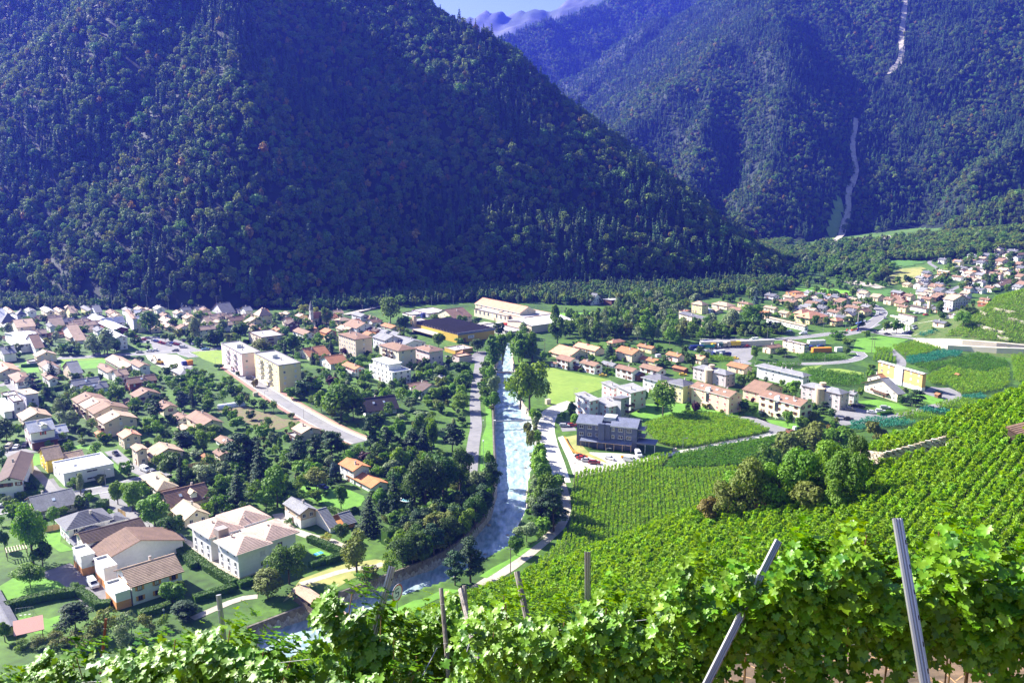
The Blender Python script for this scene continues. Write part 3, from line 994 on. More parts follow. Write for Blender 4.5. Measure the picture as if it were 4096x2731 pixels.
HOUSES=[]
def house(z,cx,cy,xl,xr,ey,roof='L',wall='cream',rc='brown',th=40,pitch=0.42,o=0.55,label=None,name='house',cat='house',win=True,sh=None,chim=1,fascia='brown',bal=None,
  floors=None,wstyle=None,nl=None,nr=None,base=None,bh=0.0,depth=None,sky=0,wmin=0.0,door=True,minb=None,fixed=False,wh=1.25,ww=1.1):
 C,a,b,h,dep=solve_box(z,cx,cy,xl,xr,ey,th)
 if depth:b=depth
 if minb:b=max(b,minb)
 far=dep > 560
 root=link(name,None,None,C,R(th))
 pc=project(C+Vector((0,0,h*0.6)))
 add_foot([C,C+a*Vector((math.cos(R(th)),math.sin(R(th)),0)),C+a*Vector((math.cos(R(th)),math.sin(R(th)),0))+b*Vector((-math.sin(R(th)),math.cos(R(th)),0)),C+b*Vector((-math.sin(R(th)),math.cos(R(th)),0))])
 link('wall',wall_mesh(roof,a,b,h,pitch,wallm(wall),0,wallm(base) if base else None,bh),root)
 n=int(max(a,b)/0.9) if dep < 330 and roof != 'F' else 0
 if n:n=max(6,min(16,int((a if roof == 'L' else b)/2/0.42)))
 link('roof',roof_mesh(roof,0,a,0,b,h,pitch,o if roof != 'F' else 0.12,o,0.2,roofm(rc),m_fascia[fascia],n),root)
 rf=root.children[-1] if root.children else None
 if win:
  fl=floors or max(1,int(round((h - 0.3)/2.9)))
  fh=h/fl
  for face,ln,num in (('L',b,nl),('R',a,nr)):
   if ln < 2.6:continue
   k=num if num is not None else max(1,min(9,int(ln/3.4)))
   for f in range(fl):
    if f*fh < wmin:continue
    for i in range(k):
     u=(i+0.5)*ln/k+rnd.uniform(-.25,.25)
     if rnd.random() < 0.12 and num is None:continue
     st=wstyle or ('blind' if rnd.random() < 0.16 else 'glass')
     if wstyle == 'mix':st='blind' if rnd.random() < 0.5 else 'glass'
     w_=ww*rnd.choice((1.0,1.0,1.35,0.7)) if num is None else ww
     add_window(root,face,u,f*fh+max(0.7,fh - wh - 0.6),w_,wh,st,sh,far)
   if roof == 'L' and face == 'R' and a > 7 and pitch > .3:
    add_window(root,'R',a/2,h+0.15,0.9,0.9,'glass',None,far)
   if roof == 'R' and face == 'L' and b > 7 and pitch > .3:
    add_window(root,'L',b/2,h+0.15,0.9,0.9,'glass',None,far)
 if door and win:
  d=MB();d.box(-0.5,0.5,-0.06,0,0,2.1)
  link('door',d.mesh('door',m_door),root,(0,b*rnd.uniform(.35,.65),0.02),-math.pi/2)
 for k in range(chim):
  if roof == 'F':x,y,zr=a*rnd.uniform(.3,.7),b*rnd.uniform(.3,.7),h - .5
  elif roof == 'R':x,y=a*rnd.uniform(.25,.75),b*(0.5+rnd.choice((-.14,.1)));zr=h+pitch*(b/2 - abs(y - b/2))
  else:x,y=a*(0.5+rnd.choice((-.14,.12))),b*rnd.uniform(.25,.75);zr=h+pitch*(min(a,b)/2 - abs(x - a/2)) if roof in ('L','H') else h+.5
  chimney(root,x,y,zr)
 for k in range(sky):
  f_=MB();f_.box(-.45,.45,-.6,.6,0,0.16)
  if roof in ('L','H'):
   x=a*0.25;y=b*(k+1)/(sky+1);s_=link('skylight',f_.mesh('skylight',m_sky),root,(x,y,h+pitch*x+0.02));s_.rotation_euler=(0,-math.atan(pitch),0)
  else:
   y=b*0.25;x=a*(k+1)/(sky+1);s_=link('skylight',f_.mesh('skylight',m_sky),root,(x,y,h+pitch*y+0.02));s_.rotation_euler=(math.atan(pitch),0,0)
 for bc in (bal or []):
  face,u0,u1,zz,dd=bc
  mb=MB()
  if face == 'L':mb.box(-dd,0,u0*b,u1*b,zz*h - .2,zz*h);mb.box(-dd - .06,-dd,u0*b,u1*b,zz*h - .2,zz*h+.95,1);mb.box(-dd,0,u0*b - .06,u0*b,zz*h - .2,zz*h+.95,1);mb.box(-dd,0,u1*b,u1*b+.06,zz*h - .2,zz*h+.95,1)
  else:mb.box(u0*a,u1*a,-dd,0,zz*h - .2,zz*h);mb.box(u0*a,u1*a,-dd - .06,-dd,zz*h - .2,zz*h+.95,1);mb.box(u0*a - .06,u0*a,-dd,0,zz*h - .2,zz*h+.95,1);mb.box(u1*a,u1*a+.06,-dd,0,zz*h - .2,zz*h+.95,1)
  link('balcony',mb.mesh('balcony',m_fascia['white'],wallm('white') if wall in ('white','pink','paleyellow','lavender') else m_fascia['brown']),root)
 desc=label or '%s %s with %s %s' % (WW.get(wall,wall),cat,RW.get(rc,rc),{'L':'gabled roof','R':'gabled roof','H':'hipped roof','F':'roof'}.get(roof,'sloping roof'))
 reg(root,desc,cat,pc[0],pc[1],'houses of the valley town' if cat == 'house' else None,fixed=fixed)
 HOUSES.append((root,a,b,h,C,th))
 return root,a,b,h

def part_box(root,name,x0,x1,y0,y1,z0,z1,m,**k):
 mb=MB();mb.box(x0,x1,y0,y1,z0,z1)
 return link(name,mb.mesh(name,m),root)

# ------------------------------------------------------------------ trees
BASE=dict(broad=(4.5,8.0),round=(3.2,5.5),oval=(3.0,8.0),birch=(3.0,9.0),spruce=(3.2,12.0),pine=(3.4,8.5),poplar=(2.4,13.0),shrub=(1.8,2.4))
NCARD=dict(broad=1500,round=1100,oval=1200,birch=1300,spruce=1500,pine=1500,poplar=1500,shrub=520)
TS=dict(broad=0.13,round=0.13,oval=0.09,birch=0.09,spruce=0.04,pine=0.12,poplar=0.04,shrub=0.0)   # share of the height that is bare trunk
_trunk={}
def trunk_mesh(kind,var):
 key=(kind,var)
 if key not in _trunk:
  rs=random.Random(var*7+len(kind))
  mb=MB()
  top=0.95 if kind in ('spruce','poplar','pine') else 0.72
  bend=[rs.uniform(-.04,.04) for _ in range(2)]
  mb.tube([(0,0,-0.03),(bend[0]*.4,bend[1]*.4,top*.4),(bend[0],bend[1],top)],0.026,6,0,0.35)
  if kind not in ('spruce','poplar'):
   for i in range(5):
    a=i*2.4+rs.uniform(0,1);z0=rs.uniform(.25,.55)
    mb.tube([(0,0,z0),(math.cos(a)*.12,math.sin(a)*.12,z0+.14),(math.cos(a)*.24,math.sin(a)*.24,z0+.24)],0.011,4,0,0.4)
  _trunk[key]=mb.mesh('trunk',m_bark)
 return _trunk[key]

KINDWORD=dict(broad='broad leafy',round='round',oval='oval',birch='drooping',spruce='pointed',pine='pine',poplar='tall slim',shrub='low')
LEAFWORD=dict(mid='green',bright='bright green',dark='dark green',olive='olive green',needle='dark',needle_blue='blue-green',silver='silvery',red='dark red',yellow='yellow-green',rust='rusty brown',hedge='green')
NTREE=[0]
def tree_at(P,h,w,kind,leaf,label=None,name=None,group=None,far=False,fixed=False):
 NTREE[0] += 1
 var=rnd.randrange(4)
 bw,bh=BASE[kind]
 ts=TS[kind]
 dep=P.y*cp - (P.z - CH)*sp
 if dep < 300 and kind != 'shrub':n,cs=int(NCARD[kind]*2.2),0.42
 elif dep < 300:n,cs=900,0.28
 elif dep < 650:n,cs=NCARD[kind],0.62
 else:n,cs=NCARD[kind] // 2,0.9
 if kind == 'shrub':cs *= 0.75
 if kind in ('spruce','pine') :cs *= 0.85
 me=crown_mesh(kind,var,n,cs,LEAF[leaf],(bw,bh))
 root=link(name or ('shrub' if kind == 'shrub' else {'spruce':'spruce_tree','pine':'pine_tree','poplar':'poplar_tree','birch':'birch_tree'}.get(kind,'tree')),None,None,P,rnd.uniform(0,6.28))
 if kind != 'shrub':
  t=link('trunk',trunk_mesh(kind,var),root);t.scale=(h*(1.0 if kind != 'poplar' else .7),h*(1.0 if kind != 'poplar' else .7),h)
 c=link('crown',me,root,(0,0,h*ts))
 c.scale=(w/1.75/bw,w/1.75/bw*rnd.uniform(.92,1.08),h*(1 - ts)/bh*1.06)
 px,py,_=project(P+Vector((0,0,h*.5)))
 noun={'shrub':'bush','spruce':'spruce','pine':'tree','poplar':'poplar','birch':'birch'}.get(kind,'tree')
 reg(root,label or '%s %s %s' % (KINDWORD[kind],LEAFWORD[leaf],noun),'shrub' if kind == 'shrub' else 'tree',px,py,group or ('garden shrubs' if kind == 'shrub' else 'trees of the valley'),fixed)
 return root

def tree(z,bx,by,ty,wx,kind,leaf,**k):
 P=Wq(z,bx,by)
 dep=P.y*cp - (P.z - CH)*sp
 up=P.y*sp+(P.z - CH)*cp
 v=(CY - q(z,0,ty)[1])/FPX
 h=(v*dep - up)/(cp+v*sp)
 w=wx*ZONES[z][2]/FPX*dep
 return tree_at(P,max(h,0.8),max(w,0.8),kind,leaf,**k)

PENDING=[]
def fill(z,poly,n,kinds,hs,group=None,margin=1.5,ratio=(0.8,1.15),mind=2.2,tries=30):
 """scatter single trees over a patch, keeping clear of houses and roads"""
 P=np.array([tuple(Wq(z,*p)[:2]) for p in poly])
 if z == 'S':n=int(n*1.9)
 lo,hi=P.min(0),P.max(0)
 pts=[]
 for _ in range(n*tries):
  if len(pts) >= n:break
  x,y=rnd.uniform(lo[0],hi[0]),rnd.uniform(lo[1],hi[1])
  if poly_sd(np.array([x]),np.array([y]),P)[0] < 0 or not is_free(x,y,margin):continue
  if any((x - a)**2+(y - b)**2 < mind**2 for a,b in pts):continue
  pts.append((x,y))
  kind,leaf=rnd.choice(kinds)
  h=rnd.uniform(*hs)*(0.4 if kind == 'shrub' else 1)
  w=h*rnd.uniform(*ratio)*{'spruce':.6,'poplar':.32,'shrub':1.5,'pine':.75,'birch':.75}.get(kind,1)
  PENDING.append((h/math.hypot(x,y),Vector((x,y,zof(x,y))),h,w,kind,leaf,group))

def hedge(z,pts,w,h,leaf='hedge',label='clipped green hedge',dens=26):
 P=smooth_path([Wq(z,*p) for p in pts],3.0)
 L,Rr=strip_pts(P,0,w)
 V,Nn=[],[]
 rs=np.random.default_rng(len(REG))
 core=MB()
 for i in range(len(P) - 1):
  a,b,c,d=L[i],L[i+1],Rr[i+1],Rr[i]
  ln=(b - a).length
  core.poly([a+Vector((0,0,h*.93)),d+Vector((0,0,h*.93)),c+Vector((0,0,h*.93)),b+Vector((0,0,h*.93))])
  for p0,p1 in ((a,b),(c,d)):
   core.poly([p1,p0,p0+Vector((0,0,h*.93)),p1+Vector((0,0,h*.93))])
   nrm=(p1 - p0).cross(Vector((0,0,1))).normalized()
   if nrm.dot(((a+b+c+d)/4) - (p0+p1)/2) > 0:nrm=-nrm
   for _ in range(int(ln*h*dens)):
    t,s=rs.uniform(),rs.uniform()
    V.append(tuple(p0.lerp(p1,t)+Vector((0,0,s*h))+nrm*rs.uniform(-.05,.12)));Nn.append(tuple(nrm+Vector(rs.normal(size=3)*.45)))
  for _ in range(int(ln*w*dens)):
   t,s=rs.uniform(),rs.uniform()
   V.append(tuple(a.lerp(b,t).lerp(d.lerp(c,t),s)+Vector((0,0,h*rs.uniform(.95,1.06)))));Nn.append(tuple(Vector((0,0,1))+Vector(rs.normal(size=3)*.4)))
 for p0,p1 in ((Rr[0],L[0]),(L[-1],Rr[-1])):
  core.poly([p0,p1,p1+Vector((0,0,h*.93)),p0+Vector((0,0,h*.93))])
 mid=P[len(P) // 2]
 v,f=leaf_cards(np.array(V),np.array(Nn),0.34,rs)
 b=len(core.v)
 o=Vector((mid.x,mid.y,0))
 VV=[tuple(Vector(p) - o) for p in core.v]+[(p[0] - o.x,p[1] - o.y,p[2]) for p in v]
 me=mesh_np('hedge',VV,core.f+[tuple(b+i for i in t) for t in f],[LEAF[leaf]])
 ob=link('hedge',me,None,o)
 for i in range(len(P) - 1):add_foot([L[i],L[i+1],Rr[i+1],Rr[i]])
 px,py,_=project(mid)
 reg(ob,label,'hedge',px,py,'garden hedges')
 return ob

# ------------------------------------------------------------------ vehicles and small furniture
m_tyre=mat('tyre_rubber',(0.03,0.03,0.03),var=0.1)
m_rim=mat('wheel_rim',(0.45,0.45,0.46),metal=0.6,rough=0.4)
CARC=dict(white=(0.78,0.78,0.77),silver=(0.48,0.49,0.50),grey=(0.22,0.225,0.23),black=(0.025,0.025,0.03),blue=(0.03,0.05,0.22),red=(0.45,0.03,0.025),darkred=(0.20,0.02,0.02),yellow=(0.75,0.50,0.03),green=(0.05,0.16,0.08),
   beige=(0.55,0.48,0.36),lightblue=(0.25,0.45,0.65),orange=(0.75,0.28,0.03))
_car={}
def lathe_wheel(r,w):
 mb=MB();n=14
 for k in range(n):
  a0,a1=2*math.pi*k/n,2*math.pi*(k+1)/n
  p=lambda rr_,a,y:(math.cos(a)*rr_,y,math.sin(a)*rr_)
  mb.poly([p(r,a0,-w/2),p(r,a1,-w/2),p(r,a1,w/2),p(r,a0,w/2)][::-1],0)
  for y,s in ((-w/2,1),(w/2,-1)):
   f=[p(r,a0,y),p(r,a1,y),p(r*.62,a1,y),p(r*.62,a0,y)]
   mb.poly(f if s < 0 else f[::-1],0)
   f=[p(r*.62,a0,y),p(r*.62,a1,y),(0,y*.8,0)]
   mb.poly(f if s < 0 else f[::-1],1)
 return mb.mesh('wheel',m_tyre,m_rim)

def car_meshes(kind,color):
 key=(kind,color)
 if key in _car:return _car[key]
 pm=mat('car_paint_'+color,CARC[color],rough=0.28,var=0.04,spec=0.6)
 L_,Wd={'car':(4.2,1.75),'wagon':(4.6,1.8),'van':(5.2,2.0)}[kind]
 lo={'car':[(-2.1,.35),(-2.1,.72),(-1.95,.88),(-.95,.95),(1.75,.98),(2.05,.9),(2.1,.45),(2.05,.32)],
  'wagon':[(-2.3,.35),(-2.3,.72),(-2.15,.9),(-1.1,.98),(2.2,1.0),(2.28,.85),(2.3,.4),(2.25,.32)],
  'van':[(-2.6,.4),(-2.6,.85),(-2.45,1.1),(-1.75,1.2),(2.55,1.22),(2.6,.9),(2.6,.45),(2.55,.36)]}[kind]
 up={'car':[(-1.0,.95),(-.35,1.42),(.95,1.45),(1.7,.98)],'wagon':[(-1.15,.98),(-.5,1.45),(1.85,1.46),(2.2,1.0)],'van':[(-1.8,1.2),(-1.15,1.95),(2.4,2.05),(2.55,1.22)]}[kind]
 body,glass=MB(),MB()
 def extr(mb,prof,w0,w1,mi=0):
  n=len(prof)
  zmin,zmax=min(p[1] for p in prof),max(p[1] for p in prof)
  A=[(p[0],-(w0+(w1 - w0)*(p[1] - zmin)/(zmax - zmin))/2,p[1]) for p in prof]
  B=[(p[0],-p1[1],p[1]) for p,p1 in zip(prof,A)]
  mb.poly(A[::-1],mi);mb.poly(B,mi)
  for i in range(n):
   j=(i+1) % n
   mb.poly([A[i],A[j],B[j],B[i]],mi)
 extr(body,lo[::-1],Wd*.97,Wd)
 extr(body,up[::-1],Wd*.95,Wd*.76)
 # glass set 1 cm proud of the cabin
 (x0,z0),(x1,z1),(x2,z2),(x3,z3)=up
 wl,wu=Wd*.95/2,Wd*.76/2
 def at(t,s,side):
  xa,za=x0+(x1 - x0)*t,z0+(z1 - z0)*t
  xb,zb=x3+(x2 - x3)*t,z3+(z2 - z3)*t
  return (xa+(xb - xa)*s,side*(wl+(wu - wl)*t+.012),za+(zb - za)*s)
 for side in (-1,1):
  for s0,s1 in (((.1,.46),(.52,.92)) if kind != 'van' else ((.08,.3),)):
   f=[at(.12,s0,side),at(.12,s1,side),at(.86,s1*.94+.03,side),at(.86,s0*.94+.03,side)]
   glass.poly(f if side < 0 else f[::-1])
 for (xa,za,xb,zb,sg) in ((x0,z0,x1,z1,-1),(x3,z3,x2,z2,1)):
  p=lambda t,s:(xa+(xb - xa)*t+sg*.012,s*(wl+(wu - wl)*t)*.86,za+(zb - za)*t+.012)
  f=[p(.1,1),p(.1,-1),p(.9,-1),p(.9,1)]
  glass.poly(f if sg < 0 else f[::-1])
 hl=MB()
 for s in (-1,1):hl.box(lo[0][0] - .015,lo[0][0]+.02,s*Wd*.36 - .16,s*Wd*.36+.16,.62,.76)
 tl=MB()
 for s in (-1,1):tl.box(lo[5][0] - .12,lo[5][0]+.02,s*Wd*.42 - .1,s*Wd*.42+.1,.68,.86)
 _car[key]=(body.mesh('body',pm),glass.mesh('car_window',m_glass),hl.mesh('headlight',m_sky),tl.mesh('tail_light',m_shut['red']),lathe_wheel(.32 if kind != 'van' else .36,.22),L_,Wd)
 return _car[key]

CARWORD={'car':'car','wagon':'estate car','van':'van'}
def car(z,x,y,head,color,kind='car',base=None,P=None,group='parked cars',fixed=False):
 P=P or Wq(z,x,y)
 b,g,hl,tl,wh,L_,Wd=car_meshes(kind,color)
 root=link({'car':'car','wagon':'estate_car','van':'van'}[kind],None,None,P+Vector((0,0,.06)),R(head))
 link('body',b,root);link('car_window',g,root);link('headlight',hl,root);link('tail_light',tl,root)
 for sx in (-.3,.3):
  for sy in (-1,1):link('wheel',wh,root,(sx*L_,sy*(Wd/2 - .1),.32 if kind != 'van' else .36))
 px,py,_=project(P)
 reg(root,base or '%s %s' % ({'lightblue':'light blue','darkred':'dark red'}.get(color,color),CARWORD[kind]),CARWORD[kind],px,py,group,fixed)
 return root

m_steel=mat('galvanised_steel',(0.42,0.42,0.43),metal=0.5,rough=0.45,var=0.1)
m_poletimber=mat('pole_timber',(0.20,0.15,0.11),var=0.2)
def street_lamp(z,x,y,ty,base='grey street lamp',arm=1.2,double=False,globe=False):
 P=Wq(z,x,y)
 dep=P.y*cp - (P.z - CH)*sp
 up=P.y*sp+(P.z - CH)*cp
 v=(CY - q(z,0,ty)[1])/FPX
 h=(v*dep - up)/(cp+v*sp)
 root=link('street_lamp',None,None,P,rnd.uniform(-.5,.5))
 mb=MB();mb.tube([(0,0,-.2),(0,0,h)],max(0.09,dep*.00018),6,0,.7)
 link('post',mb.mesh('post',m_steel),root)
 hd=MB()
 if globe:
  bm=MB();hd.tube([(0,0,h),(0,0,h+.18),(0,0,h+.42),(0,0,h+.5)],.24,8)
 else:
  for s in ((1,-1) if double else (1,)):
   hd.tube([(0,0,h - .05),(s*arm*.6,0,h+.12),(s*arm,0,h+.1)],.06,5)
   hd.box(s*arm - .1 if s > 0 else s*arm - .75,s*arm+.75 if s > 0 else s*arm+.1,-.16,.16,h+.04,h+.18)
 link('lamp_head',hd.mesh('lamp_head',m_fascia['white'] if globe else m_steel),root)
 px,py,_=project(P)
 reg(root,base,'street lamp',px,py,'street lamps')

def pole(z,x,y,ty,base='wooden power pole',r=.14,cross=True,m=None,cat='power pole',name='power_pole'):
 P=Wq(z,x,y)
 dep=P.y*cp - (P.z - CH)*sp
 up=P.y*sp+(P.z - CH)*cp
 v=(CY - q(z,0,ty)[1])/FPX
 h=(v*dep - up)/(cp+v*sp)
 root=link(name,None,None,P)
 mb=MB();mb.tube([(0,0,-.3),(0,0,h)],max(r,dep*.0002),6,0,.7)
 link('post',mb.mesh('post',m or m_poletimber),root)
 if cross:
  c=MB();c.box(-.9,.9,-.06,.06,h - .5,h - .36)
  for k in (-.8,0,.8):c.box(k - .04,k+.04,-.04,.04,h - .36,h - .12)
  link('crossarm',c.mesh('crossarm',m_steel),root)
 px,py,_=project(P)
 reg(root,base,cat,px,py,None)
 return root,P,h

# ================================================================== THE PLACE: water, roads, lawns
m_water=mat('glacial_water',(0.26,0.38,0.40),rough=0.22,var=0.25,scale=0.9,col2=(0.62,0.68,0.68),mix_scale=0.6,bump=1.0,stretch=(1.0,0.3,1.0),spec=0.5,detail=9)
_r=[n for n in m_water.node_tree.nodes if n.type == 'VALTORGB'][0].color_ramp.elements
_r[0].position,_r[1].position=.40,.78
xs=np.arange(RIV[:,0].min() - 2,RIV[:,0].max()+2,0.8);ys=np.arange(RIV[:,1].min() - 2,RIV[:,1].max()+2,0.8)
X,Y=np.meshgrid(xs,ys,indexing='ij')
sd=poly_sd(X.ravel(),Y.ravel(),RIV).reshape(X.shape)
hw=WATER_Z+(fbm(X.ravel()/3.1,Y.ravel()/5.0,77,4).reshape(X.shape) - .47)*1.1+(vnoise(X.ravel()/1.2,Y.ravel()/1.4,91).reshape(X.shape) - .5)*.25
ok=sd > -1.2
okf=ok[:-1,:-1] & ok[1:,:-1] & ok[1:,1:] & ok[:-1,1:]
ii,jj=np.nonzero(okf)
ny=len(ys)
qd=np.stack([ii*ny+jj,(ii+1)*ny+jj,(ii+1)*ny+jj+1,ii*ny+jj+1],1)
u,inv=np.unique(qd.ravel(),return_inverse=True)
wm=mesh_np('river_water',np.stack([X.ravel()[u],Y.ravel()[u],hw.ravel()[u]],1),inv.reshape(-1,4),[m_water],smooth=True)
tag(link('river',wm),'pale green white-water river flowing through the town',None,None,'structure')

# bank walls
def wall_along(name,z,pts,t,z0,z1,m,label,cat='wall',P=None,fixed=False):
 P=P or smooth_path([Wq(z,*p) for p in pts],4.0)
 L,Rr=strip_pts(P,0,t,True)
 n=len(P)
 o=Vector((P[n // 2].x,P[n // 2].y,0))
 V=[Vector((v.x,v.y,v.z+z0)) - o for v in L+Rr]+[Vector((v.x,v.y,v.z+z1)) - o for v in L+Rr]
 k=2*n
 F_=[(k+i,k+n+i,k+n+i+1,k+i+1) for i in range(n - 1)]+[(i,k+i,k+i+1,i+1) for i in range(n - 1)]+[(n+i+1,k+n+i+1,k+n+i,n+i) for i in range(n - 1)]
 F_ += [(0,n,k+n,k),(n - 1,k+n - 1,k+2*n - 1,2*n - 1)]
 ob=link(name,mesh_np(name,V,F_,[m]),None,o)
 px,py,_=project(P[n // 2])
 reg(ob,label,cat,px,py,None,fixed)
 return ob
lw=[at_z(px - 2,py,-WATER_Z*0+WATER_Z) for px,py in RIVER[3:16]]
lw=[Vector((p.x - .45,p.y,0)) for p in lw]
wall_along('river_wall',None,None,0.6,-5.0,0.35,mat('wet_wall_stone',(0.20,0.175,0.14),var=0.3,scale=1.5,col2=(0.13,0.115,0.09),mix_scale=0.9,rough=0.95,bump=0.5),'long stone retaining wall of the shaded left river bank',P=smooth_path(lw,5),fixed=True)  # stone colour darkened to stand for the shade on this wall face
rw=[at_z(px,py,WATER_Z) for px,py in RIVER[26:33]]
rw=[Vector((p.x+.5,p.y,0)) for p in rw]
wall_along('river_wall',None,None,0.6,-5.0,0.35,M['stone'],'sunlit stone river wall beside the pale concrete road',P=smooth_path(rw,5),fixed=True)
# boulders in the shallows
for i,(px,py,s) in enumerate([(2045,2190,1.0),(2010,2215,.8),(2030,2140,.7),(1985,2222,1.1),(1965,2240,.9),(2062,1800,.8),(2100,1870,.6),(1940,2215,.6),(1955,2100,.8),(1990,2255,.7),(1620,2405,.7),(1580,2420,.9),(1545,2432,.8)]):
 p=at_z(px,py,WATER_Z)
 bm=bmesh.new();bmesh.ops.create_icosphere(bm,subdivisions=2,radius=1)
 for v in bm.verts:
  v.co *= 1+.3*mnoise.noise(v.co*1.3+Vector((i*7,0,0)));v.co.z *= .6
 me=bpy.data.meshes.new('boulder');bm.to_mesh(me);bm.free();me.materials.append(m_bed)
 o=link('boulder',me,None,p);o.scale=(s,s*.8,s)
 reg(o,'grey boulder in the white water','boulder',px,py,'boulders in the river')

# --- roads, lanes and paths (each sheet a few millimetres to centimetres above the one below)
def road(z,pts,w,m,label,zadd=.05,foot=True,edges=True,name='road',kerbs=False):
 o,P=strip(name,z,pts,w,m,zadd,label,foot=foot)
 if edges:
  for s in (-1,1):strip('road_marking',z,None,.22,M['white'],zadd+.012,'white edge line on the '+label,off=s*(w/2 - .35),P=P)
 if kerbs:
  for s in (-1,1):strip('kerb',z,None,.25,M['kerb'],0.0,'kerb of the '+label,off=s*(w/2+.125),P=P,h=.14)
 return P
# left main road with red and ochre footways
P=road('S',[(905,1452),(960,1490),(1040,1545),(1130,1605),(1230,1665),(1320,1715),(1385,1745),(1440,1768)],7.2,M['asphalt'],'town road climbing past the pink and yellow apartment blocks',.05,kerbs=True)
strip('pavement','S',None,2.6,M['redpave'],.10,'red pavement on the apartment side of the town road',off=-5.2,P=P,foot=True)
strip('pavement','S',None,2.2,M['redpave'],.10,'red pavement on the garden side of the town road',off=4.9,P=P,foot=True)
strip('pavement','S',None,1.6,M['ochre'],.13,'ochre strip beside the red pavement',off=-4.6,P=P[len(P) // 2:])
road('S',[(905,1452),(870,1430),(820,1420),(770,1425),(740,1415),(725,1405)],7,M['asphalt'],'bend of the town road at the building site',.045)
road('S',[(230,1432),(330,1428),(450,1420),(560,1416),(660,1410),(780,1402),(880,1394),(960,1386)],7.5,M['asphalt'],'road crossing the town behind the building site',.06)
road('S',[(0,1470),(110,1462),(250,1456),(420,1438)],4.0,M['asphalt'],'lane along the meadow',.04,edges=False)
sheet('car_park','B1',[(1560,440),(1720,420),(1900,430),(2090,470),(2230,540),(2323,580),(1560,610),(1780,570),(1750,500),(1600,490)],M['asphalt'],.03,'pale car park at the edge of the old town',foot=True)
sheet('building_site','B1',[(1690,640),(1900,625),(2060,640),(2190,720),(2240,770),(2120,790),(1900,790),(1800,745),(1720,690)],M['works'],.035,'levelled pale ground of the building site',foot=True)
road('A1',[(70,400),(170,480),(230,560),(330,660),(420,760),(490,830),(540,900),(590,960)],6.0,M['asphalt'],'lane past the yellow house',.05,edges=False)
sheet('driveway','A1',[(0,500),(90,480),(230,480),(440,455),(300,420),(60,420)],M['asphalt'],.03,'paved yard in front of the white house with the carport',foot=True)
road('A1',[(-60,1150),(150,1115),(310,1075),(600,1010),(900,945),(1150,900),(1330,870),(1560,800),(1800,745),(1930,700)],7.0,M['asphalt'],'residential street passing the white cube house',.06,kerbs=True)
road('A1',[(1290,440),(1400,540),(1540,640),(1680,700),(1800,745)],5.0,M['asphalt'],'lane in front of the beige twin houses',.05,edges=False)
road('A1',[(1240,900),(1290,1010),(1380,1090),(1500,1190),(1620,1290),(1740,1370),(1860,1430)],5.5,M['asphalt'],'lane under the two bright plane trees',.045,edges=False)
sheet('yard','A1',[(480,790),(620,760),(690,860),(840,900),(640,960),(560,930)],M['asphalt_dark'],.03,'dark paved parking bay beside the white cube house',foot=True)
road('B1',[(-20,1000),(90,960),(190,1040),(230,1075)],5,M['asphalt'],'lane at the left edge of the town',.05,edges=False)
road('A4',[(640,640),(760,720),(880,800),(1000,880),(1120,960),(1180,1040)],8.0,M['asphalt_dark'],'drive of the brick and white terrace houses',.05,edges=False)
road('A5',[(60,620),(200,690),(340,790),(480,900),(600,1000),(680,1060)],4.2,M['gravel'],'gravel drive along the white apartment house',.05,edges=False)
road('A5',[(1190,300),(1330,480),(1560,560),(1800,620),(2020,720)],3.4,M['gravel'],'path behind the white apartment house',.04,edges=False)
road('S',[(1920,1425),(1915,1470),(1905,1540),(1900,1620),(1905,1700),(1898,1745),(1890,1800),(1886,1850),(1880,1905)],5.0,M['asphalt'],'promenade on the left bank of the river',.05,edges=False)
sheet('riverside_strip','S',[(1942,1480),(1975,1500),(1962,1620),(1970,1720),(1974,1880),(1965,1900),(1920,1880),(1926,1760),(1945,1700),(1940,1600)],M['lawn'],.03,'strip of bright grass between promenade and river wall')
road('A5',[(1460,1120),(1650,1060),(1900,980),(2050,945),(2323,915),(2420,880)],2.4,M['gravel'],'footpath across the dry riverside grass',.06,edges=False)
sheet('riverside_grass','A5',[(1250,1330),(1460,1060),(1900,900),(2323,830),(2520,850),(2560,870),(2350,950),(2050,1060),(1900,1150),(1720,1110),(1500,1180)],M['dry'],.03,'dry yellow grass on the left river bank')
road('A5',[(200,1520),(430,1420),(640,1330),(800,1280),(960,1262)],2.4,M['gravel'],'footpath above the near vines',.06,edges=False)
# right bank road
P=smooth_path([W(*p) for p in [(2296,1610),(2240,1630),(2195,1660),(2180,1710),(2192,1780),(2215,1850),(2238,1930)]],5)
strip('road','S',None,8.0,M['concrete'],.05,'pale concrete road on the right river bank',P=P,foot=True)
strip('road_marking','S',None,.3,M['white'],.065,'white line on the pale concrete road',off=-3.4,P=P)
strip('road_marking','S',None,.3,M['white'],.065,'white line on the pale concrete road',off=2.6,P=P)
strip('kerb','S',None,.3,M['kerb'],0,'kerb of the pale concrete road',off=4.2,P=P,h=.14)
road('S',[(2238,1925),(2258,1980),(2262,2040),(2235,2110),(2180,2160),(2120,2210),(2040,2270),(1970,2310),(1880,2370),(1700,2470)],3.6,M['gravel'],'sandy riverside track below the vineyard',.05,edges=False)
sheet('parking_bays','A7',[(390,690),(540,680),(600,790),(430,800)],M['asphalt'],.035,'small parking bay beside the white houses',foot=True)
sheet('yard','A7',[(380,870),(440,850),(560,1060),(760,1040),(1230,1060),(1400,1080),(1190,1190),(860,1240),(640,1320),(560,1300),(500,1130)],M['concrete'],.03,'pale yard in front of the blue-grey building',foot=True)
sheet('building_plot','A7',[(450,870),(600,840),(620,920),(760,1060),(900,1120),(980,1180),(700,1080),(560,1040)],M['dry'],.06,'weedy strip of unfinished ground')
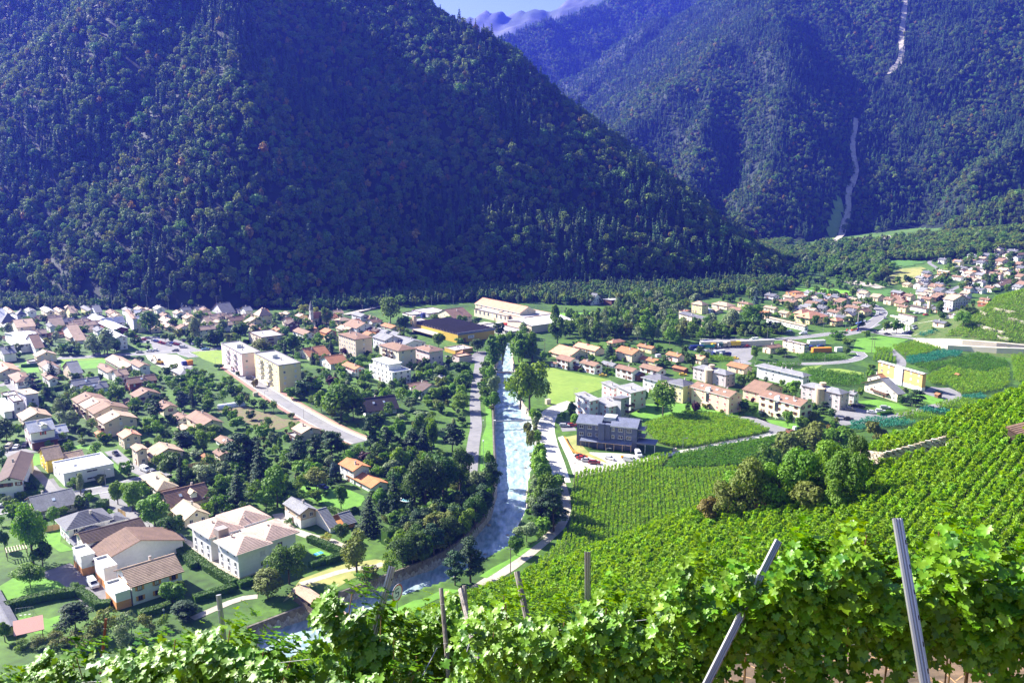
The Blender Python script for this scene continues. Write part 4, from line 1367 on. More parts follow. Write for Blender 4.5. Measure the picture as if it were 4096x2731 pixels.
road('A7',[(600,1330),(850,1260),(1180,1190),(1480,1110),(1700,1060),(2000,1000),(2323,930),(2600,880),(2900,820),(3050,770)],3.4,M['concrete'],'concrete farm path between the two vineyards',.05,edges=False)
sheet('driveway','A8',[(560,780),(780,760),(820,800),(980,850),(1140,900),(1240,940),(1140,965),(980,970),(800,880)],M['asphalt'],.04,'drive below the peach apartment houses',foot=True)
sheet('car_park','A8',[(1640,690),(1870,640),(2080,700),(2300,720),(2500,760),(2323,790),(2000,850),(1790,880),(1720,800)],M['asphalt'],.04,'car park of the pink round-tower apartments',foot=True)
road('B7',[(860,640),(1000,600),(1130,590),(1230,640),(1240,700),(1100,760),(960,800),(780,850),(560,900),(280,960),(0,1000)],4.5,M['asphalt'],'lane curving round the ochre apartment house',.045,edges=False)
sheet('yard','B7',[(830,640),(940,570),(1180,600),(1260,680),(1080,720),(920,670)],M['asphalt'],.03,'turning place beside the ochre apartment house',foot=True)
sheet('truck_yard','B5',[(310,720),(560,690),(880,690),(930,760),(880,840),(760,890),(620,800),(460,745)],M['asphalt'],.03,'truck yard with parked lorries',foot=True)
road('B5',[(700,850),(860,880),(1100,885),(1400,885),(1700,882),(1960,862),(2110,830),(2180,790),(2150,755),(2040,745)],6.0,M['asphalt'],'road looping round the small vineyard',.05)
road('B5',[(300,610),(600,610),(900,606),(1150,600),(1400,585),(1620,560),(1820,535),(2000,515),(2150,490),(2323,420)],8.0,M['asphalt'],'valley highway behind the truck yard',.07)
road('B6',[(-200,1290),(80,1235),(260,1130),(370,1030),(330,970),(220,915),(60,860),(-60,830)],8.0,M['asphalt'],'main road into the far village',.06)
road('B6',[(260,1240),(480,1285),(720,1315),(900,1345),(1100,1385),(1400,1405),(1750,1425),(2100,1440)],6.0,M['asphalt'],'road along the long pale retaining wall',.06)
road('B6',[(1030,350),(960,400),(920,440),(1010,500),(1030,530)],4.0,M['asphalt'],'lane bending down from the far hillside houses',.08,edges=False)
road('B6',[(1330,690),(1230,730),(1160,770),(1260,800),(1400,800)],5.0,M['asphalt'],'street through the far village',.08,edges=False)
road('B7',[(430,100),(500,170),(560,220),(600,270),(590,330)],5.0,M['asphalt'],'lane between the vine plots',.045,edges=False)
sheet('petrol_forecourt','B6',[(320,1240),(480,1130),(640,1130),(800,1140),(960,1110),(880,1230),(730,1290),(560,1280)],M['concrete'],.035,'pale forecourt of the petrol station',foot=True)
sheet('factory_yard','B3',[(1380,790),(1500,850),(1700,870),(1790,850),(1870,790),(1870,740),(1760,740),(1690,800)],M['asphalt_dark'],.03,'yard of the yellow factory',foot=True)
sheet('works_yard','B3',[(1600,440),(1850,400),(2100,420),(2323,470),(2323,560),(1900,520),(1700,460)],M['concrete'],.03,'pale yard in front of the power station',foot=True)
# track and slide lines on the mountains
strip('mountain_track','S',[(1380,1262),(1480,1238),(1600,1212),(1720,1198),(1860,1178),(2010,1150)],5,M['gravel'],.9,'pale track climbing along the foot of the dark mountain')
strip('scree_gully','S',[(3622,-30),(3615,60),(3605,150),(3603,240),(3560,300)],11,M['scree'],3.0,'pale scree slide high in the mountain gully',step=20)
strip('scree_gully','S',[(3425,480),(3410,590),(3424,690),(3395,770),(3392,850),(3370,930),(3330,985)],9,M['scree'],3.0,'pale stream bed running down the gully',step=15)
sheet('clearing','S',[(3338,800),(3365,800),(3372,870),(3350,940),(3318,975),(3310,930),(3330,860)],M['meadow'],1.2,'narrow grassy clearing beside the stream bed',drape=8)

# --- lawns, meadows and fields
sheet('meadow','B4',[(390,905),(560,960),(800,1005),(1000,1045),(1150,1075),(1020,1180),(800,1260),(690,1330),(560,1370),(400,1380),(420,1100),(350,960)],M['meadow'],.03,'mown meadow between river trees and the brown-roofed houses',foot=True)
sheet('football_pitch','B4',[(500,300),(960,290),(1010,400),(690,390),(560,345)],M['pitch'],.03,'bright green football pitch below the dark mountain',foot=True)
sheet('lawn','A7',[(1200,640),(1330,480),(1800,480),(1960,470),(2323,560),(2323,640),(1980,590),(1700,640),(1480,690)],M['lawn'],.03,'bright lawn around the big tree')
sheet('lawn','A8',[(-40,640),(60,590),(170,640),(420,740),(600,720),(580,775),(400,775),(200,740),(0,730)],M['lawn'],.032,'lawn in front of the left peach apartment house')
sheet('lawn','A8',[(620,760),(720,690),(820,690),(840,770),(960,850),(1230,930),(1300,880),(1260,850),(900,800),(760,770)],M['lawn'],.05,'lawn in front of the right peach apartment house')
sheet('lawn','B7',[(90,740),(300,720),(560,770),(700,830),(520,835),(340,825),(140,780)],M['lawn'],.03,'lawn below the cream chalet')
sheet('lawn','B7',[(600,640),(700,660),(860,660),(1090,710),(1070,750),(960,775),(880,740),(680,700)],M['lawn'],.05,'lawn beside the turning place')
sheet('lawn','B2',[(185,600),(300,590),(550,570),(550,745),(470,740),(330,690)],M['meadow'],.03,'green plot beside the pink apartment block',foot=True)
sheet('lawn','B1',[(700,700),(1000,690),(1290,670),(1230,700),(1210,780),(1000,800),(730,810),(710,770)],M['lawn'],.03,'bright meadow behind the row of houses',foot=True)
sheet('lawn','B1',[(690,690),(1000,680),(1290,665),(1280,680),(1000,700),(740,712)],M['meadow'],.05,'grass verge along the road')
sheet('lawn','B1',[(215,760),(330,690),(440,780),(460,840),(320,850)],M['lawn'],.03,'lawn beside the yellow chalet')
sheet('lawn','A1',[(250,510),(330,480),(480,480),(480,600),(340,630),(270,570)],M['lawn'],.055,'lawn in front of the yellow house',foot=True)
sheet('lawn','A1',[(780,420),(930,370),(1110,390),(1180,480),(1400,640),(1430,690),(1370,720),(1330,640),(1200,530),(1000,420)],M['lawn'],.03,'garden lawn behind the white cube house')
sheet('lawn','A4',[(0,850),(150,760),(480,760),(680,800),(800,890),(760,930),(560,960),(300,1050),(60,1090),(0,1040)],M['lawn'],.03,'bright lawn around the small tree at the left edge')
sheet('lawn','A4',[(130,1260),(300,1200),(560,1230),(700,1190),(690,1290),(560,1400),(420,1410)],M['lawn'],.03,'lawn beside the pink shelter')
sheet('lawn','A4',[(500,320),(560,240),(720,210),(700,340),(860,430),(700,460)],M['lawn'],.03,'lawn by the white house with the dark ribbed roof')
sheet('lawn','A2',[(1430,950),(1480,850),(1650,870),(1900,880),(2010,890),(2200,970),(2160,1080),(2000,1140),(1900,1130),(1780,1080)],M['lawn'],.03,'wide lawn below the orange-roofed house',foot=False)
sheet('lawn','A3',[(-40,920),(60,940),(180,1000),(100,1090),(-100,1120)],M['lawn'],.03,'lawn behind the tall hedge')
sheet('lawn','A3',[(560,620),(720,660),(740,730),(640,770),(540,740)],M['lawn'],.03,'lawn beside the small spruce')
sheet('lawn','A5',[(1545,720),(1620,700),(1860,790),(1740,840),(1600,800)],M['lawn'],.05,'small lawn with the blue table')
sheet('field','A2',[(840,120),(960,0),(1100,0),(1330,110),(1330,150),(1200,200),(1000,190)],M['soil'],.03,'ploughed garden plot beside the town road',foot=True)
sheet('field','B2',[(480,1290),(820,1230),(960,1290),(1230,1380),(1450,1390),(1400,1440),(1000,1480),(820,1420),(620,1330)],M['soil'],.028,'brown allotment ground',foot=True)
sheet('riverside_lawn','A6',[(1500,740),(1650,640),(1850,540),(1960,460),(2150,350),(2290,260),(2200,340),(1960,520),(1700,690),(1590,760)],M['lawn'],.03,'grass strip between river and sandy track')
sheet('riverside_lawn','A6',[(390,1180),(740,1020),(860,1000),(1100,880),(1300,900),(1000,1010),(740,1140),(560,1240),(380,1250)],M['lawn'],.03,'grass on the near river bank behind the round sign')
sheet('field','B5',[(1490,930),(1720,900),(1600,960),(1450,960)],M['meadow'],.03,'small light meadow above the striped vineyard')
sheet('field','B5',[(1660,950),(1900,940),(2200,990),(2190,1020),(1960,1010)],M['meadow'],.03,'narrow light field above the striped vineyard')
sheet('field','B6',[(40,1420),(80,1320),(360,1290),(680,1330),(560,1380),(470,1480),(180,1480),(40,1460)],M['lawn'],.03,'green meadow beside the road loop')
sheet('football_pitch','B5',[(1380,20),(1640,0),(2020,30),(2020,90),(1640,80),(1400,50)],M['pitch'],.05,'sports ground behind the far village',drape=6)
sheet('football_pitch','B5',[(1530,85),(1650,80),(1770,120),(1760,145),(1660,145)],M['pitch'],.06,'small green pitch behind the far village',drape=6)
sheet('dry_slope','B6',[(400,660),(500,560),(640,500),(860,490),(830,560),(720,620),(600,670),(470,695)],M['dry'],.5,'dry straw-coloured slope above the far river',drape=6)
sheet('river_gravel','B6',[(-60,630),(120,650),(290,690),(380,700),(330,740),(160,720),(0,690),(-80,660)],M['gravel'],.3,'gravel bed of the far river',drape=6)
sheet('field','B6',[(70,435),(300,405),(560,385),(800,350),(950,345),(950,400),(700,480),(460,490),(280,470)],mat('far_field',(0.085,0.20,0.035),var=.2,scale=.1),.4,'green field on the slope above the far river',drape=6)
sheet('field','B6',[(60,800),(300,760),(480,755),(450,830),(260,860),(160,850)],_m['far_field'],.3,'green field beside the far village road',drape=6)
sheet('field','B6',[(1100,480),(1240,460),(1240,500),(1100,520)],M['meadow'],.4,'meadow among the far hillside houses',drape=5)
sheet('field','B6',[(1240,370),(1480,340),(1500,400),(1300,390)],M['lawn'],.4,'light green meadow on the far hillside',drape=5)
sheet('quarry_scar','B6',[(290,250),(330,190),(440,130),(470,150),(430,200),(400,270),(340,260)],M['works'],1.5,'pale sandy scar in the wood above the far river',drape=5)

# long pale retaining wall with road on the right
def ret_wall(z,lo,up,m,label):
 A,B=[Wq(z,*p) for p in lo],[Wq(z,*p) for p in up]
 hs=[]
 V,F_=[],[]
 for p,(ux,uy) in zip(A,up):
  dep=p.y*cp - (p.z - CH)*sp;u_=p.y*sp+(p.z - CH)*cp
  v=(CY - q(z,ux,uy)[1])/FPX
  hs.append(max(.6,(v*dep - u_)/(cp+v*sp)))
 o=A[len(A) // 2].copy()
 n=len(A)
 for t in (0,1.6):
  for p,h in zip(A,hs):
   d=Vector((p.x,p.y,0)).normalized()*t
   V.append(p+d - o+Vector((0,0,-1)));V.append(p+d*1.6 - o+Vector((0,0,h)))
 for i in range(n - 1):
  a=2*i;b=2*n+a
  F_ += [(a,a+2,a+3,a+1),(b+2,b,b+1,b+3),(a+1,a+3,b+3,b+1)]
 ob=link('retaining_wall',mesh_np('retaining_wall',V,F_,[m]),None,o)
 px,py,_=project(o)
 reg(ob,label,'wall',px,py,None,True)
m_pw=mat('pale_wall',(0.74,0.66,0.50),var=.1,scale=.4,col2=(.66,.58,.44),mix_scale=.1,rough=.9)
ret_wall('B6',[(740,1340),(900,1385),(1130,1450),(1400,1470),(1700,1490),(2100,1505)],[(745,1325),(900,1350),(1130,1395),(1400,1410),(1700,1425),(2100,1438)],m_pw,'long pale lower retaining wall below the vineyard road')
ret_wall('B6',[(900,1340),(1070,1365),(1300,1398),(1700,1416),(2100,1430)],[(960,1335),(1180,1325),(1480,1335),(1600,1365),(2100,1400)],m_pw,'pale upper retaining wall above the vineyard road')
ret_wall('B5',[(300,690),(600,685),(880,682),(1150,670)],[(300,630),(600,625),(880,618),(1150,605)],M['kerb'],'grey concrete wall carrying the valley highway')

# ================================================================== BUILDINGS (read zone by zone from the photograph)
h_=house
# --- near left
W5=dict(th=45,wall='white',rc='pinktile',fascia='white',pitch=.32)
def hip_cluster():
 """white apartment house with six hipped roofs set in steps"""
 C,a,b,h,dep=solve_box('A5',750,1060,515,1440,760,45)
 root=link('apartment_house',None,None,C,R(45))
 C2,a2,b2,h2,_=solve_box('A5',430,855,215,1100,560,45)
 inv=Matrix.Rotation(-R(45),3,'Z')
 d=inv @ (C2 - C)
 mb=MB()
 blocks=[(0,9.2,0,b),(9.2,18.5,1.6,b+1.5),(d.x,d.x+9.2,d.y,d.y+b2),(d.x+9.2,d.x+18.5,d.y+1.2,d.y+b2+1.0)]
 for i,(x0,x1,y0,y1) in enumerate(blocks):mb.box(x0+.002*i,x1 - .003*i,y0+.002*i,y1 - .003*i,-1.2,h - .01*i)
 link('wall',mb.mesh('wall',wallm('white')),root)
 rm,fm=roofm('pinktile'),m_fascia['white']
 for i,(x0,x1,y0,y1) in enumerate(blocks):
  r=link('roof',roof_mesh('H',x0,x1,y0,y1,h+.004*i ,.4,.9,0,.3,rm,fm,11),root)
 part_box(root,'link_block',2.0,17.0,4.0,d.y+.8,-1,h - 1.2,wallm('white'))
 part_box(root,'lift_housing',1.0,4.0,b+1.2,b+4.2,h - 1,h+2.2,m_cap)
 for x,y in ((2.5,b*.7),(13,b*.6),(12,d.y+3),(3,d.y+5)):chimney(root,x,y,h+1.2,.9,.35)
 for (bx,bd) in ((0,b),(d.x,b2)):
  y0=0 if bx == 0 else d.y
  for f in range(3):
   for k in range(3):
    add_window(root,'L',y0+(k+.5)*bd/3,.6+f*(h - .4)/3+(.4 if f == 2 else 0),.95,1.35 if f < 2 else 1.0,'glass',None,b0=bx)
 for f in range(2):add_window(root,'R',7.2,.9+f*2.9+.6,1.6,1.5,'glass' if f == 0 else 'blind',None)
 for f in range(2):add_window(root,'R',13.5,.9+f*2.9+.6,1.6,1.5,'glass',None,b0=1.6)
 part_box(root,'plinth',-.12,9.3,-.12,b+.1,-1.2,.35,wallm('beige'))
 part_box(root,'terrace_wall',6.4,11.5,-4.2,-3.95,-.5,1.1,wallm('white'))
 for (x0,x1,y0,y1) in blocks:add_foot([C+Matrix.Rotation(R(45),3,'Z') @ Vector(p) for p in ((x0,y0,0),(x1,y0,0),(x1,y1,0),(x0,y1,0))])
 px,py,_=project(C+Vector((0,0,4)))
 reg(root,'large white apartment house under stepped pink hipped roofs','apartment house',px,py,None,True)
hip_cluster()
# brick and white terrace of three
h_('A4',1550,1075,1372,2125,845,'R','white','tan',42,.46,label='white terrace house with pale ribbed roof nearest the vines',fixed=True,sh='orange',nr=3,nl=2,floors=2,chim=1,fascia='brown',minb=8)
h_('A4',1150,740,1000,2130,590,'L','white','umber',42,.3,label='middle terrace house with wide dark brown roof',fixed=True,nl=2,floors=2,chim=1,fascia='tan',win=False)
h_('A4',1010,560,985,1690,345,'R','white','dkbrown',42,.4,label='rear terrace house with orange-edged brown roof',fixed=True,nr=3,floors=2,chim=0,fascia='tan',minb=8)
for (cx,cy,xl,xr,ey,lb) in ((965,735,865,1120,505,'brick garage with white roof terrace, rearmost of three'),(1230,890,1118,1380,640,'brick garage with white roof terrace, middle of three'),(1360,1135,1236,1530,935,'brick garage with white roof terrace, frontmost of three')):
 r,a,b,hh=h_('A4',cx,cy,xl,xr,ey,'F','white','gravel',42,label=lb,name='garage',cat='garage',fixed=True,win=False,chim=0,base='orange',bh=2.1,fascia='white')
 d=MB();d.box(-1.1,1.1,-.1,-.02,0,1.9);link('garage_door',d.mesh('garage_door',m_door),r,(-.02,b*.5,0),-math.pi/2)
# white house, dark ribbed hips
h_('A1',812,1530,705,1290,1345,'H','white','slate',42,.5,label='white house with large dark ribbed hipped roof',fixed=True,fascia='white',o=1.0,nl=2,nr=3,floors=2)
h_('A1',890,1590,790,1330,1525,'H','white','slate',42,.5,label='low white wing with dark ribbed hipped roof',fixed=True,fascia='white',o=.8,nl=1,nr=2)
h_('A1',1290,1400,1270,1460,1270,'H','white','slate',42,.4,label='small white annex with dark ribbed roof',fixed=True,fascia='white',chim=0,minb=6)
h_('A1',430,1240,318,900,1145,'R','greygreen','grey',40,.42,label='olive house with weathered grey roof by the street',fixed=True,chim=1,sky=1,minb=9,fascia='brown')
r,a,b,hh=h_('A1',755,858,625,1330,703,'F','white','light',40,label='white flat-roofed cube house with strip windows',fixed=True,win=False,chim=0,fascia='white',door=False)
for (u,z_,w_,q_) in ((a*.1,1.5,.8,1.2),(a*.28,2.6,1.5,1.2),(a*.56,3.4,3.6,.7),(a*.56,.8,3.8,.7)):add_window(r,'R',u,z_,w_,q_)
for (u,z_) in ((b*.75,3.2),(b*.75,.8),(b*.4,2.2)):add_window(r,'L',u,z_,.8,1.2)
part_box(r,'roof_dome',a*.3,a*.36,b*.45,b*.6,hh - .45,hh+.1,m_fascia['white'])
h_('A1',560,700,475,740,545,'R','yellow','tan',40,.55,label='bright yellow house with sandy tiled roof',fixed=True,nl=2,nr=0,floors=2,chim=0,minb=8)
h_('A1',785,640,745,978,548,'R','yellow','tan',40,.5,label='yellow side building with sandy tiled roof',fixed=True,nl=0,nr=0,chim=0,minb=7)
r,a,b,hh=h_('A1',375,428,300,650,228,'R','white','light',40,.52,label='tall white house with pale roof and dormer',fixed=True,sh='red',nl=2,nr=1,floors=2,chim=1,minb=9)
mb=MB();mb.box(-1.1,1.1,-.9,2.2,0,1.5);link('dormer',mb.mesh('dormer',wallm('white')),r,(a*.6,1.6,hh+.3))
dm=link('dormer_roof',roof_mesh('L',-1.1,1.1,-.9,2.2,1.5,.5,.3,.3,.12,roofm('light'),m_fascia['brown']),r,(a*.6,1.6,hh+.3))
h_('A1',625,330,615,790,240,'R','white','light',40,.5,label='white wing with pale roof and skylight',fixed=True,nl=0,nr=1,chim=0,sky=1,minb=8)
h_('A1',390,440,375,680,350,'SF','brown','slate',40,.18,label='timber carport with dark lean-to roof',name='carport',cat='carport',fixed=True,win=False,chim=0,depth=4)
h_('A1',-10,1010,-160,275,810,'L','white','dkbrown',22,.42,label='white chalet with dark brown roof at the left edge',fixed=True,sh='brown',chim=1,nr=3,floors=1)
h_('A1',1450,425,1385,1640,290,'L','beige','salmon',40,.42,label='beige house with light orange roof',fixed=True,nl=2,nr=2,floors=2)
h_('A1',1610,625,1545,1720,440,'L','beige','tan',40,.4,label='beige twin house with tan roof, left half',fixed=True,nl=1,nr=1,floors=2,chim=0)
h_('A1',1795,610,1700,2130,510,'L','beige','tan',40,.42,label='beige twin house with tan roof, right half',fixed=True,nl=2,nr=4,floors=1)
for i,(cx,cy,xl,xr,ey,nm) in enumerate(((920,1335,862,1240,1192,'rearmost'),(1010,1400,960,1330,1255,'second from the rear'),(1110,1475,1058,1500,1315,'second from the front'),(1226,1600,1160,1600,1428,'frontmost'))):
 h_('B1',cx,cy,xl,xr,ey,'L','beige','tan' if i % 2 else 'brown',40,.36,label='beige row house with brown roof, %s of the stepped row' % nm,fixed=True,nl=1,nr=3,floors=2,chim=1,depth=9.5,bal=[('L',.1,.6,.5,1.2)])
h_('B1',968,1110,918,1255,1045,'R','lightblue','grey',40,.5,label='light blue house with grey roof',fixed=True,nr=1,sky=1,minb=8)
h_('B1',872,1085,838,1170,992,'R','white','grey',40,.5,label='white house with grey roof behind the light blue one',fixed=True,nr=0,sky=1,minb=8)
h_('B1',1512,1060,1475,1822,968,'R','redbrown','brown',40,.5,label='red-brown timber house with brown roof',fixed=True,sky=1,minb=8)
h_('B1',1592,1205,1525,1865,1125,'L','cream','brown',40,.42,label='cream house with brown roof and one shuttered window',fixed=True,nr=2,sh='brown',floors=1)
h_('B1',1470,1230,1432,1570,1185,'L','cream','brown',40,.4,cat='house',chim=0)
h_('B1',1905,1350,1818,2060,1258,'L','cream','brown',40,.4,nr=1,sh='brown')
h_('B2',40,1440,-35,200,1395,'L','white','brown',40,.4)
h_('B2',322,1560,140,555,1455,'L','cream','brown',40,.42,nr=1,floors=1,sh='brown')
h_('A2',100,250,40,215,200,'L','cream','tan',40,.4,chim=0)
h_('A2',1480,335,1370,1690,232,'L','beige','tan',40,.38,label='tan house with sandy roof beside the town road',fixed=True,nl=2,nr=1,floors=2)
h_('A2',1395,350,1300,1480,285,'F','beige','gravel',40,label='low beige annex of the tan house',fixed=True,chim=0)
h_('A2',612,440,478,735,382,'L','white','brown',40,.42,sky=1)
h_('A2',526,560,456,630,492,'L','beige','brown',40,.4,chim=0)
h_('A2',2078,830,1922,2260,668,'L','white','orange',40,.42,label='white house with bright orange roof and tall chimney, rear wing',fixed=True,nl=3,nr=0,floors=2)
h_('A2',2285,935,2015,2470,862,'L','white','orange',40,.42,label='white house with bright orange roof, front wing',fixed=True,nl=3,nr=1,floors=1)
h_('A2',1465,1345,1283,1640,1165,'L','tan','grey',40,.5,label='brown and white house with arched dormer',fixed=True,base='white',bh=2.6,nl=2,nr=2,floors=2)
h_('A2',1805,1400,1560,1870,1320,'R','white','grey',40,.5,label='low white garage with orange timber gable',name='garage',cat='garage',fixed=True,win=False,chim=0,fascia='tan')
h_('A2',1990,1350,1840,2090,1290,'R','orange','grey',40,.5,label='orange timber shed with grey roof',name='shed',cat='shed',fixed=True,win=False,chim=0)
h_('A2',120,1335,-20,395,1240,'L','cream','sand',40,.62,label='cream house with steep flared sandy roof',fixed=True,nl=1,nr=2,floors=1)
h_('A1',1845,1000,1650,2060,900,'H','cream','sand',40,.5,label='cream house with sandy many-sided roof',fixed=True,nl=2)
h_('A1',1985,1140,1855,2440,1085,'R','cream','brown',40,.6,label='cream house with brown mansard roof and dormers',fixed=True,sky=2,minb=10)
r,a,b,hh=HOUSES[-1][0],HOUSES[-1][1],HOUSES[-1][2],HOUSES[-1][3]
mb=MB();mb.box(-1,1,-.6,2.4,0,1.7);link('dormer',mb.mesh('dormer',wallm('white')),r,(a*.62,1.4,hh+.4));link('dormer_roof',roof_mesh('L',-1,1,-.6,2.4,1.7,.7,.3,.3,.12,roofm('sand'),m_fascia['brown']),r,(a*.62,1.4,hh+.4))
# bottom left corner
h_('A4',60,1440,-200,215,1380,'L','cream','slate',40,.5,label='house corner with dark slate roof cut by the left edge',fixed=True,win=False,chim=0)
def shelter():
 C,a,b,h,dep=solve_box('A4',190,1530,160,510,1425,30)
 r=link('garden_shelter',None,None,C,R(30));b=4.2
 for x in (.15,a - .15):
  for y in (.15,b - .15):part_box(r,'post',x - .08,x+.08,y - .08,y+.08,-.5,2.4,m_poletimber)
 link('roof',roof_mesh('SF',0,a,0,b,2.4,.35,.3,.3,.12,mat('pink_roofing',(.55,.30,.24),var=.12),m_fascia['brown']),r)
 px,py,_=project(C);reg(r,'open garden shelter with pale pink roof at the left edge','shelter',px,py,None,True)
shelter()
# --- left, second belt
h_('B1',438,740,400,662,655,'L','cream','tan',40,.42,label='pale yellow chalet with tan roof and white blinds',fixed=True,wstyle='blind',nr=2,floors=2)
h_('B1',345,775,315,440,715,'F','white','light',40,name='garage',cat='garage',label='small white flat-roofed garage by the chalet',fixed=True,chim=0)
h_('B1',540,862,452,700,800,'L','cream','brown',40,.42)
h_('B1',-5,940,-90,240,845,'L','cream','salmon',40,.4,nr=2,floors=1)
h_('B1',207,1030,110,400,952,'H','offwhite','brown',40,.45,sh='brown')
h_('B1',178,1370,105,290,1175,'F','lavender','light',40,label='tall lavender-grey modern block with white chimney',fixed=True,floors=3,nl=0,nr=1,chim=1)
h_('B1',60,1385,-25,150,1295,'SF','white','white',40,.15,label='white garage with pale sloping roof by the modern block',name='garage',cat='garage',fixed=True,win=False,chim=0)
h_('B1',320,1290,215,460,1140,'SB','lavender','sand',40,.1,label='lavender-grey modern house with tan sloping roof',fixed=True,chim=1)
h_('B1',60,1190,20,220,1110,'F','lavender','light',40,label='pale lavender modern house at the left edge',fixed=True)
h_('B1',285,1470,215,600,1390,'L','beige','tan',40,.42,label='beige house with tan roof and two white shutters',fixed=True,wstyle='blind',nr=2,floors=1)
h_('B1',1440,838,1228,1630,800,'L','cream','tan',40,.42,sky=2)
h_('B1',2100,915,1990,2320,865,'H','cream','grey',40,.4,label='low grey hipped bungalow beside the building site',fixed=True)
h_('B1',1345,585,1200,1488,445,'L','white','light',40,.42,label='tall white house with pale roof behind two loose trees',fixed=True,nr=2,floors=3)
h_('B1',1330,400,1010,1490,345,'L','redbrown','light',40,.36,label='long barn with pale metal roof and red-brown gable',name='barn',cat='barn',fixed=True,win=False,chim=0)
h_('B1',820,490,760,1025,438,'L','beige','tan',40,.42)
h_('B1',890,510,700,1000,470,'R','offwhite','tan',40,.35)
h_('B1',250,612,65,512,512,'R','offwhite','light',40,.12,label='long pale building with row of small windows',fixed=True,nr=6,floors=1,chim=0)
h_('B1',316,474,288,548,405,'R','cream','tan',38,.5,sh='brown')
h_('B1',562,450,548,752,407,'R','tan','rust',38,.5)
h_('B1',36,475,24,212,440,'R','offwhite','brown',38,.5)
h_('B1',216,450,145,420,318,'R','cream','tan',38,.3)
h_('B1',30,345,0,215,262,'H','cream','slate',38,1.1,label='mansion with steep dark slate roof and small dormers',fixed=True,o=.4)
h_('B1',215,300,190,320,170,'H','lavender','slate',38,.8,label='dark slate-roofed tower of the mansion',fixed=True,o=.3)
for (cx,cy,xl,xr,ey,wl,rf) in ((610,345,540,752,310,'cream','tan'),(360,300,325,450,275,'beige','brown'),(740,290,722,870,255,'lavender','slate'),(880,300,868,1030,270,'offwhite','tan'),(1020,330,1008,1212,290,'offwhite','tan'),
         (980,262,960,1195,230,'lavender','slate'),(450,250,436,535,222,'lavender','brown'),(560,258,540,720,232,'lavender','tan'),(800,370,765,960,345,'beige','tan'),(980,380,962,1090,345,'cream','tan'),(820,330,800,960,300,'beige','tan')):
 h_('B1',cx,cy,xl,xr,ey,'R',wl,rf,38,.5,minb=8)
h_('B1',1216,315,1206,1450,275,'R','white','light',38,.7,label='long white house with pale roof in the old town',fixed=True,minb=9)
h_('B1',1560,380,1450,1588,215,'H','lavender','brown',30,.35,label='tall grey house with an orange side wall',fixed=True,floors=4)
h_('B1',1602,378,1588,1705,240,'R','cream','light',38,.5,minb=9)
for (cx,cy,xl,xr,ey,wl,rf) in ((1925,300,1845,2040,255,'beige','tan'),(1935,345,1890,1990,285,'cream','tan'),(1965,370,1915,2045,320,'cream','tan'),(2088,392,2052,2205,330,'white','brown'),(1260,185,1250,1345,170,'lavender','slate'),(1900,215,1850,1990,190,'lavender','brown'),(2110,90,2095,2150,84,'lavender','slate')):
 h_('B1',cx,cy,xl,xr,ey,'L',wl,rf,38,.5,minb=7)
for (cx,cy,xl,xr,ey,wl,rf,t) in ((262,215,250,420,175,'beige','tan','R'),(215,240,120,262,200,'beige','brown','L'),(448,235,438,592,198,'cream','tan','R'),(600,230,590,680,200,'cream','tan','R'),(650,285,600,805,242,'paleyellow','brown','R'),(770,235,755,900,205,'cream','tan','R'),
          (852,330,838,1025,262,'paleyellow','tan','L'),(275,455,265,475,350,'cream','tan','R'),(490,375,468,675,302,'offwhite','tan','R'),(380,300,300,520,262,'beige','tan','R'),(745,165,735,870,135,'lavender','slate','R'),(140,330,100,200,285,'beige','tan','L'),(560,180,430,700,160,'lavender','slate','R')):
 h_('B2',cx,cy,xl,xr,ey,t,wl,rf,38,.5,minb=7)
h_('B2',985,275,920,1132,185,'H','paleyellow','tan',38,1.0,label='tall pale yellow villa with steep striped roof',fixed=True,floors=3,o=.5)
# church
def church():
 C,a,b,h,dep=solve_box('B2',1580,298,1550,1612,118,38)
 r=link('church',None,None,C,R(38))
 part_box(r,'tower',0,a,0,a,-1,h,wallm('offwhite'))
 sp_=MB();A=[(-.3,-.3,h),(a+.3,-.3,h),(a+.3,a+.3,h),(-.3,a+.3,h)]
 hh=h*.62
 sp_.poly(A[::-1])
 for i in range(4):sp_.poly([A[i],A[(i+1) % 4],(a/2,a/2,h+hh)])
 link('spire',sp_.mesh('spire',roofm('slate')),r)
 for z_ in (h - 3.2,):
  add_window(r,'R',a/2,z_,.9,2.0);add_window(r,'L',a/2,z_,.9,2.0)
 link('nave',wall_mesh('R',13,8,5,.8,wallm('cream')),r,(a+.05,a*.2,0))
 link('roof',roof_mesh('R',0,13,0,8,5,.8,.4,.3,.2,roofm('rust'),m_fascia['brown']),r,(a+.05,a*.2,0))
 for k in range(4):add_window(r,'R',a+2+k*3,1.6,.8,2.2,b0=a*.2)
 px,py,_=project(C+Vector((0,0,h)));reg(r,'village church with slender grey pointed spire','church',px,py,None,True)
church()
for (cx,cy,xl,xr,ey,wl,rf,t) in ((1510,290,1492,1560,245,'cream','tan','H'),(1450,265,1420,1542,190,'paleyellow','tan','L'),(1325,372,1280,1450,275,'darkwood','dkbrown','L'),(1505,462,1372,1632,400,'white','brown','L'),(1600,400,1550,1700,350,'cream','rust','L'),
          (1760,465,1690,1880,380,'orange','rust','L'),(1800,488,1732,1908,440,'cream','brown','L'),(1905,300,1856,2050,245,'paleyellow','tan','H'),(2110,400,1962,2318,325,'white','brown','L'),(2160,262,2060,2250,190,'lavender','grey','L'),(2270,270,2250,2350,215,'cream','brown','L'),(1990,395,1875,2110,355,'cream','tan','L')):
 h_('B2',cx,cy,xl,xr,ey,t,wl,rf,38,.42,minb=7)
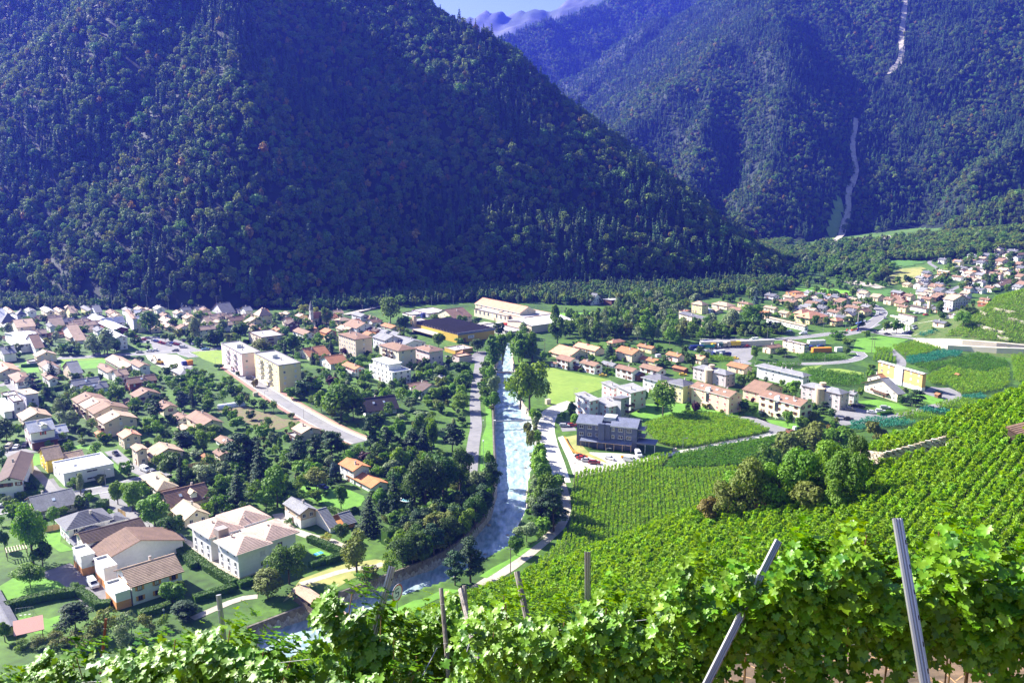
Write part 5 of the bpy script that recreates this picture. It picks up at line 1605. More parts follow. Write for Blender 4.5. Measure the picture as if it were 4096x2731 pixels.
h_('B2',1010,560,858,1275,432,'F','beige','gravel',36,label='flat-roofed beige apartment block with lift tower',fixed=True,floors=3,nl=4,nr=2,bal=[('L',.05,.3,.35,1.3),('L',.05,.3,.68,1.3),('R',.3,.5,.35,1.2),('R',.3,.5,.68,1.2)])
r,a,b,hh=h_('B2',790,885,552,1008,622,'F','pink','gravel',35,label='pink four-storey apartment block with flat roof',name='apartment_block',cat='apartment block',fixed=True,floors=4,nl=6,nr=2,wstyle='mix',fascia='metal',chim=2,
 bal=[('L',u,u+.12,(k+.08)/4,1.2) for u in (.28,.62) for k in range(1,4)])
part_box(r,'lift_housing',a*.3,a*.55,b*.5,b*.62,hh - .5,hh+1.5,wallm('offwhite'))
part_box(r,'porch_roof',-3.0,0,b*.44,b*.56,2.5,2.65,m_fascia['white'])
r,a,b,hh=h_('B2',1220,1072,937,1472,755,'F','paleyellow','gravel',35,label='yellow four-storey apartment block with flat roof',name='apartment_block',cat='apartment block',fixed=True,floors=5,nl=6,nr=2,wstyle='mix',fascia='metal',chim=2,
 bal=[('L',u,u+.13,(k+.08)/5,1.2) for u in (.32,.66) for k in range(1,5)])
part_box(r,'lift_housing',a*.3,a*.55,b*.5,b*.62,hh - .5,hh+1.5,wallm('offwhite'))
part_box(r,'porch_roof',-3.0,0,b*.46,b*.56,2.5,2.65,m_fascia['white'])
h_('B2',1562,700,1420,1800,655,'R','cream','rust',38,.42,label='bungalow with broad rust-coloured roof, rear one of two',fixed=True,minb=11)
h_('B2',1810,808,1682,2005,738,'R','white','rust',38,.42,label='bungalow with broad rust-coloured roof, front one of two',fixed=True,minb=10)
h_('B2',2095,900,1952,2200,800,'L','white','rust',38,.42,label='white house with rust roof and timber balconies',fixed=True,sh='red',bal=[('L',.1,.9,.45,1.2)],nr=2)
h_('B2',2105,697,1908,2295,455,'H','beige','brown',38,.22,label='five-storey beige apartment block with low brown roof',name='apartment_block',cat='apartment block',fixed=True,floors=5,nl=7,nr=1,chim=2)
h_('B3',860,945,637,1055,735,'H','cream','brown',38,.3,label='cream four-storey apartment block with balconies',name='apartment_block',cat='apartment block',fixed=True,floors=4,nl=4,nr=2,chim=2,wstyle='mix',bal=[('L',u,u+.14,(k+.05)/4,1.3) for u in (.3,.6) for k in range(1,4)])
h_('B3',1215,925,1057,1372,742,'H','pink','brown',38,.3,label='pink three-storey apartment block with brown hipped roof',name='apartment_block',cat='apartment block',fixed=True,floors=3,nl=4,nr=2,chim=2,o=1.0,fascia='white')
h_('B3',785,1140,517,1000,985,'F','white','light',38,label='white modern apartment block, lower storeys',name='apartment_block',cat='apartment block',fixed=True,floors=3,nl=6,nr=3,chim=0,fascia='white')
r,a,b,hh=HOUSES[-1][0],HOUSES[-1][1],HOUSES[-1][2],HOUSES[-1][3]
mb=MB();mb.box(a*.12,a*.8,b*.25,b*.92,hh - .4,hh+2.7);mb.box(a*.08,a*.84,b*.22,b*.95,hh+2.7,hh+2.95)
link('penthouse',mb.mesh('penthouse',wallm('white')),r)
for k in range(3):add_window(r,'L',b*(.35+.2*k),hh+.5,1.2,1.5,b0=a*.12)
h_('B3',700,745,560,885,612,'L','lavender','grey',38,.4,floors=3)
h_('B3',900,760,700,1170,672,'L','white','grey',38,.28)
h_('B3',1105,1292,1020,1370,1215,'L','offwhite','dkbrown',38,.45,label='off-white bungalow with dark ribbed gable roof',fixed=True,nr=4,floors=1)
h_('B3',1000,1190,940,1200,1150,'R','offwhite','brown',38,.35)
h_('B3',472,1500,455,830,1420,'R','white','black',25,.62,label='white chalet under a huge black asymmetric roof',fixed=True,sky=2,nr=3,floors=1,o=1.2,minb=12)
for (cx,cy,xl,xr,ey,wl,rf,t) in ((590,560,460,672,505,'orange','dkbrown','L'),(690,575,580,780,520,'white','grey','L'),(830,600,745,930,555,'brown','grey','L'),(770,500,650,870,470,'offwhite','rust','L'),(600,420,500,670,385,'cream','brown','L'),(440,400,312,510,345,'lavender','light','L'),(1080,445,990,1198,390,'ochre','light','F'),(1010,345,900,1200,320,'offwhite','light','F'),(1200,345,1010,1440,300,'lavender','light','F')):
 h_('B3',cx,cy,xl,xr,ey,t,wl,rf,38,.35,minb=6)
h_('B3',1500,420,1285,1705,355,'R','cream','brown',38,.4,label='long low building with brown roof behind the factory',fixed=True)
# yellow factory with saw-tooth roof
def factory():
 C,a,b,h,dep=solve_box('B3',1545,648,1035,1970,553,38)
 r=link('factory',None,None,C,R(38))
 part_box(r,'wall',0,a,0,b,-1,h,wallm('mustard'))
 mb=MB();n=15;s=b/n
 for i in range(n):
  y=i*s
  mb.poly([(0,y,h+.05),(a,y,h+.05),(a,y+s*.8,h+1.6),(0,y+s*.8,h+1.6)],0)
  mb.poly([(0,y+s*.8,h+1.6),(a,y+s*.8,h+1.6),(a,y+s,h+.05),(0,y+s,h+.05)],1)
  mb.poly([(0,y,h+.05),(0,y+s*.8,h+1.6),(0,y+s,h+.05)],0);mb.poly([(a,y+s,h+.05),(a,y+s*.8,h+1.6),(a,y,h+.05)],0)
 link('sawtooth_roof',mb.mesh('sawtooth_roof',roofm('black'),m_glass),r)
 part_box(r,'eave_band',-.3,a+.3,-.35,-.02,h - .1,h+1.4,roofm('bluegrey'))
 part_box(r,'chimney',-2.2,-.2,b*.93,b*.93+2.4,-1,h+5.5,wallm('tan'))
 part_box(r,'canopy',-6,-.02,b*.35,b*.98,2.8,3.3,wallm('beige'))
 part_box(r,'gate',a*.13,a*.2,-.12,-.01,0,h*.55,m_door)
 sg=MB();sg.box(0,a*.16,-.2,-.03,0,1.9)
 sb=link('sign_board',sg.mesh('sign_board',m_fascia['white']),r,(a*.27,0,h*.42))
 fc=bpy.data.curves.new('lettering','FONT');fc.body='ECTR';fc.size=1.75;fc.extrude=.03;fc.align_x='CENTER'
 tmp=bpy.data.objects.new('lettering_curve',fc);COL.objects.link(tmp);bpy.context.view_layer.update()
 lm=bpy.data.meshes.new_from_object(tmp.evaluated_get(bpy.context.evaluated_depsgraph_get()));bpy.data.objects.remove(tmp)
 lm.materials.clear();lm.materials.append(mat('sign_black',(.03,.03,.05),var=0));me_=link('lettering',lm,sb);me_.location=(a*.08,-.24,.34);me_.rotation_euler=(math.pi/2,0,0);me_.scale=(a*.16/5.6,1,1)
 add_foot([C+Matrix.Rotation(R(38),3,'Z') @ Vector(p) for p in ((0,0,0),(a,0,0),(a,b,0),(0,b,0))])
 px,py,_=project(C+Vector((0,0,5)));reg(r,'mustard yellow factory with dark saw-tooth roof','factory',px,py,None,True)
factory()
h_('B3',1515,778,1388,1720,728,'F','mustard','gravel',38,label='small yellow flat-roofed works building',fixed=True,win=False,chim=3,fascia='tan')
h_('B3',1560,880,1480,1705,800,'F','mauve','tan',38,label='low mauve wall building with pyramid roof',fixed=True,win=False,chim=0)
h_('B3',1590,830,1520,1680,800,'H','mauve','rust',38,.8,label='small pyramid-roofed kiosk by the factory',fixed=True,win=False,chim=0)
# power station halls
h_('B4',85,420,-430,268,292,'L','cream','salmon',38,.5,label='long power station hall with orange roof',name='power_station',cat='hall',fixed=True,nl=10,floors=2,nr=1,chim=0,fascia='white')
h_('B4',-60,420,-445,60,330,'F','cream','gravel',38,label='cream front range of the power station',name='power_station',cat='hall',fixed=True,nl=8,floors=1,wh=2.6,ww=1.8,chim=0)
h_('B4',136,450,-160,478,345,'F','beige','gravel',38,label='beige flat-roofed hall beside the power station',name='hall',cat='hall',fixed=True,win=False,chim=3,fascia='tan')
h_('B4',222,532,-60,700,442,'R','beige','white',38,.12,label='beige industrial hall with white metal roof',name='hall',cat='hall',fixed=True,win=False,chim=0)
h_('B3',2160,575,1805,2330,515,'F','offwhite','gravel',38,label='long low canopy building in front of the halls',name='canopy',cat='hall',fixed=True,nl=8,floors=1,chim=0)
# --- right bank, orange estate
for (cx,cy,xl,xr,ey,rf,wl,lb) in ((655,850,432,885,800,'salmon','cream','cream row house with long salmon roof nearest the river'),(955,792,716,1066,732,'salmon','cream','cream house with long salmon roof behind the row'),(1385,872,1195,1530,776,'rust','cream','long cream house with rust roof and porch'),
          (1612,770,1452,1668,706,'rust','paleyellow','pale yellow house with rust roof at the wood edge'),(1655,905,1482,1730,862,'rust','paleyellow','low pale yellow house with sandy orange roof'),(1920,872,1785,1992,800,'rust','pink','pink house with rust roof'),
          (2190,895,2095,2272,832,'salmon','cream','cream house with orange roof near the trucks'),(665,962,515,770,856,'brown','white','white house with brown roof at the meadow corner'),(950,1008,788,1042,908,'brown','white','white house with brown roof in the meadow row, middle'),
          (1160,945,1028,1232,918,'grey','white','low white house with grey roof behind the meadow row'),(1390,1085,1198,1475,972,'brown','white','white house with brown roof at the right meadow end'),(1690,1025,1478,1782,968,'brown','white','white house with long brown roof behind the meadow row')):
 h_('B4',cx,cy,xl,xr,ey,'L',wl,rf,38,.42,label=lb,fixed=True,sh='brown' if rf == 'brown' else None)
h_('B4',1160,692,1100,1302,645,'H','paleyellow','salmon',38,.5,label='pale yellow house with hipped orange roof',fixed=True)
h_('B4',1990,995,1862,2042,950,'L','brown','rust',38,.3,label='carport with rust roof',name='carport',cat='carport',fixed=True,win=False,chim=0)
h_('B4',1450,1085,1405,1540,1015,'L','brown','slate',38,.42,label='dark-roofed garage at the right meadow end',name='garage',cat='garage',fixed=True,win=False,chim=0)
h_('B4',775,970,715,792,905,'L','brown','slate',38,.42,label='dark-roofed garage between two meadow houses',name='garage',cat='garage',fixed=True,win=False,chim=0)
h_('B4',505,930,445,530,880,'L','white','brown',38,.3,chim=0)
# condos with shed roofs
for (cx,cy,xl,xr,ey,lb) in ((750,655,585,852,445,'front left'),(970,660,800,1140,515,'front right')):
 r,a,b,hh=h_('A7',cx,cy,xl,xr,ey,'SF','white','gravel',38,.16,label='white apartment house with grey shed roof and red shutters, '+lb,fixed=True,nl=2,nr=2,floors=3,sh='red',wstyle='closed',chim=2,fascia='metal')
for (cx,cy,xl,xr,ey,lb) in ((1025,470,890,1110,295,'rear left'),(1225,560,1070,1400,350,'rear right')):
 r,a,b,hh=h_('A7',cx,cy,xl,xr,ey,'SF','offwhite','gravel',38,.16,label='white apartment house with grey shed roof, '+lb,fixed=True,nl=2,nr=2,floors=3,sh='red',wstyle='closed',chim=1,fascia='metal')
r,a,b,hh=h_('A7',1110,655,1085,1205,430,'SB','grey','slate',38,.12,label='slim grey stair tower with glass balconies',name='stair_tower',cat='tower',fixed=True,nl=0,nr=1,floors=3,chim=0,depth=5,bal=[('R',.55,1.3,k/3.2,2.0) for k in (1,2)])
# blue-grey building
def blue_block():
 C,a,b,h,dep=solve_box('A7',1295,1035,600,1380,745,0)
 C=Wq('A7',598,960);D=Wq('A7',1295,1030)
 th=math.atan2(D.y - C.y,D.x - C.x);a=(D - C).length;b=11.0
 dep=C.y*cp - (C.z - CH)*sp;up=C.y*sp+(C.z - CH)*cp;v=(CY - q('A7',0,690)[1])/FPX
 h=(v*dep - up)/(cp+v*sp)
 r=link('apartment_house',None,None,C,th)
 mb=MB();mb.box(0,a,0,b,-1,h);mb.box(a*.37,a*.47,-1.3,0,-1,h+.6);mb.box(a*.47,a*.56,-.5,0,-1,h+.2)
 link('wall',mb.mesh('wall',wallm('bluegrey')),r)
 for x0,x1 in ((0,a*.4),(a*.57,a)):
  link('roof',roof_mesh('R',x0,x1,-.3,b,h+.02,.34,.25,.25,.35,roofm('bluegrey'),m_fascia['white'],9),r)
 for f in range(2):
  for k,(u,w_) in enumerate(((.08,1.7),(.22,1.7),(.335,1.1),(.61,1.1),(.73,1.8),(.87,1.8))):
   add_window(r,'R',u*a,h - 2.3 - f*2.9,w_,1.35,'glass')
 for x in (.155,.8):part_box(r,'rainpipe',a*x - .06,a*x+.06,-.16,-.02,0,h,m_steel)
 for k in range(3):
  mb=MB();mb.box(a,a+3.0,1,6.5,2.4+k*2.9,2.6+k*2.9);mb.box(a+2.9,a+2.98,1,6.5,2.6+k*2.9,3.6+k*2.9);link('balcony',mb.mesh('balcony',m_fascia['metal']),r)
 mb=MB();mb.box(a+.1,a+7.5,-1.5,5.0,3.6,4.0);link('side_roof',mb.mesh('side_roof',roofm('bluegrey')),r)
 for x in (a+3.5,a+7.2):part_box(r,'side_post',x - .1,x+.1,-1.3,-1.1,-1,3.6,m_fascia['white'])
 part_box(r,'solar_dormer',a*.42,a*.62,3.0,8.0,h+.5,h+2.2,roofm('light'))
 px,py,_=project(C+Vector((a/2,0,5)));reg(r,'large blue-grey building with pale blue roofs by the right bank road','apartment house',px,py,None,True)
 c2=Wq('A7',645,985)
 r2=link('open_shed',None,None,c2,th)
 L_=a*.83;dd=5.0
 link('roof',roof_mesh('SF',0,L_,0,dd,2.9,.36,.3,.3,.16,roofm('bluegrey'),m_fascia['tan'],8),r2)
 for k in range(7):part_box(r2,'post',k*L_/6 - .1+(.1 if k == 0 else 0),k*L_/6+.1,.05,.25,-.5,2.9,m_fascia['tan'])
 part_box(r2,'wall',.2,L_ - .2,dd - .4,dd - .2,-.5,4.2,wallm('beige'))
 for k in range(5):add_window(r2,'R',(k+.7)*L_/5.4,.9,1.0,1.2,b0=dd - .4)
 add_foot([C+Vector((math.cos(th)*x - math.sin(th)*y,math.sin(th)*x+math.cos(th)*y,0)) for x,y in ((0,-8),(a+8,-8),(a+8,b),(0,b))])
 px,py,_=project(c2);reg(r2,'open shed on wooden posts before the blue-grey building','shed',px,py,None,True)
blue_block()
# peach, white and pink apartment houses
h_('B4',1720,1255,1512,1860,1090,'H','white','slate',38,.42,label='white apartment house with ribbed grey roof, left half',fixed=True,floors=3,nl=3,nr=0,fascia='white',o=.9)
h_('B4',1975,1345,1800,2100,1138,'H','paleyellow','slate',38,.42,label='white and yellow apartment house with ribbed grey roof, right half',fixed=True,floors=3,nl=3,nr=1,fascia='white',o=.9)
for (cx,cy,xl,xr,ey,wl,lb,sh_) in ((475,745,40,622,540,'peach','peach apartment house with brown gabled roof and red shutters','red'),(1295,860,822,1440,645,'palegreen','pale green apartment house with brown gabled roof','brown')):
 r,a,b,hh=h_('A8',cx,cy,xl,xr,ey,'L',wl,'brown',35,.42,label=lb,name='apartment_house',cat='apartment house',fixed=True,floors=3,nl=5,nr=2,sh=sh_,wstyle='closed' if sh_ == 'red' else None,fascia='white',chim=1,sky=4)
 part_box(r,'stair_window',-.12,-.02,b*.52,b*.6,2.8,hh - .6,m_glass)
 mb=MB();mb.box(-2.2,0,b*.48,b*.64,2.5,2.7);mb.box(-2.1,-1.9,b*.49,b*.5,0,2.5);mb.box(-2.1,-1.9,b*.62,b*.63,0,2.5);link('porch',mb.mesh('porch',wallm(wl)),r)
 mb=MB();mb.tube([(-.15,b*.56,hh+.25),(.6,b*.56,hh+.25)],1.5,12);link('dormer_arch',mb.mesh('dormer_arch',m_fascia['white']),r)
h_('A8',830,612,640,1100,498,'L','peach','brown',38,.35,label='peach house with brown roof behind the pale green block',fixed=True,floors=2,sh='red',wstyle='closed')
for (cx,cy,xl,xr,ey,lb) in ((440,432,62,548,290,'left one'),(1762,697,1312,1865,512,'right one')):
 r,a,b,hh=h_('A8',cx,cy,xl,xr,ey,'H','mauve','grey',36,.42,label='pink-beige apartment house with round stair tower, '+lb,name='apartment_house',cat='apartment house',fixed=True,floors=3,nl=6,nr=2,chim=0,o=.5,sky=2)
 mb=MB();mb.tube([(0,0,-1),(0,0,hh+.8)],2.3,20);link('stair_tower',mb.mesh('stair_tower',wallm('tan')),r,(-.3,b*.5,0))
 mb=MB();mb.tube([(0,0,hh+1.9),(0,0,hh+2.9)],1.5,16);link('roof_drum',mb.mesh('roof_drum',wallm('tan')),r,(2.2,b*.52,0))
h_('A8',1335,450,803,1402,300,'H','white','grey',35,.4,label='white three-storey apartment house with grey hipped roof',name='apartment_house',cat='apartment house',fixed=True,floors=3,nl=7,nr=2,wstyle='mix',chim=3,o=1.1,fascia='white')
h_('A8',652,285,460,748,215,'L','peach','rust',36,.4,label='peach bungalow with rust roof',fixed=True,floors=1)
h_('A8',1925,637,1862,1982,512,'L','white','grey',38,.4,label='small white house beside the right round-tower house',fixed=True)
r,a,b,hh=h_('B7',826,628,318,868,420,'L','ochre','light',20,.22,label='ochre apartment house with pale metal roof among vineyards',name='apartment_house',cat='apartment house',fixed=True,floors=3,nl=6,nr=1,wstyle='mix',chim=0,base='white',bh=2.0)
part_box(r,'stair_bay',-.5,.02,b*.42,b*.6,0,hh - .2,wallm('lavender'))
r,a,b,hh=h_('B7',545,748,165,600,640,'R','cream','grey',20,.42,label='cream chalet with wide grey roof and balconies',fixed=True,floors=2,nl=5,nr=1,o=1.2,chim=1,bal=[('L',.25,.75,.45,1.4)])
h_('B7',430,620,200,470,520,'R','cream','rust',20,.4,label='cream house with rust roof behind the wide chalet',fixed=True)
# office, depot and long building near the highway
h_('B5',1495,780,1245,1552,662,'F','cream','white',30,label='cream flat-roofed office building by the highway',name='office',cat='office',fixed=True,floors=3,nl=3,nr=3)
h_('B5',1105,772,1066,1240,700,'R','cream','brown',30,.3,label='low cream house with brown roof beside the office',fixed=True,minb=6)
h_('B5',1500,505,1060,1545,445,'L','white','tan',25,.3,label='long white guest house with tan roof by the highway',fixed=True,floors=2,nl=10,nr=1)
h_('B5',365,482,45,420,380,'SL','cream','slate',25,.25,label='terraced cream block with dark stepped roofs',fixed=True,floors=3,nl=7)
h_('B5',310,310,190,382,205,'H','paleyellow','tan',35,.6,label='tall pale yellow mansion beside the wood',fixed=True,floors=3)
for (cx,cy,xl,xr,ey,wl,rf,t) in ((110,345,60,190,275,'cream','salmon','F'),(400,300,345,450,265,'white','light','L'),(600,262,425,700,218,'cream','tan','H'),(850,245,725,905,195,'paleyellow','brown','H'),(745,300,630,810,262,'cream','brown','L'),(480,300,430,560,270,'cream','tan','L'),
  (1150,300,1030,1200,245,'cream','tan','L'),(1250,195,1130,1290,165,'cream','brown','L'),(1370,215,1240,1455,175,'paleyellow','brown','L'),(1400,270,1310,1440,235,'white','grey','L'),(1290,350,1200,1350,300,'cream','tan','L'),(1620,255,1505,1700,195,'cream','brown','L'),(1530,265,1430,1600,245,'offwhite','grey','L'),
  (1740,205,1640,1790,160,'white','brown','L'),(1820,225,1740,1880,195,'offwhite','brown','L'),(1870,255,1770,1940,235,'cream','brown','L'),(1870,345,1765,1935,290,'white','brown','L'),(1930,215,1860,2040,170,'offwhite','brown','L'),(2080,270,1970,2150,240,'cream','brown','L'),(2140,235,2060,2190,190,'cream','brown','L'),(2235,305,2170,2290,225,'paleyellow','grey','L'),
  (1940,285,1890,1990,255,'offwhite','brown','L'),(2040,310,1985,2110,285,'offwhite','brown','L'),(1320,135,1270,1370,105,'cream','brown','L'),(1470,165,1370,1580,130,'cream','brown','L'),(1960,140,1920,2030,105,'white','brown','L'),(1830,130,1775,1870,100,'cream','rust','L'),(1140,140,1040,1210,100,'lavender','slate','L'),(1050,370,1020,1120,300,'tan','rust','L')):
 h_('B5',cx,cy,xl,xr,ey,t,wl,rf,32,.4,minb=6)
h_('B5',1400,112,1285,1500,60,'F','orange','rust',32,label='orange flat-roofed school hall in the far village',name='school',cat='school',fixed=True,nl=2,chim=0)
h_('B5',1560,430,1400,1760,355,'H','paleyellow','salmon',32,.45,label='pale yellow building with wide orange hipped roofs',fixed=True,o=1.2,floors=2)
h_('B5',1470,380,1385,1600,305,'H','paleyellow','salmon',32,.6,label='upper orange pyramid roof behind the wide orange building',fixed=True,o=1.0,win=False)
h_('B5',1870,450,1798,1950,385,'H','paleyellow','salmon',32,.5,label='round-looking pavilion with orange hipped roof',fixed=True,o=1.0)
# --- far village on its green slope
for (cx,cy,xl,xr,ey,wl,rf,t) in ((670,725,620,735,695,'paleyellow','tan','L'),(885,745,760,915,690,'white','grey','L'),(1050,765,915,1110,715,'paleyellow','brown','L'),(580,850,470,640,790,'brown','grey','L'),(470,930,385,540,870,'cream','brown','L'),(590,890,510,642,845,'redbrown','brown','L'),
  (700,880,620,760,825,'cream','brown','L'),(640,1020,545,692,955,'paleyellow','brown','L'),(220,1030,135,255,945,'paleyellow','tan','L'),(80,1020,-20,130,965,'cream','brown','L'),(830,815,780,960,775,'offwhite','grey','L'),(1040,820,950,1150,770,'lavender','slate','L'),(1000,890,945,1090,840,'darkwood','brown','L'),
  (1130,590,1010,1165,545,'ochre','sand','L'),(1050,635,985,1110,600,'offwhite','slate','F'),(1280,650,1180,1315,605,'white','brown','L'),(1330,540,1215,1375,500,'white','slate','L'),(1440,590,1350,1475,545,'white','rust','L'),(1540,620,1450,1600,580,'cream','brown','L'),(1090,455,1020,1140,405,'white','slate','L'),(1280,455,1190,1330,425,'paleyellow','rust','L'),
  (1430,450,1340,1480,420,'white','brown','L'),(1130,370,1075,1190,345,'paleyellow','slate','L'),(1300,315,1250,1330,290,'paleyellow','rust','L'),(1400,305,1345,1435,270,'white','dkbrown','L'),(1430,390,1360,1475,355,'white','grey','L'),(1700,400,1630,1750,355,'white','grey','L'),(1760,450,1680,1850,420,'pink','brown','L'),(1740,500,1665,1790,465,'paleyellow','sand','L'),
  (1800,575,1710,1865,525,'paleyellow','sand','L'),(1740,640,1610,1780,570,'pink','brown','L'),(1700,560,1610,1740,530,'white','brown','L'),(1950,500,1905,2050,465,'ochre','brown','L'),(1950,590,1860,2030,555,'cream','brown','L'),(1980,645,1920,2060,600,'cream','brown','L'),(1960,700,1870,2015,650,'white','dkbrown','L'),(1920,345,1820,1975,305,'pink','slate','L'),(1860,270,1710,1900,240,'offwhite','slate','F'),
  (1960,285,1890,2060,245,'peach','rust','L'),(1920,215,1865,1990,185,'pink','rust','L'),(1400,730,1335,1470,695,'lavender','light','L'),(1390,790,1330,1440,735,'white','brown','L'),(1530,800,1435,1590,755,'white','slate','L'),(1700,770,1615,1740,730,'white','slate','L'),(1530,690,1470,1580,655,'darkwood','brown','L'),(1600,900,1540,1640,870,'cream','brown','L'),(1580,940,1545,1610,910,'redbrown','rust','L'),
  (1950,760,1925,2010,735,'lavender','slate','L'),(790,300,750,835,285,'white','rust','L'),(730,375,708,760,355,'white','rust','L'),(1270,245,1220,1330,230,'darkwood','brown','L'),(2010,200,1990,2060,180,'pink','rust','L'),(1090,1190,960,1145,1140,'cream','slate','L'),(1210,1080,1150,1285,1050,'offwhite','light','F')):
 h_('B6',cx,cy,xl,xr,ey,t,wl,rf,25,.42,minb=6)
h_('B6',1185,1003,1075,1362,870,'L','lavender','tan',22,.4,label='big white and lavender four-storey block in the far village',name='apartment_block',cat='apartment block',fixed=True,floors=4,nl=2,nr=6,chim=1)
h_('B6',880,1020,692,900,975,'SL','white','dkbrown',20,.28,label='modern church with dark sloping roof',name='church',cat='church',fixed=True,win=False,chim=0)
h_('B6',912,1020,898,938,880,'SB','peach','white',20,.5,label='slim pale bell tower of the modern church',name='bell_tower',cat='tower',fixed=True,win=False,chim=0)
h_('B6',740,1130,560,780,1065,'F','grey','white',15,label='grey shop building of the petrol station',name='shop',cat='shop',fixed=True,nl=3,floors=1,chim=0)
def petrol_roof(z,x,y,xr,xl,ty,lb):
 C,a,b,h,dep=solve_box(z,x,y,xl,xr,ty,15)
 r=link('petrol_canopy',None,None,C,R(15));
 part_box(r,'canopy_roof',0,a,0,b,h - .5,h+.3,m_fascia['white']);part_box(r,'canopy_band',-.06,a+.06,-.06,b+.06,h - .35,h - .1,mat('sign_yellow',(.75,.62,.05),var=.05))
 for xx in (a*.3,a*.7):
  for yy in (b*.3,b*.7):part_box(r,'post',xx - .2,xx+.2,yy - .2,yy+.2,-.5,h - .5,m_fascia['white'])
 px,py,_=project(C);reg(r,lb,'canopy',px,py,None,True)
petrol_roof('B6',650,1150,690,460,1100,'large white canopy of the petrol station')
petrol_roof('B6',690,1235,720,620,1160,'small white canopy with yellow band at the petrol station')
# chalet at the pitch and shed beyond
h_('B4',920,205,865,1048,165,'L','white','slate',38,1.0,label='white chalet with steep slate roof at the mountain foot',fixed=True)
h_('B4',1150,210,1055,1385,150,'SB','brown','light',38,.05,label='open timber stand beside the football pitch',name='grandstand',cat='stand',fixed=True,win=False,chim=0)
# further houses packed between the others, old town at the mountain foot and the far slope
def infill(poly,n,wpx,roofs,walls,th,hp):
 A=np.array(poly,float);lo,hi=A.min(0),A.max(0);k=0
 for _ in range(n*40):
  if k >= n:break
  x,y=float(rnd.uniform(lo[0],hi[0])),float(rnd.uniform(lo[1],hi[1]))
  if poly_sd(np.array([x]),np.array([y]),A)[0] < 0:continue
  w_=rnd.uniform(*wpx);l_=rnd.uniform(.25,.6)*w_
  t=W(x,y);e_=t+Vector((0,6,0))
  if not is_free(t.x,t.y,5) or not is_free(e_.x,e_.y,4):continue
  house('S',x,y,x - l_,x+w_ - l_,y - rnd.uniform(*hp),rnd.choice('LLR'),rnd.choice(walls),rnd.choice(roofs),th,.45,minb=7);k += 1
WL=['cream','white','beige','paleyellow','offwhite','white']
infill([(-20,1262),(700,1250),(1000,1262),(1000,1300),(700,1330),(300,1350),(0,1340)],34,(36,56),['tan','brown','grey','slate','tan','light'],WL,38,(15,24))
infill([(1000,1265),(1500,1275),(1640,1330),(1400,1370),(1000,1340)],16,(36,52),['tan','brown','rust'],WL,38,(15,22))
infill([(3150,1190),(3480,1185),(3560,1230),(3440,1290),(3200,1290)],26,(30,44),['tan','brown','grey','slate'],WL,32,(15,22))
infill([(3620,1150),(3800,1060),(4080,990),(4096,1170),(3900,1190),(3700,1200)],40,(28,42),['brown','slate','tan','grey'],WL+['pink','white'],25,(15,22))
infill([(3500,1240),(3700,1190),(3860,1200),(3860,1250),(3700,1260)],10,(30,44),['brown','slate'],WL,25,(12,17))
infill([(0,1430),(230,1400),(700,1500),(420,1560),(60,1560)],8,(60,80),['tan','brown','grey'],WL,40,(30,38))
print('houses',len(HOUSES))

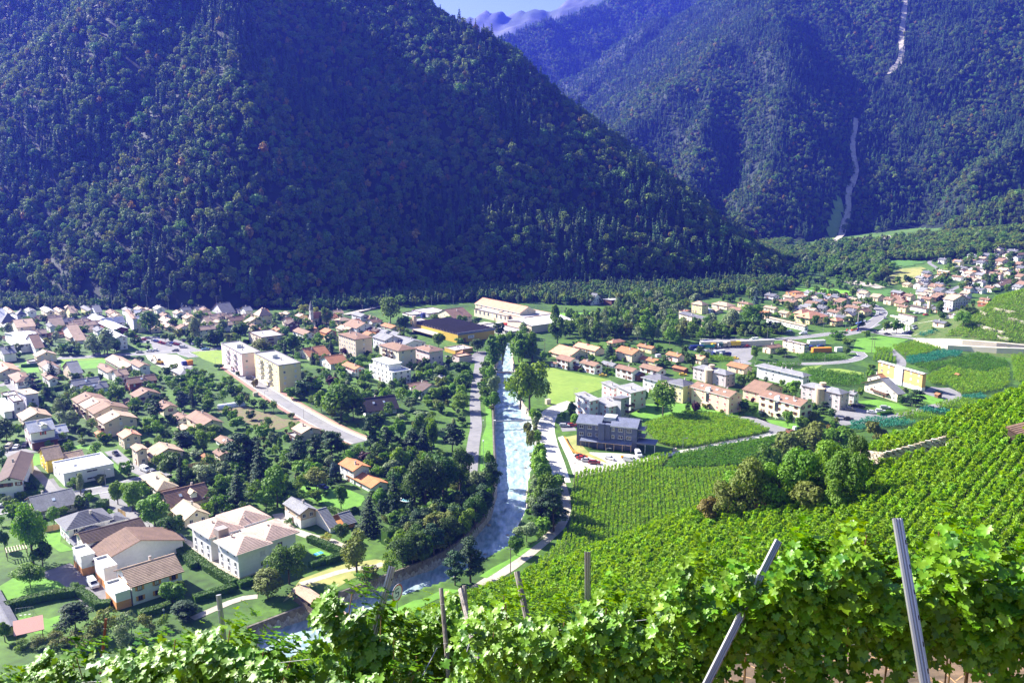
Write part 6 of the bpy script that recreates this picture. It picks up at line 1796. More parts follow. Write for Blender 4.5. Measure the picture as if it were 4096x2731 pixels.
# ================================================================== TREES, HEDGES, VINEYARDS
T='''A1 1990 775 465 330 round dark;A1 1370 1065 790 210 round bright;A1 1545 1140 800 300 round bright;A1 1800 1300 965 380 round bright;A1 2000 1440 1185 310 round dark;A1 630 1310 1090 160 oval bright;A1 940 950 700 110 birch silver;A1 1020 1140 990 100 spruce needle_blue
A1 80 330 80 260 broad dark;A1 950 300 170 130 round dark;A1 700 150 -160 190 round silver;A1 2120 450 240 260 pine needle;A1 1885 270 185 60 oval mid;A1 2090 330 130 100 spruce needle;A1 80 1080 960 110 round silver
A4 385 590 -60 420 broad mid;A4 500 650 340 270 round dark;A4 355 872 610 390 broad mid;A4 880 1395 1060 430 pine needle;A4 2010 1065 800 350 round mid;A4 2150 1240 1040 320 pine needle;A4 60 430 200 150 round dark;A4 60 1500 1270 150 round mid;A4 900 900 810 170 shrub mid
A5 1330 1120 650 470 broad mid;A5 1080 1280 950 390 birch olive;A5 2115 1005 480 320 birch olive;A5 1930 610 400 180 round dark;A5 485 325 165 125 spruce needle;A5 50 1260 1080 180 round mid;A5 110 1500 1340 330 pine needle;A5 1760 610 530 140 shrub yellow;A5 1330 430 350 130 shrub mid
A2 760 665 225 400 pine needle;A2 900 640 330 300 pine needle;A2 1000 910 300 330 spruce needle;A2 740 1095 640 300 spruce needle;A2 560 970 720 230 round mid;A2 1190 1100 620 310 oval bright;A2 1060 1120 900 300 round bright;A2 360 880 600 330 round silver;A2 550 760 570 170 round silver
A2 1430 610 310 290 pine needle;A2 1640 560 260 200 pine needle;A2 1820 490 230 300 pine needle;A2 1440 730 555 220 round bright;A2 1645 905 660 310 broad olive;A2 1850 820 580 145 oval needle_blue;A2 1930 1115 850 165 oval mid;A2 1640 1040 900 190 round mid;A2 2275 485 60 240 pine needle;A2 1790 640 500 150 round silver;A2 1160 420 220 180 round silver;A2 1225 470 290 70 poplar mid;A2 330 430 190 200 round bright;A2 150 440 240 200 pine needle_blue;A2 450 280 140 180 round mid;A2 240 520 440 170 round silver;A2 70 900 490 170 spruce needle
A3 430 450 180 190 pine needle;A3 720 505 215 250 pine needle;A3 860 525 140 240 spruce needle;A3 1190 480 155 350 pine needle;A3 590 335 60 180 round mid;A3 880 1125 510 470 broad dark;A3 1080 1010 480 420 broad dark;A3 1280 910 430 340 broad dark;A3 750 1060 610 320 broad dark;A3 1480 1015 640 230 birch silver;A3 1640 985 560 270 pine needle;A3 1500 1160 960 300 round mid;A3 510 1075 715 200 spruce needle;A3 480 745 550 275 round silver;A3 175 560 455 150 round red;A3 330 620 490 200 round yellow;A3 970 1565 1175 310 birch olive;A3 1270 1425 1160 230 round mid;A3 230 1400 960 360 spruce needle;A3 350 1100 890 230 round bright;A3 540 1290 1150 250 round mid;A3 950 450 90 200 round mid;A3 820 300 30 160 broad mid;A3 580 700 420 240 round mid;A3 330 500 360 200 round mid
A6 1400 810 310 370 pine needle;A6 1220 840 470 330 pine needle;A6 700 525 320 230 pine needle;A6 1930 495 280 230 round mid;A6 2050 335 120 310 round silver
S 2155 1880 1772 66 oval bright;S 2168 1940 1795 78 oval bright;S 2178 2000 1850 88 oval mid;S 2190 2070 1890 100 oval mid;S 2148 2050 1910 76 birch silver;S 2215 2125 1955 110 pine needle;S 2165 2110 1990 90 pine needle;S 2120 1790 1725 45 shrub olive;S 2110 1740 1690 40 shrub olive
B4 200 1445 850 440 broad mid;B4 90 1400 1000 300 broad mid;A7 1600 615 240 370 broad mid;A7 1370 500 330 140 round bright;A7 430 695 570 115 round mid;A7 580 735 590 125 round bright;A7 535 690 450 115 oval dark;A7 1980 600 455 125 round red;A7 1885 560 495 90 shrub mid;A7 2290 620 555 70 shrub olive;A7 610 420 370 70 round dark
A8 650 725 590 135 round dark;A8 760 755 630 110 round bright;A8 755 620 555 60 round red;A8 1165 885 705 155 round mid;A8 1310 875 770 120 shrub mid;A8 1240 545 350 175 oval bright;A8 640 435 280 150 round dark;A8 740 415 235 140 round mid;A8 1580 745 605 150 pine needle;A8 1460 725 605 100 round mid;A8 1120 510 440 100 round mid;A8 400 745 695 70 shrub olive
B7 760 805 615 240 pine needle;B7 590 775 690 95 shrub dark;B7 120 690 580 110 round mid;B7 210 480 310 60 poplar bright;B7 250 500 380 80 poplar bright;B7 640 650 580 80 shrub silver;B7 250 370 310 90 shrub mid
B4 990 610 238 110 poplar mid;B4 1540 610 240 140 poplar bright;B4 500 480 190 140 round mid;B4 520 650 335 200 oval mid;B4 2110 185 65 120 birch silver;B4 1560 165 -5 140 birch silver;B4 1130 830 650 190 spruce needle;B4 650 960 850 55 spruce needle;B4 1340 720 640 70 round bright;B4 2060 930 760 170 round dark;B4 700 900 800 60 round mid;B4 1700 920 850 140 round dark;B4 1800 930 850 100 round mid;B4 1290 860 815 40 poplar mid;B4 1430 850 800 80 round red;B4 110 880 600 210 oval mid;B4 230 860 500 150 oval mid;B4 60 700 520 180 oval mid;B4 360 850 740 90 round bright;B4 420 830 740 70 round mid;B4 320 900 830 80 round dark
B3 1950 905 560 170 poplar mid;B3 2060 885 540 190 oval mid;B3 2250 865 520 240 oval mid;B3 2150 700 500 160 oval mid;B3 1920 1090 900 110 oval bright;B3 1960 1270 1020 180 round silver;B3 1960 1410 1210 170 round mid;B3 760 415 130 290 broad mid;B3 905 515 325 190 round dark;B3 1320 695 525 185 round mid;B3 1560 665 580 110 round mid;B3 1770 755 610 190 broad dark;B3 1270 445 310 150 round mid;B3 1430 435 330 120 round mid;B3 1590 435 320 160 round mid;B3 1770 435 345 125 round dark;B3 1570 1005 850 240 round dark;B3 1340 1055 915 215 round mid;B3 1110 965 865 60 oval dark;B3 1040 610 550 80 round dark;B3 80 1165 1030 155 round red;B3 250 1525 1150 420 broad mid;B3 330 1545 1280 280 broad dark;B3 100 1500 1230 260 broad mid;B3 480 1320 1190 160 round mid;B3 660 1230 1090 150 round mid;B3 810 1200 1065 150 round bright;B3 430 1190 1080 150 round mid;B3 1570 1440 1250 250 broad mid;B3 1320 1440 1290 150 round olive;B3 1130 1540 1430 200 round silver;B3 880 1560 1470 160 round silver;B3 1200 1400 1300 160 round mid;B3 1000 1420 1290 180 round dark;B3 1480 1220 1110 130 round bright;B3 1620 1130 990 200 broad mid
B2 410 545 350 160 oval dark;B2 520 535 340 140 round dark;B2 250 405 200 130 oval silver;B2 565 375 230 130 round silver;B2 765 475 270 190 round dark;B2 635 505 370 170 round olive;B2 1010 645 450 240 broad olive;B2 1160 655 530 170 round mid;B2 1380 645 390 220 oval mid;B2 1280 655 460 90 spruce needle;B2 1815 645 455 125 spruce needle;B2 1600 745 600 90 spruce needle;B2 2050 725 620 90 spruce needle;B2 1965 655 550 90 oval red;B2 1510 190 50 150 broad yellow;B2 1640 210 80 90 round yellow;B2 1760 295 85 150 oval mid;B2 1690 300 170 90 spruce needle;B2 1880 235 140 130 round yellow;B2 1400 235 125 120 round mid
B2 1700 1295 1060 200 round mid;B2 1930 1375 1000 360 broad mid;B2 1500 1155 940 290 round dark;B2 1350 1145 1000 160 round mid;B2 1830 1015 880 140 round red;B2 400 1305 1140 170 round mid;B2 210 1245 1020 80 spruce needle;B2 80 1275 1070 130 pine needle_blue;B2 890 1390 1280 120 round dark;B2 720 1490 1360 220 round bright;B2 940 1010 920 90 shrub rust;B2 510 800 740 110 shrub dark;B2 730 880 830 60 shrub mid
B1 610 975 720 190 spruce needle;B1 400 1115 860 220 pine needle_blue;B1 120 695 520 150 spruce needle;B1 1085 635 400 190 birch silver;B1 1250 635 335 240 birch silver;B1 1330 605 430 140 oval mid;B1 1750 395 140 250 broad mid;B1 1520 475 360 150 round mid;B1 1920 485 380 110 round mid;B1 2000 495 390 90 round mid;B1 2270 505 200 130 birch silver;B1 535 515 440 110 round yellow;B1 1380 1185 990 230 round mid;B1 1720 1505 1365 155 round bright;B1 1810 1405 1170 190 pine needle;B1 730 1335 1150 190 round dark;B1 800 1490 1260 235 round silver;B1 2140 1265 1080 170 pine needle_blue;B1 2220 1205 1020 100 spruce needle;B1 1630 745 650 120 round dark;B1 560 1170 1000 130 round dark;B1 820 640 530 140 round dark;B1 700 630 540 110 round dark;B1 700 910 860 120 oval dark;B1 900 910 800 200 round mid
B5 900 495 195 270 broad mid;B5 640 505 265 240 broad silver;B5 420 475 290 150 birch silver;B5 1130 515 390 130 round dark;B5 1240 540 450 100 round dark;B5 940 205 50 110 spruce needle_blue;B5 1170 365 285 110 oval bright;B5 1350 385 320 80 oval mid;B5 1495 415 320 80 oval mid;B5 1635 445 320 100 oval mid;B5 1760 445 340 80 oval mid;B5 2080 475 330 230 round dark;B5 1900 605 500 200 round mid;B5 2000 690 590 170 round mid;B5 1990 780 690 130 round dark;B5 2220 590 500 110 round mid;B5 1230 795 700 180 round dark;B5 930 835 680 140 round mid;B5 1110 830 770 60 round mid;B5 250 200 70 140 birch silver;B5 1010 180 90 60 spruce needle;B5 280 470 360 80 birch silver;B5 2140 380 290 60 round bright
B6 430 1250 1120 130 round mid;B6 540 1255 1110 150 round mid;B6 1050 1045 880 110 oval mid;B6 1160 1005 925 70 round mid;B6 1310 1195 1000 180 broad mid;B6 1400 1030 950 170 broad dark;B6 1600 725 590 70 spruce needle;B6 1660 705 575 80 oval mid;B6 1570 345 200 160 broad mid;B6 960 345 245 110 broad mid;B6 1590 565 455 130 broad dark;B6 1640 455 370 90 round mid;B6 980 450 390 60 round dark;B6 940 1030 980 60 round mid;B6 60 800 700 90 round silver;B6 1740 310 260 90 round mid;B6 1690 800 730 110 round mid;B6 100 1200 1030 130 round dark'''
for ln in T.replace('\n',';').split(';'):
 w_=ln.split()
 if len(w_) != 7:continue
 tree(w_[0],*(float(v) for v in w_[1:5]),w_[5],w_[6])
for ln in '''S 3300 1960 1770 170 broad bright;S 3385 2010 1800 150 broad mid;S 3200 2005 1790 160 broad mid;S 3110 2035 1840 170 broad bright;S 3010 2065 1850 170 broad olive;S 2910 2085 1930 150 broad olive;S 2835 2095 1985 110 round rust;S 3255 1830 1700 150 broad olive;S 3345 1850 1700 140 broad mid;S 3160 1880 1720 150 broad olive;S 3420 1910 1740 90 broad dark;S 3060 1960 1790 140 broad mid;S 2950 2010 1880 130 broad bright;S 3345 2040 1900 120 round mid;S 3230 2060 1930 150 round olive;S 3500 1760 1690 90 shrub olive'''.split(';'):
 w_=ln.split()
 tree(w_[0],*(float(v) for v in w_[1:5]),w_[5],w_[6],group='scrub trees at the slope foot',label='%s scrub tree' % {'mid':'green','dark':'dark green','olive':'olive green','rust':'rusty','bright':'bright green'}[w_[6]])
# scrub on the slope just below the near vines, left
for ln in '''A4 1250 1420 1150 330 shrub olive;A4 1480 1440 1180 280 shrub silver;A4 1100 1480 1280 300 shrub olive;A4 860 1520 1370 280 shrub olive;A4 640 1540 1400 260 shrub olive;A4 1700 1400 1200 260 shrub olive;A4 1420 1540 1330 260 shrub silver;A4 450 1560 1440 220 shrub olive;A4 250 1580 1480 200 shrub mid;A4 1000 1600 1440 300 shrub olive;A4 1900 1330 1190 220 shrub mid;A4 700 1440 1330 200 shrub mid'''.split(';'):
 w_=ln.split()
 tree(w_[0],*(float(v) for v in w_[1:5]),w_[5],w_[6],group='scrub below the near vines')

add_foot([Wq('A1',*p) for p in [(440,560),(640,560),(640,790),(440,760)]])
for ln in '''S 1950 2000 1880 90 broad dark;S 1935 2060 1940 90 pine needle;S 1900 2110 1980 100 broad dark;S 1855 2150 2030 95 round mid;S 1800 2188 2065 105 broad dark;S 1735 2222 2100 100 pine needle;S 1960 1950 1850 70 birch silver;S 1690 2250 2150 85 round dark;S 1955 1905 1800 60 oval mid;S 1560 2300 2210 80 shrub mid;S 1480 2330 2260 90 shrub olive'''.split(';'):
 w_=ln.split();tree(w_[0],*(float(v) for v in w_[1:5]),w_[5],w_[6],group='trees of the left river bank')
BR=[('broad','mid'),('broad','mid'),('round','mid'),('round','dark'),('oval','mid'),('birch','silver'),('round','olive')]
SH=[('shrub','mid'),('shrub','dark'),('shrub','bright'),('shrub','olive'),('shrub','mid'),('round','mid'),('round','dark')]
fill('B4',[(420,640),(700,340),(980,400),(1150,300),(1300,170),(1500,140),(1900,160),(2060,260),(1880,430),(2000,480),(2300,500),(2300,620),(2170,650),(1960,700),(1700,640),(1200,590),(850,620),(600,650)],210,BR+[('poplar','mid'),('broad','silver')],(7,13),'riverside wood',ratio=(.6,.85),mind=3.5)
fill('B3',[(1980,560),(2323,560),(2323,860),(2200,850),(2000,700)],14,BR,(7,12),'riverside wood')
fill('B1',[(1850,960),(2323,900),(2323,1180),(2150,1150),(2000,1060)],16,[('round','bright'),('round','mid')],(3.5,5),'orchard trees',ratio=(.9,1.2))
fill('B2',[(0,900),(350,890),(640,930),(770,1010),(760,1100),(500,1150),(200,1130),(0,1100)],30,[('round','bright'),('round','mid')],(3.5,5),'orchard trees',ratio=(.9,1.2))
fill('S',[(0,1560),(330,1500),(700,1480),(900,1560),(1100,1640),(1440,1790),(1500,1850),(1300,1950),(900,2050),(480,2130),(0,2120)],200,SH+BR[:4],(3.0,6.5),None,margin=1.0)
fill('S',[(1060,1480),(1300,1400),(1640,1420),(1890,1480),(1890,1900),(1700,1990),(1480,1860),(1400,1730),(1180,1620)],130,SH+BR+[('round','bright'),('broad','mid')],(3.0,7),None,margin=1.0)
fill('S',[(1480,1800),(1880,1920),(1890,2010),(1860,2130),(1700,2190),(1560,2140),(1480,2000)],70,SH+[('broad','dark'),('pine','needle')],(3.5,8),None,margin=1.0)
fill('S',[(1560,2180),(1800,2060),(1930,1960),(1950,2040),(1870,2140),(1730,2240),(1600,2290)],26,[('broad','dark'),('pine','needle'),('round','mid'),('birch','olive')],(5,9),None,margin=.3)
fill('S',[(500,2000),(1000,1850),(1300,1850),(1340,1990),(1100,2060),(880,2080)],50,SH,(3,6),None,margin=.8)
fill('S',[(0,1290),(700,1270),(1300,1270),(1500,1290),(1650,1340),(1500,1420),(900,1400),(500,1420),(0,1440)],130,SH+BR,(3.0,8),None,margin=1.0)
fill('B4',[(430,760),(700,640),(1300,600),(1700,650),(2050,760),(2300,800),(2100,960),(1500,1080),(1050,1010),(500,960)],70,SH,(3,6),None,margin=.8)
fill('S',[(2400,1650),(2500,1560),(2760,1520),(3100,1500),(3450,1600),(3400,1680),(3100,1720),(2700,1650)],45,SH,(2.5,5),None,margin=.8)
fill('B6',[(0,250),(280,200),(480,190),(700,200),(900,250),(940,340),(700,365),(300,405),(60,430),(-150,450),(-150,300)],110,BR+[('spruce','needle')],(8,14),'wood above the far river',ratio=(.6,.85))
fill('B6',[(-200,460),(0,450),(480,460),(520,520),(420,640),(320,680),(0,610),(-250,600)],110,BR,(7,12),'wood along the far river')
fill('B6',[(620,640),(1000,520),(1200,300),(1700,240),(2030,240),(2030,760),(1500,800),(1100,740)],150,SH+BR,(4,9),None,margin=.5)
fill('B6',[(1000,300),(1100,230),(1500,170),(1850,180),(2040,170),(2040,240),(1700,240),(1200,300)],60,BR,(8,13),None,margin=.5)
fill('B5',[(400,180),(700,150),(1000,160),(1100,200),(1300,300),(2000,330),(2300,300),(2250,150),(1900,60),(1300,180)],70,SH+BR,(4,8),None,margin=.5)
fill('B5',[(1040,140),(1280,40),(1390,0),(1300,-60),(1100,-60),(900,60),(800,130)],40,BR+[('spruce','needle')],(7,11),'wood edge behind the far village')
fill('B5',[(380,500),(900,480),(1290,520),(1200,590),(700,600),(320,600)],60,BR,(4,8),'trees above the highway')
fill('S',[(3090,1010),(3300,975),(3700,975),(3800,1000),(3600,1030),(3450,1100),(3300,1110),(3180,1130),(3120,1090)],150,BR,(7,12),None,mind=3)
fill('S',[(3140,1140),(3300,1110),(3500,1110),(3700,1130),(3560,1150),(3300,1170),(3180,1175)],40,SH+BR,(4,8),None)
fill('S',[(1900,1480),(1930,1470),(1985,1500),(1975,1640),(1940,1640)],24,SH,(4,6),'bushes on the left bank',margin=.2)
fill('S',[(2115,1660),(2150,1690),(2210,1860),(2240,2000),(2250,2090),(2160,2160),(2110,2060),(2140,1900)],46,[('shrub','mid'),('shrub','olive'),('oval','bright'),('birch','silver'),('shrub','bright')],(3,7),'bushes on the right bank',margin=.1)
fill('S',[(2830,2080),(3000,1860),(3220,1680),(3400,1680),(3450,1800),(3440,1960),(3200,2060),(2960,2100)],60,[('broad','olive'),('round','mid'),('broad','mid'),('shrub','olive'),('shrub','rust'),('round','bright')],(3,6),'scrub trees at the slope foot',margin=.1,mind=2.0)
fill('S',[(3600,1330),(3700,1320),(3780,1340),(3900,1250),(3850,1230),(3700,1290)],14,SH,(3,6),None)

# near ones become single trees, the rest of the far greenery one mass
PENDING.sort(key=lambda t:-t[0])
nt=sum(1 for r in REG if r['cat'] == 'tree');nshr=sum(1 for r in REG if r['cat'] == 'shrub')
rest=[]
for s_,P,h,w,kind,leaf,group in PENDING:
 if kind == 'shrub':
  if nshr < 300:tree_at(P,h,w,kind,leaf,group=group);nshr += 1
  else:rest.append((P,h,w,kind,leaf))
 else:
  if nt < 305:tree_at(P,h,w,kind,leaf,group=group);nt += 1
  else:rest.append((P,h,w,kind,leaf))
print('trees',nt,'shrubs',nshr,'rest',len(rest))
protos,order={},[]
for P,h,w,kind,leaf in rest:
 if (kind,leaf) not in protos:
  bw,bh=BASE[kind]
  o=unlinked_tree('far_tree_%02d' % len(protos),kind,1,520 if kind != 'shrub' else 200,0.85,LEAF[leaf],(bw,bh),bh*TS[kind])
  protos[(kind,leaf)]=(len(protos),o)
FAR=collection_of('far_trees',[o for _,o in protos.values()])
if rest:
 sz=[(w/2/BASE[k][0],w/2/BASE[k][0],h*(1 - TS[k])/BASE[k][1]) for P,h,w,k,l in rest]
 scatter('far_greenery',[tuple(P) for P,*_ in rest],[protos[(k,l)][0] for P,h,w,k,l in rest],rng.uniform(0,6.28,len(rest)),np.array(sz),FAR,'far woods and garden greenery of the valley')

for hd in (('A5',[(0,650),(180,800),(330,910),(480,1020),(690,1140)],2.2,1.7,'long clipped hedge along the gravel drive'),('A4',[(1830,300),(1960,310),(2140,520),(2260,650)],2.0,1.6,'hedge beside the dark brown roof'),
  ('A4',[(60,1130),(300,1060),(560,1000),(880,950)],2.4,1.9,'thick hedge below the lawn with the small tree'),('A4',[(895,940),(1010,1000),(1140,1110),(1290,1090)],2.2,1.8,'dark hedge at the end of the terrace drive'),
  ('A4',[(1610,1210),(1800,1160),(1990,1090)],2.0,1.5,'low hedge behind the white terrace house'),('A5',[(1560,620),(1960,790)],2.0,1.8,'hedge beside the lawn with the blue table'),('A5',[(1740,890),(1960,810)],2.0,1.7,'short hedge at the end of the table lawn'),
  ('A5',[(1570,930),(1740,870)],2.0,1.7,'short hedge in front of the table lawn'),('A5',[(740,1160),(940,1090)],2.0,1.6,'short hedge under the white apartment house'),('A5',[(220,1320),(460,1250),(700,1180)],2.2,1.6,'dark hedge above the near footpath'),
  ('A1',[(225,690),(330,760),(480,920)],2.0,1.6,'hedge along the lane past the yellow house'),('A1',[(170,990),(330,965),(490,950)],2.0,1.6,'hedge in front of the left white chalet'),('A2',[(1800,1130),(1920,1190),(2120,1140)],2.0,1.3,'low hedge around the wide lawn'),
  ('A2',[(1310,890),(1420,820)],2.0,1.5,'short hedge at the blue car'),('A2',[(1300,950),(1400,1010)],2.0,1.5,'short hedge left of the wide lawn'),('A3',[(470,1075),(620,1140),(790,1220)],2.6,2.2,'long hedge below the dark tall trees'),
  ('A3',[(400,1540),(620,1460),(850,1370)],3.2,4.6,'very tall dark hedge near the river'),('B1',[(590,1060),(820,1010)],2.2,2.0,'hedge beside the light blue house'),('B1',[(560,1080),(700,1160)],2.2,1.8,'hedge climbing to the row houses'),('B1',[(250,780),(440,770)],2.0,1.6,'hedge below the pale yellow chalet'),
  ('A1',[(1660,230),(1850,215)],2.0,1.7,'hedge behind the beige house'),('A1',[(1900,210),(2030,290)],2.0,1.6,'hedge right of the bright round tree'),('A1',[(1140,1100),(1250,1100)],3.0,2.4,'dark hedge on the street corner'),('B4',[(1040,955),(1200,985)],2.2,1.7,'hedge between the meadow houses'),
  ('B7',[(330,900),(490,875)],2.0,1.2,'low hedge in the round-tower car park'),('A8',[(1380,840),(1500,760)],2.4,2,'hedge beside the pale green block')):
 hedge(*hd[:4],label=hd[4])

# wood and scrub on the flat at the foot of the dark mountain
A=np.array([tuple(at_z(*p)[:2]) for p in [(-300,1244),(0,1240),(700,1232),(1380,1240),(1500,1236),(1660,1222),(1900,1208),(2100,1212),(2300,1222),(2500,1216),(2700,1200),(3000,1178),(3110,1160),(3130,1120),(2700,1090),(2000,1100),(1000,1110),(0,1110),(-300,1110)]])
lo,hi=A.min(0),A.max(0)
P=rng.uniform(size=(16000,2))*(hi - lo)+lo
P=P[poly_sd(P[:,0],P[:,1],A) > 0]
hh,lb=terrain(P[:,0],P[:,1]);P,hh=P[lb == 0],hh[lb == 0]
P3=np.stack([P[:,0],P[:,1],hh - .3],1);n=len(P3);print('foot wood',n)
if n:scatter('woodland',P3,rng.integers(0,10,n),rng.uniform(0,6.28,n),rng.uniform(.4,.95,n),WOOD,'dark wood on the flat at the foot of the left mountain')
A=np.array([tuple(W(*p)[:2]) for p in [(3040,1000),(3200,985),(3420,990),(3560,978),(3700,960),(3900,930),(4180,905),(4180,945),(3900,975),(3740,1005),(3560,1015),(3300,1020),(3060,1030)]])
A=A+np.sign(A - A.mean(0))*np.array([0,60.])
lo,hi=A.min(0),A.max(0);P=rng.uniform(size=(14000,2))*(hi - lo)+lo
P=P[poly_sd(P[:,0],P[:,1],A) > 0];hh,lb=terrain(P[:,0],P[:,1]);k_=((lb == 0) | (lb == 9)) & (fbm(P[:,0]/60,P[:,1]/60,8,3) > .40)
P,hh=P[k_][:5000],hh[k_][:5000];n=len(P)
if n:scatter('woodland',np.stack([P[:,0],P[:,1],hh - .3],1),rng.integers(0,6,n),rng.uniform(0,6.28,n),rng.uniform(.5,1.0,n),WOOD,'leafy wood where the far valley closes in')
# --- vineyards
def vine_proto(name,leaf,n,var,hgt=1.5):
 rs=np.random.default_rng(var+50)
 z=rs.uniform(.28,1,n)**.9
 P=np.stack([rs.normal(size=n)*.20,rs.normal(size=n)*.30,z*hgt],1)
 V,Tt=leaf_cards(P,rs.normal(size=(n,3))+np.array([0,0,.6]),.34,rs)
 mb=MB();mb.tube([(0,0,-.2),(.03,.02,.8)],.04,4)
 b=len(V)
 return mesh_np(name,V.tolist()+mb.v,Tt.tolist()+[tuple(b+i for i in f) for f in mb.f],[leaf,m_bark],[0]*len(Tt)+[1]*len(mb.f))
VP={}
def vine_coll(leafname):
 if leafname not in VP:
  os_=[]
  for v in range(4):
   o=bpy.data.objects.new('vine_%s_%d' % (leafname,v),vine_proto('grapevine',LEAF[leafname],30,v));tag(o,'grapevine of the vineyard',None,None,'stuff');os_.append(o)
  VP[leafname]=collection_of('vines_'+leafname,os_)
 return VP[leafname]
NV=[0]
def vineyard(z,poly,rowdir,leaf,label,row=1.8,step=.95,name='vineyard',clip=None):
 A=np.array([tuple(Wq(z,*p)[:2]) for p in poly])
 if isinstance(rowdir[0],tuple):
  a,b=Wq(z,*rowdir[0]),Wq(z,*rowdir[1]);d=np.array([b.x - a.x,b.y - a.y])
 else:d=np.array(rowdir,float)
 d=d/np.linalg.norm(d);n_=np.array([-d[1],d[0]])
 c=A.mean(0)
 S_,T_=(A - c) @ d,(A - c) @ n_
 s=np.arange(S_.min(),S_.max(),step);t=np.arange(T_.min(),T_.max(),row)
 SS,TT=np.meshgrid(s,t)
 SS=SS+rng.normal(size=SS.shape)*.12;TT=TT+rng.normal(size=SS.shape)*.07
 P=c+SS.ravel()[:,None]*d+TT.ravel()[:,None]*n_
 P=P[poly_sd(P[:,0],P[:,1],A) > 0.3]
 P=P[rng.uniform(size=len(P)) > .04]
 hh=terrain(P[:,0],P[:,1])[0]
 ang=math.atan2(d[1],d[0])
 n=len(P);NV[0] += n
 size=rng.uniform(1.0,1.45,n)
 scatter(name,np.stack([P[:,0],P[:,1],hh],1),rng.integers(0,4,n),ang+math.pi/2+rng.normal(size=n)*.25+rng.choice([0,math.pi],n),np.stack([size,size,size*rng.uniform(.85,1.2,n)],1),vine_coll(leaf),label)
 return A
soilsheet=lambda z,poly,lb,drape=None:sheet('vineyard_soil',z,poly,m_soil,.02 if not drape else .05,lb,drape=drape)
V1=[(2580,1700),(2670,1668),(2770,1655),(2895,1665),(2943,1675),(3025,1703),(3084,1729),(3000,1750),(2890,1772),(2800,1790),(2700,1795),(2620,1770),(2590,1735)]
V2=[(2292,1912),(2330,1890),(2500,1865),(2620,1830),(2690,1818),(2640,1884),(2800,1884),(2960,1874),(2900,1950),(2830,2040),(2760,2120),(2660,2210),(2560,2280),(2450,2340),(2200,2345),(2060,2335),(2130,2275),(2230,2185),(2285,2090),(2280,1990)]
V3=[(2700,1824),(2900,1790),(3080,1756),(3150,1742),(3050,1812),(2965,1868),(2800,1878),(2655,1878)]
for p,lf,rd,lb in ((V1,'vine',((2600,1790),(3000,1745)),'bright vineyard between the lawn and the farm path'),(V2,'vine',((2350,1900),(2300,2200)),'wide bright vineyard between the track and the slope'),(V3,'vine2',((2600,1850),(3100,1760)),'deeper green vineyard strip below the farm path')):
 soilsheet('S',p,'bare soil under the '+lb);vineyard('S',p,rd,lf,lb,row=1.35,step=.85)
for z,p,rd,lf,lb in (('B5',[(860,905),(1000,890),(1490,895),(1440,930),(1280,950),(930,945)],((900,940),(1300,900)),'vine2','small vineyard below the road loop'),('B5',[(1410,790),(1700,785),(2000,830),(1960,850),(1440,855)],((1440,840),(1900,830)),'vine2','dark vineyard inside the road loop'),
      ('B5',[(1490,965),(1660,965),(1960,1015),(2190,1030),(2215,1150),(2000,1160),(1560,1100),(1545,1010)],((1560,1000),(2200,1110)),'vine2','striped vineyard behind the white hipped apartment house'),('B5',[(390,800),(680,830),(680,865),(400,870)],((400,830),(660,850)),'vine','small vineyard beside the truck yard'),
      ('B7',[(280,130),(480,140),(510,188),(290,180)],((300,170),(380,130)),'vine','small square vine plot by the lane, upper one'),('B7',[(265,195),(510,205),(555,300),(260,280)],((300,280),(330,200)),'vine','small square vine plot by the lane, lower one'),
      ('B7',[(480,115),(740,55),(1070,140),(800,220),(640,238),(570,190)],((560,190),(900,120)),'vine','vineyard below the pale retaining wall'),('B7',[(640,245),(860,212),(1080,152),(1310,182),(1260,235),(1120,240),(1000,290),(650,320)],((660,300),(1200,200)),'net','vine plot under teal bird nets below the wall'),
      ('B7',[(700,335),(1100,292),(1500,192),(1830,292),(1855,350),(1560,415),(1100,340),(900,430),(875,370)],((1100,340),(1600,260)),'vine2','vineyard rising behind the ochre apartment house'),('B7',[(875,480),(1100,352),(1560,422),(1850,365),(1860,560),(1700,640),(1290,678),(1150,578),(930,553)],((930,540),(1700,560)),'vine','vineyard right of the ochre apartment house'),
      ('B7',[(1280,722),(1320,684),(1590,692),(1560,735)],((1300,720),(1560,710)),'net','small netted vine strip below the turning place'),('B7',[(960,792),(1280,725),(1480,742),(1440,812),(1100,850)],((980,790),(1440,760)),'vine','vine plot on the slope below the turning place'),
      ('B7',[(770,850),(830,827),(1240,875),(1180,920),(900,890)],((780,850),(1200,890)),'net','teal netted strip beside the lane'),('B7',[(470,920),(740,862),(1000,920),(960,970),(520,930)],((500,920),(980,930)),'vine','vine plot between two teal netted strips'),
      ('B7',[(0,1003),(300,943),(560,962),(800,1010),(560,1060),(160,1080),(0,1090)],((0,1050),(600,1000)),'net','teal netted vine plot beside the car park'),('B7',[(1870,212),(2060,190),(2060,560),(1890,500)],((1880,300),(2050,280)),'vine','vine plot at the right edge below the wall'),
      ('B6',[(755,1300),(900,1245),(1040,1222),(1000,1270),(860,1312)],((760,1300),(1030,1230)),'net','teal netted plot at the petrol station'),
      ('B6',[(1080,1300),(1240,1195),(1500,1010),(1660,885),(1850,795),(2080,730),(2080,1395),(1620,1358),(1300,1310)],((1300,1290),(1900,1320)),'vine','terraced vineyard on the hill above the retaining wall')):
 vineyard(z,p,rd,lf,lb,row=2.1,step=1.1)
for pts in ([(1490,1010),(1580,1055)],[(1670,990),(1790,1010),(1920,1035)],[(1470,1175),(1600,1215),(1790,1270)],[(1700,1310),(1850,1345)],[(1840,1100),(2040,1150)]):
 wall_along('terrace_wall',None,None,.8,-.8,1.5,M['stone'],'low pale terrace wall in the hill vineyard',P=smooth_path([Wq('B6',*p) for p in pts],6))

